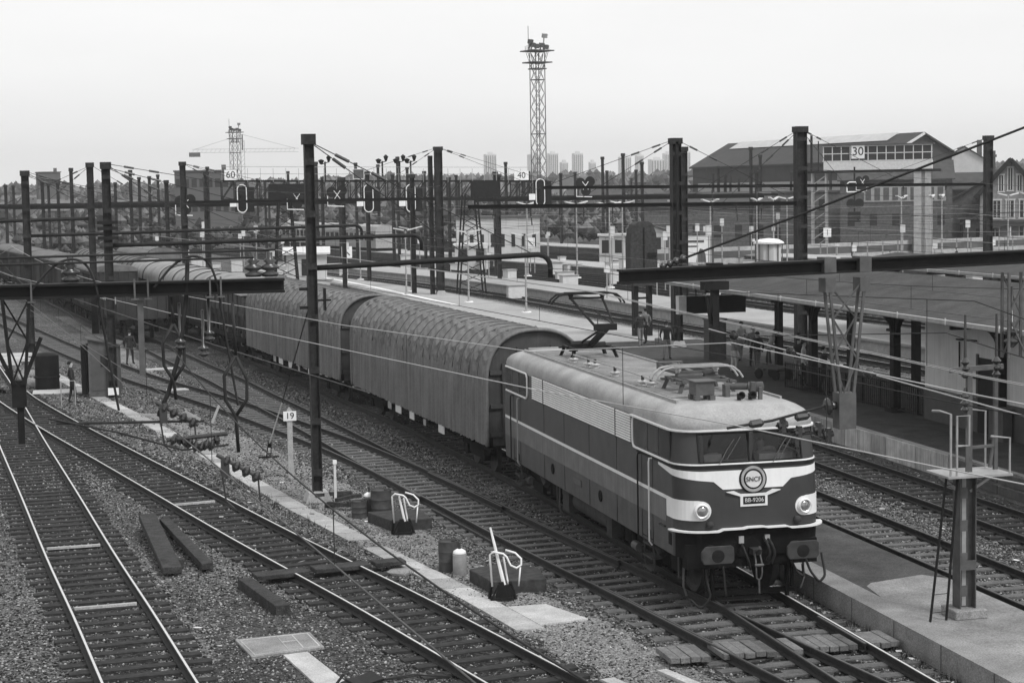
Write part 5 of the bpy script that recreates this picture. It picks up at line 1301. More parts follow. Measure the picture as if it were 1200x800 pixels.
b = MB(); b.box(-.4, .4, -.7, .7, .42, .5); b.bar((-.35, .7, .5), (-.35, .75, 1.1), .04); b.bar((.35, .7, .5), (.35, .75, 1.1), .04); b.bar((-.35, .75, 1.1), (.35, .75, 1.1), .04); b.build('deck', 'wall_dark', t)
for x in (-.35, .35):
    for y in (-.5, .5): b = MB(); b.cyl((x-.04, y, .2), (x+.04, y, .2), .2, n=14); b.box(x-.03, x+.03, y-.03, y+.03, .2, .42); b.build('wheel', 'black', t)
# ------------------------------------------------------------------ people
def person(label, x, y, z, rz, jacket, trousers, hold=None, stride=.12, arms=(.12, .12), h=1.72, bend=0., lean=0., hair='hair', armfwd=(0, 0)):
    t = thing('person', label, 'person', (x, y, z), rz); s = h/1.75
    J = {}; V_ = []; Ed = []; Rr = []
    def j(n, p, r, par=None, r2=None):
        J[n] = len(V_); V_.append((p[0]*s, p[1]*s, p[2]*s)); Rr.append((r*s, (r2 or r)*s))
        if par: Ed.append((J[par], J[n]))
    bl = lean; k = stride
    j('pel', (0, 0, .95), .15, None, .11); j('waist', (0, -.01+bl*.3, 1.10), .145, 'pel', .10); j('chest', (0, bl*.8, 1.32), .165, 'waist', .115); j('neck0', (0, bl*1.1, 1.47), .07, 'chest'); j('neck', (0, -.01+bl*1.2, 1.53), .055, 'neck0')
    j('chin', (0, -.03+bl*1.3, 1.58), .068, 'neck', .08); j('head', (0, -.02+bl*1.4, 1.66), .078, 'chin', .098); j('crown', (0, .0+bl*1.4, 1.73), .06, 'head', .075)
    for sg, n, st, af in ((-1, 'l', k, armfwd[0]), (1, 'r', -k, armfwd[1])):
        j('hip'+n, (sg*.095, 0, .90), .095, 'pel'); j('knee'+n, (sg*.10, -st*.55-.02, .50), .066, 'hip'+n); j('ank'+n, (sg*.10, -st+.03, .09), .044, 'knee'+n); j('toe'+n, (sg*.12, -st-.14, .035), .036, 'ank'+n, .045)
        a = arms[0 if sg < 0 else 1]
        j('sh'+n, (sg*.20, bl*1.0, 1.42), .066, 'chest'); j('el'+n, (sg*(.24+a*.4), .05-af*.5+bl, 1.15+.05*af), .047, 'sh'+n); j('wr'+n, (sg*(.22+a*.6), -.08-af*.95+bl, .92+.5*af), .033, 'el'+n); j('ha'+n, (sg*(.22+a*.6), -.12-af*1.2+bl, .85+.6*af), .035, 'wr'+n, .022)
    me = bpy.data.meshes.new('body'); me.from_pydata(V_, Ed, []); o = bpy.data.objects.new('body', me); COL.objects.link(o)
    sk = o.modifiers.new('s', 'SKIN'); sk.use_smooth_shade = True
    for i, rr in enumerate(Rr): me.skin_vertices[0].data[i].radius = rr; me.skin_vertices[0].data[i].use_root = (i == 0)
    su = o.modifiers.new('u', 'SUBSURF'); su.levels = 2; su.render_levels = 2
    m2 = bpy.data.meshes.new_from_object(o.evaluated_get(bpy.context.evaluated_depsgraph_get())); bpy.data.objects.remove(o)
    m2.name = 'body'; m2.materials.clear()
    for mm in (jacket, trousers, 'skin', 'black'): m2.materials.append(M[mm])
    for p in m2.polygons:
        c = p.center/s; p.use_smooth = True
        p.material_index = 2 if c.z > 1.51 else 3 if c.z < .09 else 1 if (c.z < .93 and abs(c.x) < .19) else 2 if (c.z < .9+.5*max(armfwd) and abs(c.x) > .19 and c.y < -.07-.9*max(0, max(armfwd)-.05)) else 0
    bo = bpy.data.objects.new('body', m2); COL.objects.link(bo); bo.parent = t
    b = MB(); hx, hy = 0, bl*1.4+.005; rows = 7
    for i in range(rows+1):
        a = math.pi*.5*i/rows*1.25
        for q in range(14):
            ph = 2*math.pi*q/14; r = .098*math.sin(a) if i < rows else .09; zz = 1.675+.095*math.cos(a)
            front = max(0, -math.cos(ph-math.pi/2+math.pi)); 
            yy = math.sin(ph)*r*1.12; zz2 = zz if yy > -.03 else max(zz, 1.70)
            b.v.append(((hx+math.cos(ph)*r)*s, (hy+yy+.012)*s, zz2*s))
    for i in range(rows):
        for q in range(14): b.f.append((i*14+q, i*14+(q+1) % 14, (i+1)*14+(q+1) % 14, (i+1)*14+q)); b.m.append(0)
    b.build('hair', hair, t, smooth=True); return t
person('person in a dark coat walking on the platform with a bag, left of the others', 12.55, 43.9, .55, R(150), 'cloth_dark', 'cloth_mid', stride=.22)
t = tag(MB().box(-.16, .16, -.07, .07, 0, .34).build('shoulder_bag', 'cloth_mid', bevel=.03), 'grey bag at the side of the leftmost walking person', 'bag'); t.location = (12.18, 43.95, 1.2)
person('person in pale trousers standing by the grey box with one arm forward', 13.3, 37.4, .55, R(100), 'cloth_mid', 'cloth_pale', armfwd=(0, .35), stride=.05)
person('person in a dark jacket and white shoes standing in the middle of the platform', 14.0, 36.6, .55, R(190), 'cloth_dark', 'cloth_mid', stride=.1)
person('person bending over the trolley in a pale top', 14.9, 37.6, .55, R(240), 'cloth_pale', 'cloth_dark', lean=.18, armfwd=(.3, .3))
person('person in a dark coat close to a canopy column, facing the train', 14.45, 33.3, .55, R(110), 'cloth_dark', 'cloth_mid')
person('person in grey standing behind the iron railing posts', 13.7, 29.1, .55, R(80), 'cloth_dark', 'cloth_dark', armfwd=(.2, 0))
person('person in a pale raincoat standing between the trolley and the railing', 13.95, 31.6, .55, R(60), 'cloth_pale', 'cloth_dark')
person('person in a grey coat waiting behind the pale trousered one', 14.9, 39.4, .55, R(130), 'cloth_mid', 'cloth_dark', stride=.05)
person('person in a light jacket near the telephone box', 15.4, 42.2, .55, R(200), 'cloth_pale', 'cloth_mid')
person('person in a dark coat with pale trousers behind the trolley', 15.2, 35.2, .55, R(250), 'cloth_dark', 'cloth_pale')
person('person at the far side of the platform near the dark cabinet', 14.3, 52.5, .55, R(200), 'cloth_mid', 'cloth_dark')
person('person beside the cabinet legs carrying nothing, in a dark jacket', 13.5, 50.8, .55, R(180), 'cloth_dark', 'cloth_mid', stride=.18)
person('railwayman in a dark suit and white shirt walking along the pale walkway', -10.35, 60.0, GZ, R(160), 'cloth_dark', 'cloth_dark', stride=.2)
person('railwayman with dark bushy hair leaning on the small rail by the hut', -13.1, 43.3, GZ, R(100), 'cloth_dark', 'cloth_dark', lean=.05)
t = thing('hand_rail', 'small pale tubular rail in front of the leaning railwayman', 'rail', (-13.25, 42.6, GZ)); b = MB(); b.tube([(-.3, 0, 0), (-.3, 0, 1.0), (.25, 0, 1.0), (.25, 0, 0)], .025); b.build('tube', 'steel_pale', t)
person('driver in a dark jacket behind the right hand windscreen of the locomotive', .62, 1.62, 1.36, 0, 'cloth_dark', 'cloth_dark', armfwd=(.25, .25))
for i, (x, y) in enumerate(((58, 118), (66, 121), (85, 140))):
    person(('far person on the background platform left of the sign', 'far person on the background platform under the signal cabin', 'far person near the foot of the pale pillar')[i], x, y, .5, R(40*i), 'cloth_dark', 'cloth_mid')
# ------------------------------------------------------------------ trackside objects
t = thing('track_hut', 'grey trackside hut with a sloping lid beside the dark mast', 'hut', (-11.75, 46.0, GZ), R(-4))
b = MB(); b.prism([(-.62, 0), (.62, 0), (.62, 2.2), (-.62, 2.45)], 'y', -.9, .9); b.build('body', 'steel', t); b = MB(); b.prism([(-.72, 2.46), (.74, 2.17), (.74, 2.22), (-.72, 2.52)], 'y', -1.0, 1.0); b.build('lid', 'wall_dark', t)
b = MB(); b.box(-.5, .5, -.92, -.9, .3, 2.0); d_ = b.build('door', 'wall_dark', t); b = MB(); b.box(-.12, .4, -.935, -.92, 1.3, 1.75); b.build('window', 'glass_win', d_); b = MB(); b.box(-.95, -.72, -.5, .6, .1, 2.2); b.build('side_board', 'black', t)
t = thing('steel_tank', 'upright black tank standing left of the hut', 'tank', (-14.2, 49.5, GZ)); b = MB(); b.lathe([(.5, 0), (.52, .05), (.52, 1.5), (.4, 1.6), (.001, 1.65)], (0, 0, 0), 16); b.build('shell', 'black', t, auto=40); b = MB(); b.lathe([(.55, .5), (.56, .55), (.55, .6)], (0, 0, 0), 16); b.build('band', 'iron', t)
slab('concrete_slab', 'pale slab behind the leaning railwayman and the hut', [(-14.8, 47.2), (-11.3, 47.2), (-11.3, 48.8), (-14.8, 48.8)], GZ+.05, 'concrete')
slab('concrete_slab', 'bright board lying between the rails beyond the hut', [(-9.9, 56), (-8.3, 56.4), (-8.3, 57.1), (-9.9, 56.7)], GZ+.07, 'concrete')
slab('concrete_slab', 'second bright board lying nearer between the rails', [(-9.2, 46.2), (-7.9, 46.5), (-7.9, 47.1), (-9.2, 46.8)], GZ+.07, 'concrete')
for i in range(7):
    b = MB(); a = R(random.uniform(-14, 14)); L_ = random.uniform(1.6, 2.6)
    b.box(-L_/2, L_/2, -.13, .13, 0, .16, Matrix.Rotation(a, 3, 'Z')); o = tag(b.build('timber', 'offwhite'), 'pale timber in the stack at the left edge below the mast', 'timber', 'pale timbers stacked at the left edge'); o.location = (-16.3+.12*i-.5, 62.5+.5*(i % 4), GZ+.17*(i//3))
g = 'grey rubble and weeds left of the hut'
for i in range(9):
    b = MB(); b.lathe([(.1, 0), (.25, .06), (.22, .2), (.08, .28)], (0, 0, 0), 7); o = b.build('concrete_lump', 'concrete_mid'); o.location = (-15.6+1.4*random.random(), 50+7*random.random(), GZ); o.rotation_euler = (random.random(), random.random(), 0); tag(o, 'broken concrete lump lying between the far left rails', 'lump', 'concrete lumps at the left')
# sign 19
t = thing('kilometre_sign', 'white sign reading 19 on a pale concrete post', 'sign', (-6.79, 20.53, GZ)); b = MB(); b.prism([(-.08, 0), (.08, 0), (.07, 2.02), (0, 2.12), (-.07, 2.02)], 'y', -.07, .07); b.build('post', 'concrete', t)
b = MB(); b.box(-.19, .19, -.10, -.075, 1.72, 2.0); pn = b.build('panel', 'white', t); text_mesh('lettering', '19', .26, 'black', pn, (0, -.105, 1.86), (R(90), 0, 0), .003)
t = thing('white_marker_post', 'thin white marker post by the rubble near the tall mast', 'post', (-6.15, 15.6, GZ)); b = MB(); b.prism([(-.035, 0), (.035, 0), (.03, 1.1), (-.03, 1.1)], 'y', -.03, .03); b.build('post', 'offwhite', t); b = MB(); b.box(-.05, .05, -.05, .05, 1.1, 1.2); b.build('cap', 'white', t)
t = thing('guy_anchor', 'dark guy rod with white lower end anchored beside the 19 sign', 'guy rod', (-7.0, 24.9, GZ)); b = MB(); b.tube([(.38, -8.4, 5.3), (.15, -3.0, 2.1)], .018, 5); b.build('rod', 'wire_dark', t); b = MB(); b.tube([(.15, -3.0, 2.1), (.0, -.4, .55)], .022, 5); b.build('white_rod', 'white', t)
b = MB(); b.cyl((.0, -.4, .55), (0, -.3, .42), .07); b.bar((.05, -.3, .45), (.07, 0, .05), .03); b.bar((-.05, -.3, .45), (-.07, 0, .05), .03); b.box(-.32, .32, -.06, .08, 0, .07); b.build('anchor', 'iron', t)
# rubbish heap behind the white post
for i in range(6):
    b = MB(); b.box(-.5*random.uniform(.5, 1.2), .5, -.06, .06, 0, .09, Matrix.Rotation(random.uniform(-1, 1), 3, 'Z')); o = tag(b.build('scrap_timber', 'oak'), 'dark scrap timber lying at the foot of the tall mast', 'timber', 'scrap around the tall mast foot'); o.location = (-5.9+random.uniform(-.5, .5), 15.5+random.uniform(-1, 1), GZ+.02+.08*(i % 3))
# point levers
def lever(label, x, y, rz, tall):
    t = thing('point_lever', label, 'point lever', (x, y, GZ), rz, 'white point levers beside the turnout')
    b = MB(); b.box(-.22, .26, -.12, .12, 0, .08); b.prism([(-.12, .06), (.14, .06), (.05, .4), (-.05, .4)], 'y', -.08, .08); b.cyl((.12, -.06, .2), (.12, .06, .2), .14, n=12); b.bar((-.2, -.1, .05), (-.05, -.1, .36), .04); b.bar((.3, .05, .02), (.18, .0, .4), .05); b.bar((-.24, .08, .02), (-.2, .02, .38), .05); b.build('stand', 'black', t)
    b = MB(); b.tube([(-.18, 0, .3), (-.22, 0, .95), (-.15, -.02, 1.02), (.05, -.04, .98), (.12, -.05, .92), (.2, -.05, .74), (.32, -.04, .68), (.42, -.02, .74), (.42, 0, .86), (.3, .02, .98), (.1, .05, 1.04)], .022, 6); b.tube([(.36, 0, .3), (.4, 0, .7)], .018, 5); b.build('hoop', 'white', t, smooth=True)
    b = MB(); b.tube([(.1, 0, .2), (-.05, .04, .95)] if not tall else [(.1, 0, .15), (-.12, .06, 1.15), (-.2, .1, 1.5)], [.035, .025] if not tall else [.045, .03, .02], 6); b.tube([(.16, .05, .25), (.06, .06, .9)], .02, 5); b.build('lever', 'white', t); return t
lever('nearer white point lever with a tall handle beside the pale gas bottle', -4.5, 2.95, R(-12), True)
lever('farther white point lever beside the rusty drums', -5.2, 10.7, R(-12), False)
def pad(label, pts):
    b = MB(); n = len(pts); b.add([(x, y, GZ-.02) for x, y in pts]+[(x, y, GZ+.28) for x, y in pts], [tuple(range(n-1, -1, -1)), tuple(range(n, 2*n))]+[(i, (i+1) % n, n+(i+1) % n, n+i) for i in range(n)])
    tag(b.build('lever_plinth', 'rust', bevel=.015), label, 'plinth')
pad('dark plinth beside the nearer lever and the gas bottle', [(-4.75, 4.9), (-4.55, 3.5), (-3.4, 3.5), (-3.3, 4.6), (-3.9, 5.4)])
pad('dark plinth beside the farther lever and the drums', [(-5.75, 12.6), (-5.35, 11.1), (-4.35, 11.2), (-4.4, 12.6)])
def bottle(label, x, y, r, h, mt, top='white', valve=True):
    t = thing('gas_bottle', label, 'gas bottle', (x, y, GZ)); b = MB(); b.lathe([(r*.9, 0), (r, .03), (r, h*.8), (r*.85, h*.92), (r*.4, h), (.001, h*1.01)], (0, 0, 0), 16); b.build('body', mt, t, auto=40)
    b = MB(); b.lathe([(r*1.01, h*.78), (r*.87, h*.925), (r*.4, h*1.005)], (0, 0, 0), 16); b.build('shoulder', top, t, smooth=True)
    b = MB(); b.cyl((0, 0, h), (0, 0, h+.14), .03); b.build('valve', 'rust', t)
bottle('pale gas bottle with a white shoulder by the nearer plinth', -4.78, 5.75, .155, .56, 'can_pale')
bottle('short gas bottle with a white top between the drums', -5.55, 13.55, .15, .62, 'can_dark')
def drum(label, x, y, r, h):
    t = thing('drum', label, 'drum', (x, y, GZ)); b = MB(); b.lathe([(r, 0), (r*1.02, .03), (r, .06), (r, h*.33), (r*1.03, h*.35), (r, h*.37), (r, h*.64), (r*1.03, h*.66), (r, h*.68), (r, h-.03), (r*1.03, h), (r*.95, h), (r*.93, h-.03), (.001, h-.03)], (0, 0, 0), 18); b.build('barrel', 'can_dark', t, auto=40); b = MB(); b.lathe([(r*.2, h-.03), (r*.2, h+.0)], (r*.5, 0, 0), 8); b.build('bung', 'rust', t)
drum('dark drum hidden behind the pale gas bottle', -4.95, 6.15, .22, .68); drum('tall rusty drum by the farther lever', -5.28, 13.3, .27, .72); drum('low rusty drum left of the short gas bottle', -5.85, 13.35, .2, .45)
# timbers
def timber(label, c, d, rz, rx=0, z=0, mt='oak'):
    b = MB(); b.box(-d[0]/2, d[0]/2, -d[1]/2, d[1]/2, 0, d[2]); o = b.build('timber_baulk', mt, bevel=.012); o.location = (c[0], c[1], GZ+z); o.rotation_euler = (rx, 0, rz); tag(o, label, 'timber')
timber('broad worn baulk of the leaning pair between the two left tracks', (-11.05, 10.4), (.42, 6.0, .16), R(3), R(1.8), .16); timber('narrow baulk on the right of the leaning pair', (-10.45, 10.4), (.26, 5.6, .15), R(7), R(1), .12)
timber('short block propping the leaning pair of baulks', (-10.85, 8.4), (.5, .22, .2), R(10))
timber('separate heavy baulk lying below the timber crossing boards', (-9.2, 4.4), (.3, 2.9, .22), R(10))
timber('timber board crossing the curved track, left of its rails', (-8.65, 6.2), (1.15, .5, .10), R(9), 0, .12); timber('timber board crossing the curved track, between its rails', (-7.3, 6.5), (1.25, .5, .10), R(9), 0, .12); timber('timber board crossing the curved track, right of its rails', (-6.2, 6.7), (.7, .42, .10), R(8), 0, .12)
for i, (x, y) in enumerate(((-12.9, 11.3), (-12.6, 4.6))):
    b = MB(); b.box(-.62, .62, -.05, .05, 0, .05); o = tag(b.build('white_batten', 'concrete'), ('white batten between the leftmost rails, the farther one', 'white batten between the leftmost rails, the nearer one')[i], 'batten'); o.location = (T3(y), y, -.16); o.rotation_euler = (0, 0, R(4))
b = MB(); b.box(-.55, .55, -.05, .05, 0, .05); o = tag(b.build('white_batten', 'concrete'), 'white batten between the rails of the curved track', 'batten'); o.location = (T2(16.6), 16.6, -.155); o.rotation_euler = (0, 0, R(12))
t = thing('torn_crate', 'torn black crate with a bent lid lying at the bottom edge', 'crate', (-8.45, -3.25, GZ), R(14)); t.scale = (.85, .8, .75); b = MB(); b.box(-.05, .5, -.35, .35, 0, .34); b.prism([(-.9, .03), (-.4, .05), (-.1, .22), (.55, .36), (.52, .42), (-.12, .28), (-.45, .12), (-.9, .09)], 'y', -.3, .36); b.bar((-.5, .1, .1), (-.1, .3, .45), .05); b.build('crate', 'black', t, bevel=.01)
b = MB(); b.box(.1, .34, -.365, -.352, .05, .2); b.build('label_patch', 'offwhite', t)
b = MB(); b.tube([(.5, 0, .3), (1.3, .1, .28), (2.2, .25, .05)], .018, 5); b.tube([(.5, .3, .2), (1.6, .45, .12)], .02, 5); b.build('cable', 'wire_dark', t)
# ------------------------------------------------------------------ ladder post with switch platform
t = thing('switch_post', 'grey steel post with railed platform and ladder on the kerbed island', 'post', (2.88, -2.75, .235))
b = MB(); b.box(-.32, .32, -.3, .3, 0, .17); b.build('plinth', 'concrete_mid', t, bevel=.015)
b = MB(); hsec(b, 0, 0, .17, 2.62, .32, .3)
for z in (.5, 1.1, 1.7, 2.3): b.box(-.14, -.02, -.155, -.13, z-.1, z+.1)
b.build('post', 'steel', t)
b = MB(); b.box(-.06, .02, -.02, -.014, .2, 2.6); b.build('web_strip', 'steel_pale', t)
b = MB(); b.box(-.55, .72, -.45, .45, 2.62, 2.66); b.bar((-.1, 0, 2.3), (-.5, 0, 2.6), .05); b.bar((.1, 0, 2.3), (.6, 0, 2.6), .05); b.build('deck', 'steel_pale', t)
b = MB()
b.tube([(-.48, -.4, 2.66), (-.48, -.4, 3.78), (-.44, .1, 3.78), (-.44, .4, 3.75)], .022); b.tube([(-.36, -.4, 2.66), (-.36, -.4, 3.74), (-.12, -.4, 3.74), (-.12, -.4, 3.2), (-.38, -.4, 3.2)], .022)
b.build('railing', 'steel_pale', t); b = MB(); b.tube([(.62, .4, 2.66), (.62, .4, 3.7), (.3, .4, 3.75)], .02); b.tube([(.68, -.4, 2.66), (.68, -.4, 3.3), (.3, -.4, 3.35)], .02); b.build('railing', 'steel_pale', t)
b = MB()
b.bar((.08, 0, 2.66), (.08, 0, 4.55), .1, .08); b.bar((.66, .1, 2.66), (.66, .1, 4.6), .07, .07); b.bar((-.3, 0, 4.52), (.75, 0, 4.56), .07, .09); b.bar((.0, -.1, 2.66), (.05, 0, 3.5), .05); b.bar((.55, .1, 2.7), (.66, .1, 3.4), .05); b.bar((.1, 0, 3.1), (.66, .1, 3.1), .05)
b.build('switch_frame', 'steel', t)
b = MB()
for x, z in ((0.0, 4.62), (.62, 4.62), (.0, 4.0)): b.lathe([(.03, -.25), (.08, -.2), (.03, -.14), (.09, -.08), (.03, -.02), (.09, .04), (.03, .12), (.02, .9 if z > 4.5 else .2)], (x, 0, z), 10)
b.tube([(-.4, 0, 4.1), (.1, 0, 4.05), (.8, 0, 3.95)], .02); b.build('switch_insulator', 'insul', t)
l_ = MB(); l_.tube([(-.80, -.25, 0), (-.46, -.2, 2.64)], .024); l_.tube([(-.46, -.2, 0), (-.24, -.2, 2.64)], .024)
for i in range(8): f = (i+.5)/8; l_.tube([(-.80+.34*f, -.25+.05*f, 2.64*f), (-.46+.22*f, -.2, 2.64*f)], .007)
l_.build('ladder', 'iron', t)
# lamps on the main platform
def plamp(label, x, y, z0, h, arms=True, group='slender platform lamps'):
    t = thing('platform_lamp', label, 'lamp post', (x, y, z0), 0, group); b = MB(); b.lathe([(.16, 0), (.16, .12), (.07, .16), (.06, h*.5), (.045, h)], (0, 0, 0), 10); b.build('post', 'steel_pale', t, smooth=False)
    b = MB(); b.lathe([(.32, 0), (.3, .06)], (0, 0, 0), 12); b.build('base', 'white', t)
    if arms:
        b = MB()
        for s in (-1, 1): b.cbox((s*.52, 0, h+.1), (.8, .2, .08), Matrix.Rotation(-s*.2, 3, 'Y'))
        b.build('lamp_head', 'offwhite', t)
    return t
LP = plamp('pale lamp post on the platform nearest to the thick mast', 14.46, 77.7, .55, 4.8)
for i, (x, y) in enumerate(((13.4, 90), (12.3, 106), (11.5, 127), (11.0, 101))): dup(LP, (x, y, .55), None, ('second pale lamp post along the platform', 'third pale lamp post, just left of the double mast', 'farthest pale lamp post on the platform, seen beside the white square sign', 'lamp post close to the double mast foot')[i])
for i, (u, y) in enumerate(((27, 128), (30, 122), (33, 118), (48, 125), (52, 131), (60, 120), (64, 122), (66, 124), (75, 128), (79, 131), (36, 112), (41, 118), (28, 105), (57, 140))):
    dup(LP, (u, y, .4), random.random(), 'pale twin headed lamp post among the background platforms', 'background yard lamps', (1.2, 1.2, 1.35))
# ------------------------------------------------------------------ signal gantry
g_ = thing('signal_gantry', 'long lattice signal gantry with railing across the yard', 'gantry', (0, 112, 0))
b = MB()
for dy in (-.6, .6):
    for z in (7.75, 9.2): b.bar((-1.6, dy, z+.1), (24.6, dy, z-.3), .14)
    n = 26
    for i in range(n):
        x0, x1 = -1.6+26.2*i/n, -1.6+26.2*(i+1)/n; zz = lambda x: -.4*(x+1.6)/26.2+.1
        b.bar((x0, dy, 7.75+zz(x0)), (x0, dy, 9.2+zz(x0)), .07); b.bar((x0, dy, 7.75+zz(x0)), (x1, dy, 9.2+zz(x1)), .06)
b.build('truss', 'iron', g_)
b = MB()
for x0, x1 in ((2.3, 4.3), (17.2, 19.4)):
    for x in (x0, x1):
        for dy in (-.6, .6): b.bar((x, dy, GZ), ((x0+x1)/2+(x-(x0+x1)/2)*.45, dy, 7.9), .12)
    for i in range(10):
        z = i*.8; k = 1-.55*z/7.9; xm = (x0+x1)/2; hw = (x1-x0)/2*k; b.bar((xm-hw, -.6, z), (xm+hw*.93, -.6, z+.8), .06); b.bar((xm+hw, -.6, z), (xm-hw*.93, -.6, z+.8), .06)
b.build('leg', 'iron', g_)
b = MB()
for i in range(27): x = -1.6+i; b.bar((x, -.7, 9.2-.4*i/26), (x, -.7, 10.3-.4*i/26), .03)
for z in (9.75, 10.3): b.bar((-1.6, -.7, z+.1), (24.6, -.7, z-.3), .035)
b.build('railing', 'steel_pale', g_)
for x0, x1 in ((2.0, 5.0), (18.3, 20.5)): b = MB(); b.box(x0, x1, -.72, -.68, 7.7, 9.0); b.build('panel', 'iron', g_)
def oval_signal(label, x, z, y=111.2, cross=False):
    t = thing('signal', label, 'signal', (x, y, z), 0, 'signals hung from the gantry')
    b = MB(); b.box(-.55, .95, -.02, .02, -1.05, .9); b.build('backboard', 'black', t)
    b = MB(); P = [(.36*math.cos(a), (.72 if math.sin(a) > 0 else -.72)+.36*math.sin(a)) for a in [2*math.pi*i/24 for i in range(24)]]; b.tube([(px, -.06, pz) for px, pz in P+P[:1]], .04, 5); b.build('white_border', 'white', t)
    b = MB(); b.box(-.95, -.42, -.05, -.03, -.62, -.12); b.build('plate', 'white', t)
    b = MB()
    for zz in (-.5, -.1, .3): b.lathe([(.12, 0), (.13, .2)], (0, -.03, zz), 10, (0, -1, 0))
    b.build('lamp_hood', 'black', t); return t
sg = oval_signal('white bordered oval signal under the sign reading 60', -.1, 7.9)
dup(sg, (9.9, 111.2, 7.75), None, 'white bordered oval signal in the middle of the gantry, left of its twin'); dup(sg, (13.3, 111.2, 7.7), None, 'white bordered oval signal beside the double mast'); dup(sg, (24, 111.2, 8.0), None, 'oval signal at the right end of the gantry below the tower')
def round_sig(label, x, z, y):
    t = thing('signal', label, 'signal', (x, y, z), 0, 'target signals'); b = MB()
    for dx, dz in ((-.45, .2), (.35, .3), (0, -.45)): b.lathe([(.42, 0), (.42, .04)], (dx, 0, dz), 14, (0, -1, 0))
    b.build('target', 'black', t); b = MB(); b.tube([(-.3, -.06, .3), (.2, -.06, -.35)], .035, 4); b.tube([(.2, -.06, .3), (-.25, -.06, -.35)], .035, 4); b.tube([(-.8, -.06, -.1), (-.8, -.06, -.9), (.5, -.06, -.95)], .04, 4); b.build('white_border', 'white', t); return t
rs = round_sig('cross marked target signal left of the gantry', -4.4, 7.6, 112); dup(rs, (4.2, 111, 7.9), None, 'target signal on the left gantry leg'); dup(rs, (7.4, 111, 8.1), None, 'target signal behind the tall slim mast'); dup(rs, (27.8, 111, 8.5), None, 'target signal right of the tower foot'); dup(rs, (72.0, 155, 8.5), None, 'dark target signal hung below the signal cabin')
def numsign(label, s, x, y, z, w, h, par=None):
    t = thing('number_sign', label, 'sign', (x, y, z)); b = MB(); b.box(-w/2, w/2, -.03, .03, 0, h); p = b.build('panel', 'white', t)
    text_mesh('lettering', s, h*.92, 'black', p, (0, -.035, h*.5), (R(90), 0, 0), .004); b = MB(); b.box(-w/2-.04, w/2+.04, -.02, .04, -.04, 0); b.bar((0, .05, -.5), (0, .05, h), .05); b.build('bracket', 'iron', t)
numsign('white sign reading 60 on the left end of the gantry', '60', -.95, 111.0, 9.35, .95, .8); numsign('pale sign reading 40 on the right end of the gantry', '40', 22.4, 111.0, 9.0, 1.2, .75)
t = thing('framed_board', 'dark framed board on the middle of the gantry', 'board', (9.1, 111, 9.3)); b = MB(); b.box(-.42, .42, -.03, .03, 0, .75); b.build('panel', 'steel', t); b = MB(); b.tube([(-.42, -.05, 0), (.42, -.05, 0), (.42, -.05, .75), (-.42, -.05, .75), (-.42, -.05, 0)], .04, 4); b.build('frame', 'offwhite', t)
for x in (11.2, 12.6, 13.5, 6.6): 
    t = thing('gantry_lamp', 'small dark lamp cluster standing on the gantry', 'lamp', (x, 112, 9.1), 0, 'lamps on the gantry'); b = MB(); b.bar((0, 0, 0), (0, 0, 1.6), .12); b.bar((-.3, 0, 1.4), (.35, 0, 1.6), .07); b.build('post', 'iron', t); b = MB(); b.lathe([(.1, 0), (.25, .3), (.05, .4)], (-.3, 0, 1.4), 8); b.lathe([(.08, 0), (.2, .35), (.05, .5)], (.3, 0, 1.6), 8); b.build('lamp_head', 'iron', t)
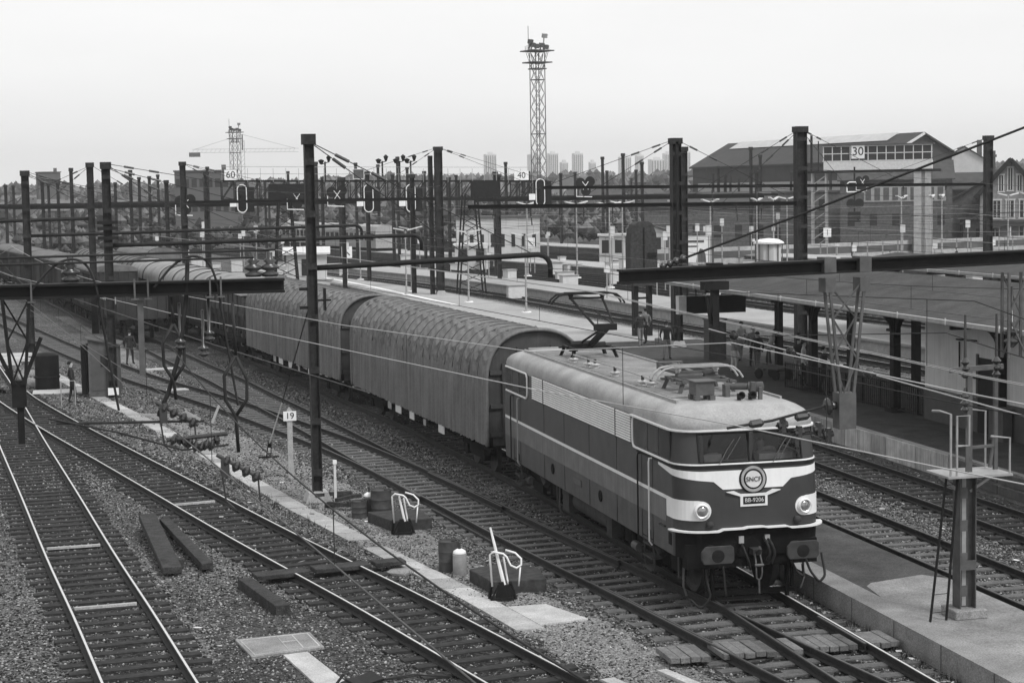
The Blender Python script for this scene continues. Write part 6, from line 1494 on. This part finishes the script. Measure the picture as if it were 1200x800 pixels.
# ------------------------------------------------------------------ background buildings
def bbox_house(label, x, y, rz, w_, d, h, hr, wallm='render', roofm='slate', rows=2, cols=4, cat='house', group=None, ridge='x', win='glass_win', z0=GZ, chim=True, name='house', ww=.45):
    t = thing(name, label, cat, (x, y, z0), rz, group); b = MB(); b.box(-w_/2, w_/2, -d/2, d/2, 0, h)
    if ridge == 'x': b.prism([(-d/2, h), (d/2, h), (0, h+hr)], 'x', -w_/2, w_/2)
    else: b.prism([(-w_/2, h), (w_/2, h), (0, h+hr)], 'y', -d/2, d/2)
    b.build('wall', wallm, t)
    b = MB(); e = .35
    if hr > 0:
        if ridge == 'x':
            for s in (-1, 1): b.add([(-w_/2-e, s*(d/2+e), h-hr*e/(d/2)+.05), (w_/2+e, s*(d/2+e), h-hr*e/(d/2)+.05), (w_/2+e, 0, h+hr+.06), (-w_/2-e, 0, h+hr+.06), (-w_/2-e, s*(d/2+e), h-hr*e/(d/2)+.2), (w_/2+e, s*(d/2+e), h-hr*e/(d/2)+.2), (w_/2+e, 0, h+hr+.22), (-w_/2-e, 0, h+hr+.22)], [(0, 1, 2, 3), (4, 5, 6, 7), (0, 1, 5, 4), (1, 2, 6, 5), (3, 0, 4, 7)])
        else:
            for s in (-1, 1): b.add([(s*(w_/2+e), -d/2-e, h-hr*e/(w_/2)+.05), (s*(w_/2+e), d/2+e, h-hr*e/(w_/2)+.05), (0, d/2+e, h+hr+.06), (0, -d/2-e, h+hr+.06), (s*(w_/2+e), -d/2-e, h-hr*e/(w_/2)+.2), (s*(w_/2+e), d/2+e, h-hr*e/(w_/2)+.2), (0, d/2+e, h+hr+.22), (0, -d/2-e, h+hr+.22)], [(0, 1, 2, 3), (4, 5, 6, 7), (0, 1, 5, 4), (3, 0, 4, 7), (1, 2, 6, 5)])
    else: b.box(-w_/2-.2, w_/2+.2, -d/2-.2, d/2+.2, h, h+.25)
    r = b.build('roof', roofm, t)
    if chim: b = MB(); b.box(w_*.25, w_*.25+.8, -.4, .4, h+hr*.3, h+hr+1.2); b.build('chimney', 'brick', r)
    for i in range(rows):
        for k in range(cols):
            wx = -w_/2+w_*(k+.5)/cols; wz = h*(i+.35)/rows
            b = MB(); b.box(wx-ww, wx+ww, -d/2-.03, -d/2+.1, wz, wz+min(1.5, h/rows*.55)); f = b.build('window', win, t)
    return t
# gabled house at the right edge
t = thing('gabled_house', 'pale gabled house with dark bargeboards and tall windows at the right edge', 'house', (99.7, 172.8, GZ), R(-27))
b = MB(); b.box(-3.6, 8, 0, 10, 0, 7.2); b.prism([(-3.6, 7.2), (3.6, 7.2), (0, 11.0)], 'y', 0, 10); b.build('wall', 'brick_pale', t)
b = MB()
for s in (-1, 1): b.add([(s*4.2, -.6, 6.55), (s*4.2, 10, 6.55), (0, 10, 11.1), (0, -.6, 11.1), (s*4.2, -.6, 6.8), (s*4.2, 10, 6.8), (0, 10, 11.45), (0, -.6, 11.45)], [(0, 1, 2, 3), (4, 5, 6, 7), (0, 1, 5, 4), (3, 0, 4, 7)])
b.prism([(2.0, 6.8), (8.4, 6.8), (8.4, 7.1), (2.4, 11.2)], 'y', 3, 9); rf = b.build('roof', 'slate', t)
b = MB()
for s in (-1, 1): b.bar((s*4.25, -.65, 6.5), (0, -.65, 11.2), .2, .55)
b.build('bargeboard', 'black', rf); b = MB(); b.box(-2.9, -1.7, 4, 5, 8, 12.4); b.box(-3.05, -1.55, 3.85, 5.15, 11.6, 11.9); b.build('chimney', 'brick', rf)
for x, z, w_, h_ in ((-1.1, 7.4, .5, 1.8), (0, 7.5, .5, 2.6), (1.1, 7.4, .5, 1.8), (-1.6, 4.1, .85, 2.0), (0, 4.1, .85, 2.0), (1.6, 4.1, .85, 2.0), (4.9, 4.1, .85, 2.0), (6.6, 4.1, .85, 2.0), (-1.8, .9, .9, 1.8), (1.6, .5, .9, 2.4)):
    b = MB(); b.box(x-w_/2, x+w_/2, -.05, .06, z, z+h_); wn = b.build('window', 'glass_win', t)
    b = MB(); b.box(x-w_/2-.12, x-w_/2, -.09, .02, z-.1, z+h_+.1); b.box(x+w_/2, x+w_/2+.12, -.09, .02, z-.1, z+h_+.1); b.box(x-w_/2-.2, x+w_/2+.2, -.11, .02, z-.22, z-.1); b.box(x-w_/2-.2, x+w_/2+.2, -.11, .02, z+h_+.1, z+h_+.25); b.box(x-.04, x+.04, -.08, -.05, z, z+h_); b.build('frame', 'offwhite', wn)
b = MB(); b.prism([(-2.6, 3.0), (2.6, 3.0), (2.0, 3.7), (-2.0, 3.7)], 'y', -1.6, 0); po = b.build('porch', 'slate', t); b = MB()
for x in (-2.4, 0, 2.4): b.bar((x, -1.45, 0), (x, -1.45, 3.0), .16)
b.build('post', 'offwhite', po)
# engine shed
t = thing('engine_shed', 'huge dark engine shed with long roof light and gable end', 'shed', (113.2, 239.6, GZ), math.atan2(.19, .98))
W_, L_, H_, A_ = 16.5, 60, 12.2, 16.4
b = MB(); b.box(0, W_, 0, L_, 0, H_); b.prism([(0, H_), (W_, H_), (W_/2, A_)], 'y', 0, L_); b.build('wall', 'tin', t)
b = MB()
for s, xa in ((-1, -.5), (1, W_+.5)):
    b.add([(xa, -.6, H_-.2), (xa, L_+.6, H_-.2), (W_/2, L_+.6, A_+.1), (W_/2, -.6, A_+.1), (xa, -.6, H_+.1), (xa, L_+.6, H_+.1), (W_/2, L_+.6, A_+.4), (W_/2, -.6, A_+.4)], [(0, 1, 2, 3), (4, 5, 6, 7), (0, 1, 5, 4), (3, 0, 4, 7), (1, 2, 6, 5)])
rf = b.build('roof', 'tin', t)
b = MB(); b.add([(W_/2-2.6, 6, A_-.75), (W_/2-2.6, 56, A_-.75), (W_/2-.1, 56, A_+.55), (W_/2-.1, 6, A_+.55)], [(0, 1, 2, 3)]); b.add([(W_/2-2.6, 6, A_-.95), (W_/2-2.6, 56, A_-.95), (W_/2-.1, 56, A_+.35), (W_/2-.1, 6, A_+.35)], [(0, 1, 2, 3)]); b.build('roof_light', 'skylight', rf)
b = MB(); b.bar((-.6, -.65, H_-.1), (W_/2, -.65, A_+.2), .12, .4); b.build('verge', 'offwhite', rf)
b = MB(); b.box(-.06, 0, 2, 58, 7.6, 9.2); b.build('glazing', 'steel_pale', t)
b = MB()
for k in range(12): b.box(-.05, .02, 2+k*4.8, 2.3+k*4.8, 0, H_)
b.build('pilaster', 'tin', t)
bbox_house('white gabled house just right of the engine shed', 131, 246, R(-25), 9, 10, 11.5, 2.8, 'render', 'slate', 2, 2, ridge='y')
# signal cabin on a gantry
d = Vector((82.6-72.0, 160.2-166.3, 0)); rz = math.atan2(d.y, d.x)
t = thing('signal_cabin', 'long glazed signal cabin raised on a pale pillar, bearing the sign 30', 'signal cabin', (72.2, 166.0, GZ), rz); Lc = d.length
b = MB(); b.box(0, Lc, -1.2, 1.2, 10.1, 11.1); b.build('parapet', 'offwhite', t)
b = MB()
for k in range(13): b.box(Lc*k/12-.05, Lc*k/12+.05, -1.22, -1.14, 11.1, 12.9)
for z in (11.1, 11.95, 12.8): b.box(-.1, Lc+.1, -1.22, -1.14, z, z+.1)
b.build('window_frame', 'offwhite', t)
b = MB()
for k in range(12): b.box(Lc*k/12+.08, Lc*(k+1)/12-.08, -1.16, -1.1, 11.15, 12.8)
b.build('window', 'glass_win', t)
b = MB(); b.box(-.2, Lc+.2, -1.4, 1.4, 12.92, 13.05); b.box(0, Lc, -1.0, 1.2, 11.1, 12.9); b.build('roof', 'wall_dark', t)
b = MB(); b.box(-2, Lc+1, -1.1, 1.1, 9.8, 10.08); b.bar((-1.4, -1, 10), (-1.4, -1, 14.2), .25); b.bar((-.6, -1, 10), (-.6, -1, 13.5), .12); b.build('deck', 'iron', t)
b = MB(); b.box(Lc-2.0, Lc-1.15, -1, 0, 0, 9.8); b.box(Lc-.75, Lc-.1, -1, 0, 0, 9.8); b.box(Lc-2.0, Lc-.1, -.6, -.3, 0, 9.8); b.build('pillar', 'concrete', t)
b = MB()
for x in (-1.4, .2): b.bar((x, -.8, 0), (x*.6-.3, -.8, 9.8), .18); b.bar((x, .8, 0), (x*.6-.3, .8, 9.8), .18)
for i in range(9): b.bar((-1.4, -.8, i*1.05), (.1, -.8, i*1.05+1.05), .1)
b.build('lattice_leg', 'steel_pale', t)
b = MB(); b.box(3.2, 4.7, -1.32, -1.26, 11.4, 13.0); sp = b.build('sign_panel', 'white', t); text_mesh('lettering', '30', 1.35, 'black', sp, (3.95, -1.34, 12.2), (R(90), 0, 0), .01)
t = thing('signal', 'white rimmed double signal lamp below the signal cabin', 'signal', (72.4, 158, 7.2)); b = MB()
for x in (-.5, .5): b.lathe([(.55, 0), (.55, .1)], (x, 0, -1.1), 14, (0, -1, 0))
b.box(-1.0, 1.0, -.05, .05, .1, 1.2); b.bar((0, 0.1, -3.2), (0, 0.1, 3), .15); b.box(-.7, .7, 0, .3, -3.2, -2); b.build('target', 'black', t); b = MB(); b.tube([(-1, -.1, .2), (-1, -.1, 1.1), (-.7, -.1, 1.3), (.7, -.1, 1.3), (1, -.1, 1.1), (1, -.1, .2), (-1, -.1, .2)], .08, 5); b.build('rim', 'white', t)
# brick buildings
t = bbox_house('grey brick workshop with a band of pale windows below the signal cabin', 90.5, 186, R(-24), 14, 9, 9.0, 2.2, 'brick', 'slate', 1, 5, 'workshop', None, 'x', 'glass_win', GZ, False, 'workshop')
b = MB(); b.box(-4, 6.2, -4.6, -4.5, 6.2, 8.2); wb = b.build('window_band', 'steel_pale', t); b = MB()
for k in range(9): b.box(-3.8+k*1.12, -3.1+k*1.12, -4.64, -4.6, 6.4, 8.0)
b.build('pane', 'steel', wb)
bbox_house('small brick gable building left of the right mast', 104.5, 188, R(-26), 9, 10, 6.2, 2.6, 'brick', 'slate', 1, 3, 'building', None, 'y', chim=False)
bbox_house('lower brick outbuilding in front of the gable building', 101.5, 180, R(-26), 8, 6, 3.2, 1.6, 'brick', 'slate', 1, 2, 'outbuilding', None, 'y', chim=False)
bbox_house('long low shed with a dark roof between workshop and house', 99, 192, R(-26), 20, 8, 7.6, 2.0, 'brick', 'slate', 1, 6, 'shed', None, 'x', chim=False)
bbox_house('flat roofed dark depot in front of the engine shed', 80, 205, R(-20), 30, 10, 7.5, 0, 'brick', 'wall_dark', 2, 10, 'depot', None, 'x', chim=False, name='depot')
bbox_house('brick annexe left of the signal cabin legs', 66, 190, R(-18), 16, 9, 6.0, 1.5, 'brick', 'slate', 1, 6, 'annexe', None, 'x', chim=False)
# white building in the middle
t = bbox_house('low white station building with narrow windows beyond the double mast', 36.3, 180, R(-15), 9.8, 7, 5.2, 0, 'render', 'wall_dark', 1, 8, 'building', None, 'x', chim=False, name='station_building', ww=.22)
bbox_house('small white annexe left of the white station building', 28.3, 158, R(-14), 3.6, 3, 2.6, 0, 'render', 'offwhite', 1, 2, 'kiosk', None, 'x', chim=False, name='kiosk')
bbox_house('pale square kiosk right of the white station building', 47.5, 170, R(-17), 3.0, 2.6, 3.0, 0, 'render', 'offwhite', 1, 2, 'kiosk', None, 'x', chim=False, name='kiosk')
bbox_house('small pale shelter near the lamp posts', 52.5, 172, R(-17), 4, 4, 3.4, .8, 'render', 'slate', 1, 2, 'shelter', None, 'y', chim=False, name='shelter')
bbox_house('white hut with door behind the tall slim mast', 7.5, 133, R(-8), 3.6, 3, 3.0, .4, 'render', 'offwhite', 1, 1, 'hut', None, 'x', chim=False, name='hut')
t = thing('platform_hut', 'white round roofed hut on the background platform', 'hut', (51.5, 131, .4)); b = MB(); b.lathe([(1.25, 0), (1.25, 2.3)], (0, 0, 0), 8); b.build('wall', 'render', t); b = MB(); b.lathe([(1.5, 2.3), (1.4, 2.5), (.9, 2.75), (.001, 2.85)], (0, 0, 0), 16); b.build('roof', 'white', t, smooth=True); b = MB()
for k in range(8): a = R(22.5+45*k); b.bar((1.27*math.cos(a), 1.27*math.sin(a), 0), (1.27*math.cos(a), 1.27*math.sin(a), 2.3), .08)
b.build('corner_post', 'wall_dark', t)
t = thing('billboard', 'large white board with a faint drawing beside the thick mast', 'board', (48.0, 143.5, .4), R(-17)); b = MB(); b.box(-1.9, 1.9, -.05, .05, .2, 2.9); bp_ = b.build('panel', 'white', t); b = MB(); b.box(-1.1, 1.3, -.07, -.05, 2.2, 2.45); b.box(-.7, .7, -.07, -.05, 1.75, 1.9); b.prism([(.5, .2), (1.5, .2), (1.45, 1.0), (1.2, 1.5), (.9, 1.6), (.6, 1.0)], 'y', -.07, -.05); b.build('drawing', 'steel', bp_); b = MB(); b.box(1.95, 2.3, -.1, .1, 0, 3.3); b.box(-2.3, 3.2, -.2, .2, 3.0, 3.2); b.box(-2.3, -1.95, -.1, .1, 0, 3.0); b.build('frame', 'wall_dark', t)
for i, (x, y, w_) in enumerate(((30, 139, .9), (66.5, 152, .9), (9.9, 124, .9))):
    t = thing('square_sign', ('small white square sign left of the white building', 'white square sign near the signal cabin legs', 'white square sign with a dark stroke beyond the platform', 'white sign on a pole between lamp posts')[i], 'sign', (x, y, .3)); b = MB(); b.bar((0, .04, 0), (0, .04, 3.2), .07); b.build('post', 'steel_pale', t); b = MB(); b.box(-w_/2, w_/2, -.02, .02, 2.3, 3.3); pn = b.build('panel', 'white', t)
    b = MB(); b.bar(*(((-.25, -.03, 3.05), (.25, -.03, 2.55)) if i != 1 else ((0, -.03, 3.1), (0, -.03, 2.5))), .03, .09); b.build('stroke', 'black', pn)
# long concrete fence behind the platforms
for i, (a, c) in enumerate((((44, 150), (72, 158)), ((72, 158), (101, 168)))):
    t = thing('concrete_fence', ('pale concrete fence with dark gaps, left stretch behind the huts', 'pale concrete fence with dark gaps, right stretch before the house')[i], 'fence', (*a, GZ)); d = Vector((c[0]-a[0], c[1]-a[1], 0)); b = MB(); n = int(d.length/2.2)
    for z0, z1 in ((.1, .75), (1.5, 1.95)): b.bar(Vector((0, 0, (z0+z1)/2)), d+Vector((0, 0, (z0+z1)/2)), .1, z1-z0) if False else b.box(0, d.length, -.06, .06, z0, z1, Matrix.Rotation(math.atan2(d.y, d.x), 3, 'Z'))
    b.build('rail', 'concrete', t)
    for k in range(n+1): b = MB(); p = d*(k/n); b.box(p.x-.09, p.x+.09, p.y-.09, p.y+.09, 0, 2.0); b.build('post', 'concrete_mid', t)
    b = MB(); b.box(0, d.length, -.03, .03, .75, 1.5, Matrix.Rotation(math.atan2(d.y, d.x), 3, 'Z')); b.build('dark_panel', 'wall_dark', t)
# grey block and crane, far left
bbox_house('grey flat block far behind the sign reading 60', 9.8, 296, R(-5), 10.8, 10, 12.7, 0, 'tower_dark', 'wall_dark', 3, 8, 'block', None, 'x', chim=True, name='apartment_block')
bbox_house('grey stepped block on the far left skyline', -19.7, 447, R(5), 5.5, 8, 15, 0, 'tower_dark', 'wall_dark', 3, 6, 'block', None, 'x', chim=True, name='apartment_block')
t = thing('tower_crane', 'faint tower crane beside the small lattice mast on the skyline', 'crane', (39.6, 560, GZ)); b = MB()
for s in (-.6, .6):
    b.bar((s, 0, 0), (s, 0, 26), .1)
for i in range(18): b.bar((-.6, 0, i*1.45), (.6, 0, i*1.45+1.45), .06)
b.build('tower', 'steel', t); b = MB()
for z in (22.3, 23.4): b.bar((-16, 0, z), (18, 0, z), .07)
for i in range(24): b.bar((-16+i*1.4, 0, 22.3), (-15.3+i*1.4, 0, 23.4), .05)
b.tube([(-15, 0, 23.4), (0, 0, 28), (17, 0, 23.4)], .04); b.bar((0, 0, 23), (0, 0, 28), .4); b.build('jib', 'steel', t); b = MB(); b.box(-17, -13.5, -.6, .6, 21, 22.4); b.build('counterweight', 'wall_dark', t)
# lattice lighting towers
def light_tower(label, x, y, h, w0, w1, head):
    t = thing('lattice_light_tower', label, 'light tower', (x, y, GZ), R(20)); b = MB(); N = int(h/2.2)
    for i in range(4):
        sx, sy = ((-1, -1), (1, -1), (1, 1), (-1, 1))[i]
        b.bar((sx*w0/2, sy*w0/2, 0), (sx*w1/2, sy*w1/2, h), .11)
    for k in range(N):
        a, c = k/N, (k+1)/N; wa, wb = (w0+(w1-w0)*a)/2, (w0+(w1-w0)*c)/2
        for i in range(4):
            p = ((-1, -1), (1, -1), (1, 1), (-1, 1))[i]; q = ((1, -1), (1, 1), (-1, 1), (-1, -1))[i]
            b.bar((p[0]*wa, p[1]*wa, h*a), (q[0]*wb, q[1]*wb, h*c), .055); b.bar((q[0]*wa, q[1]*wa, h*a), (p[0]*wb, p[1]*wb, h*c), .055)
            if k % 4 == 0: b.bar((p[0]*wa, p[1]*wa, h*a), (q[0]*wa, q[1]*wa, h*a), .14)
    b.build('lattice', 'steel', t); b = MB()
    s = head
    for z, r in ((h-3.2*s, 1.3*s), (h-2.0*s, 2.1*s), (h+.2*s, 2.4*s)):
        b.box(-r, r, -r, r, z, z+.18)
    for k in range(8):
        a = k*math.pi/4; b.bar((1.1*s*math.cos(a), 1.1*s*math.sin(a), h-3.2*s), (2.2*s*math.cos(a), 2.2*s*math.sin(a), h+.2*s), .07)
        b.bar((2.3*s*math.cos(a), 2.3*s*math.sin(a), h+.2*s), (2.3*s*math.cos(a), 2.3*s*math.sin(a), h+1.3*s), .06)
    b.build('platform', 'steel', t)
    for k, (dx, dz) in enumerate(((-1.4, 1.4), (-.4, 1.2), (.7, 1.4), (1.6, 1.1), (1.4, 3.2), (-1.9, 2.0))):
        b = MB(); b.cbox((dx*s, -.6*s, h+dz*s), (.95*s, .6*s, .8*s), Matrix.Rotation(.3, 3, 'X')); b.bar((dx*s, 0, h+.2*s), (dx*s, -.4*s, h+dz*s), .14); b.build('floodlight', 'steel' if k != 4 else 'steel_pale', t)
    b = MB(); b.bar((-2.0*s, 0, h), (-2.0*s, 0, h+5*s), .07); b.build('aerial', 'steel', t)
light_tower('tall lattice lighting tower with floodlights on top against the sky', 61.2, 258, 30.8, 1.75, 1.5, .85)
light_tower('shorter distant lattice mast with two lamp clusters', 25.1, 415.7, 23.5, 2.0, 1.7, .7)
# skyline blocks far away
for i, (u, v, w_) in enumerate(((578, 181, 13), (629, 181, 12), (651, 180, 11), (680, 180, 11), (697, 190, 7), (664, 190, 8), (735, 184, 12), (752, 182, 8), (772, 187, 16), (785, 180, 10), (806, 178, 9))):
    r = 2500; a = YAW+math.atan((u-600)/2132); x, y = CP.x+r*math.sin(a), CP.y+r*math.cos(a); hh = 8.1+r*(224.3-.017*(u-600)-v)/2132; ww = w_*r/2132
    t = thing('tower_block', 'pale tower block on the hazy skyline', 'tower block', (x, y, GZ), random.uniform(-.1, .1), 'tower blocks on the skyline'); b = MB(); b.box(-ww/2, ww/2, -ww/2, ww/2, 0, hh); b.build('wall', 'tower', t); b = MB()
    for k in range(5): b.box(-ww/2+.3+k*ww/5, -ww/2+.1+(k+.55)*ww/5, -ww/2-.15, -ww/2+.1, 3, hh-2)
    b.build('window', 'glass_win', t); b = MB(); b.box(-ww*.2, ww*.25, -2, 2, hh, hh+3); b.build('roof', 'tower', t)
# hills
def hills():
    b = MB(); N = 90
    rows = ((330, 0), (480, 1.0), (700, 3.5), (950, 7), (1300, 10.5), (1700, 12), (2200, 10), (2600, 0))
    hN = [sum(math.sin(i*f+p)*a for f, p, a in ((.13, .4, .5), (.31, 1.2, .3), (.77, 2, .2))) for i in range(N+1)]
    for r, h in rows:
        for i in range(N+1):
            a = R(-34)+R(96)*i/N; k = 1+.22*hN[i]
            if i > 55: k *= 1.1
            b.v.append((CP.x+r*math.sin(a), CP.y+r*math.cos(a), GZ-.5+h*k))
    for j in range(len(rows)-1):
        for i in range(N): b.f.append((j*(N+1)+i, j*(N+1)+i+1, (j+1)*(N+1)+i+1, (j+1)*(N+1)+i)); b.m.append(0)
    tag(b.build('hills', 'hill', None, smooth=True), kind='structure'); return rows
hills()
from mathutils.bvhtree import BVHTree
ho = bpy.data.objects['hills']; bv = BVHTree.FromPolygons([v.co for v in ho.data.vertices], [p.vertices for p in ho.data.polygons])
def hz(x, y):
    h = bv.ray_cast(Vector((x, y, 400)), Vector((0, 0, -1)))[0]; return max(GZ, h.z) if h else GZ
def wood(name, N, r0, r1, a0, a1, smin, smax, pick=None):
    """leaf clumps massed into crowns over the slope"""
    F = np.array([(0, 2, 4), (2, 1, 4), (1, 3, 4), (3, 0, 4), (2, 0, 5), (1, 2, 5), (3, 1, 5), (0, 3, 5)]); base = np.array([(1, 0, 0), (-1, 0, 0), (0, 1, 0), (0, -1, 0), (0, 0, 1), (0, 0, -1)], float)
    V, Fs = [], []; k = 0
    for i in range(N):
        r = r0+(r1-r0)*random.random()**.8; a = R(a0)+R(a1-a0)*random.random(); x, y = CP.x+r*math.sin(a), CP.y+r*math.cos(a); g = hz(x, y)
        if math.sin(x*.021+1)*math.cos(y*.017) < -.55: continue
        cr = random.uniform(smin, smax)
        for c in range(13):
            d = rng.normal(size=3); d /= np.linalg.norm(d); d[2] = abs(d[2])*1.0-.15; p = np.array((x, y, g+cr*.75))+d*cr*np.array((1, 1, .85))*rng.uniform(.55, 1.05); s = cr*rng.uniform(.2, .42)
            V.append(base*s*(1+.7*(rng.random((6, 3))-.5))+p); Fs.append(F+6*k); k += 1
    V = np.concatenate(V); Fs = np.concatenate(Fs); me = bpy.data.meshes.new(name); me.from_pydata(V.tolist(), [], Fs.tolist()); me.materials.append(M['leaf']); o = bpy.data.objects.new(name, me); COL.objects.link(o); tag(o, kind='stuff')
wood('far_woodland', 1500, 330, 640, -12, 34, 2.0, 4.0); wood('far_woodland', 1500, 640, 1500, -12, 34, 4, 7.5); wood('yard_shrubs', 800, 205, 335, -12, 21, 1.0, 2.6)
# houses scattered on the hillside, seen only as pale walls and dark roofs between the trees
hp = []
for mt_, rf_ in (('render', 'slate'), ('brick_pale', 'slate'), ('brick', 'wagon_roof')):
    t = bbox_house('small distant house among the trees of the far hillside', 0, 0, 0, 9, 8, 5.5, 2.6, mt_, rf_, 2, 3, 'house', 'houses on the far hillside', 'x'); hp.append(t)
nh = 0
for i in range(120):
    r = random.uniform(430, 1050); a = R(random.uniform(-10, 31)); x, y = CP.x+r*math.sin(a), CP.y+r*math.cos(a)
    if math.degrees(a) > 18 and r < 640: continue
    src = hp[i % 3]; k = random.uniform(.6, .95)*(1 if r < 700 else 1.25)
    if nh < 3: src = hp[nh]; src.scale = (.8, .8, .8); src.location = (x, y, hz(x, y)+.3); src.rotation_euler = (0, 0, random.uniform(-.7, .7))
    else: dup(src, (x, y, hz(x, y)+.3), random.uniform(-.7, .7), None, None, (k, k, k))
    nh += 1
# masts of the far yard
fm = mast('thin dark mast far off in the yard', 0, 0, 9.8, .34, .3, GZ, True, False, 'catenary_mast', 'thin masts far off in the yard'); FIRST = True
def far_mast(u, v, h):
    global FIRST
    hor = 224.3-.017*(u-600); r = min(420, max(118, (h-8.1)*2132/max(3., hor-v))); a = YAW+math.atan((u-600)/2132); p = (CP.x+r*math.sin(a), CP.y+r*math.cos(a), GZ)
    if FIRST: fm.location = p; FIRST = False
    else: dup(fm, p, None, None, None, (1, 1, (h-GZ)/(9.8-GZ)))
    return p
FM = [far_mast(u, v, h) for u, v, h in ((12, 215, 10), (21, 218, 10), (55, 212, 10), (62, 216, 10), (73, 214, 10), (89, 198, 11), (140, 214, 10), (158, 200, 11), (168, 208, 10.5), (180, 207, 10.5), (190, 205, 11), (222, 212, 10), (248, 196, 11.5), (319, 219, 9.5), (342, 201, 11.5), (375, 190, 12), (402, 208, 10), (421, 191, 12), (447, 193, 12), (470, 184, 12.5), (481, 196, 11.5), (538, 205, 10.5), (596, 190, 12), (660, 203, 10.5), (709, 184, 12.5), (714, 200, 11), (733, 180, 12.5), (748, 199, 11), (755, 190, 11.5), (844, 195, 11), (882, 173, 13), (893, 182, 12.5), (861, 205, 10.5), (975, 190, 12), (1113, 205, 10))+tuple((random.uniform(150, 1000), random.uniform(200, 214), random.uniform(9.5, 11)) for _ in range(38))]
for i, (y, x0, x1) in enumerate(((140, -24, 14), (185, -28, 22), (235, -30, 30), (150, 22, 60), (190, 26, 70), (118, 20, 46), (128, -18, 6), (205, 0, 40), (165, 24, 64), (172, -20, 8), (135, 26, 52), (260, -10, 50))):
    portal('thin portal beam far off between the yard masts', (x0, y, 7.4), (x1, y, 7.3), .24, .24)['group'] = 'far yard portal beams'
# small clutter of the yard: cabinets, relay boxes, stop blocks
cb = thing('relay_cabinet', 'small pale relay cabinet beside the background tracks', 'cabinet', (0, 0, GZ), 0, 'relay cabinets in the yard'); b = MB(); b.box(-.5, .5, -.35, .35, .1, 1.3); b.build('body', 'offwhite', cb); b = MB(); b.box(-.56, .56, -.42, .42, 1.3, 1.38); b.build('lid', 'steel_pale', cb)
spots = [(random.uniform(20, 70), random.uniform(95, 175)) for _ in range(34)]+[(random.uniform(-6, 14), random.uniform(120, 190)) for _ in range(16)]
for i, (x, y) in enumerate(spots):
    if i == 0: cb.location = (x, y, GZ)
    else: dup(cb, (x, y, GZ), random.uniform(-.5, .5), None, None, (random.uniform(.6, 1.8), 1, random.uniform(.5, 1.25)))
bp0 = thing('white_post', 'thin pale post beside the background tracks', 'post', (0, 0, GZ), 0, 'pale posts in the yard'); b = MB(); b.cyl((0, 0, 0), (0, 0, 3.4), .05); b.build('tube', 'steel_pale', bp0); b = MB(); b.box(-.22, .22, -.05, .05, 2.9, 3.4); b.build('plate', 'offwhite', bp0)
for i in range(46):
    x, y = (random.uniform(18, 85), random.uniform(85, 190)) if i < 32 else (random.uniform(-4, 16), random.uniform(115, 200))
    if i == 0: bp0.location = (x, y, GZ)
    else: dup(bp0, (x, y, GZ), random.uniform(-.4, .4), None, None, (1, 1, random.uniform(.6, 1.7)))
# pale coaches parked far off
cw = thing('passenger_coach', 'pale passenger coach parked far off in the background yard', 'coach', (0, 0, 0), 0, 'coaches parked in the yard'); b = MB(); b.prism([(-1.42, 1.0), (1.42, 1.0), (1.45, 3.2), (1.2, 3.8), (.6, 4.0), (-.6, 4.0), (-1.2, 3.8), (-1.45, 3.2)], 'y', -12, 12); b.build('body', 'steel_pale', cw); b = MB()
for s in (-1, 1):
    for k in range(12): b.box(*sorted((s*1.44, s*1.47)), -11.2+k*1.9, -9.9+k*1.9, 2.0, 2.9)
b.build('window', 'glass_win', cw); b = MB(); b.box(-1.2, 1.2, -11.5, 11.5, .3, 1.0); b.build('underframe', 'under', cw)
for i, (x, y, a) in enumerate(((24, 215, 12), (21.5, 240, 10), (-36, 190, 9), (-34, 165, 9))):
    if i == 0: cw.location = (x, y, 0); cw.rotation_euler = (0, 0, R(a))
    else: dup(cw, (x, y, 0), R(a))
# ------------------------------------------------------------------ haze
def haze():
    b = MB(); b.box(-2200, 3000, -120, 3200, GZ-.8, 90); m = bpy.data.materials.new('haze'); m.use_nodes = True; t = m.node_tree; t.nodes.clear()
    v = t.nodes.new('ShaderNodeVolumePrincipled'); v.inputs['Color'].default_value = (.92, .92, .92, 1); v.inputs['Density'].default_value = .00025; v.inputs['Anisotropy'].default_value = 0.
    o = t.nodes.new('ShaderNodeOutputMaterial'); t.links.new(v.outputs[0], o.inputs['Volume']); M['haze'] = m
    tag(b.build('haze', 'haze'), kind='stuff')
haze()
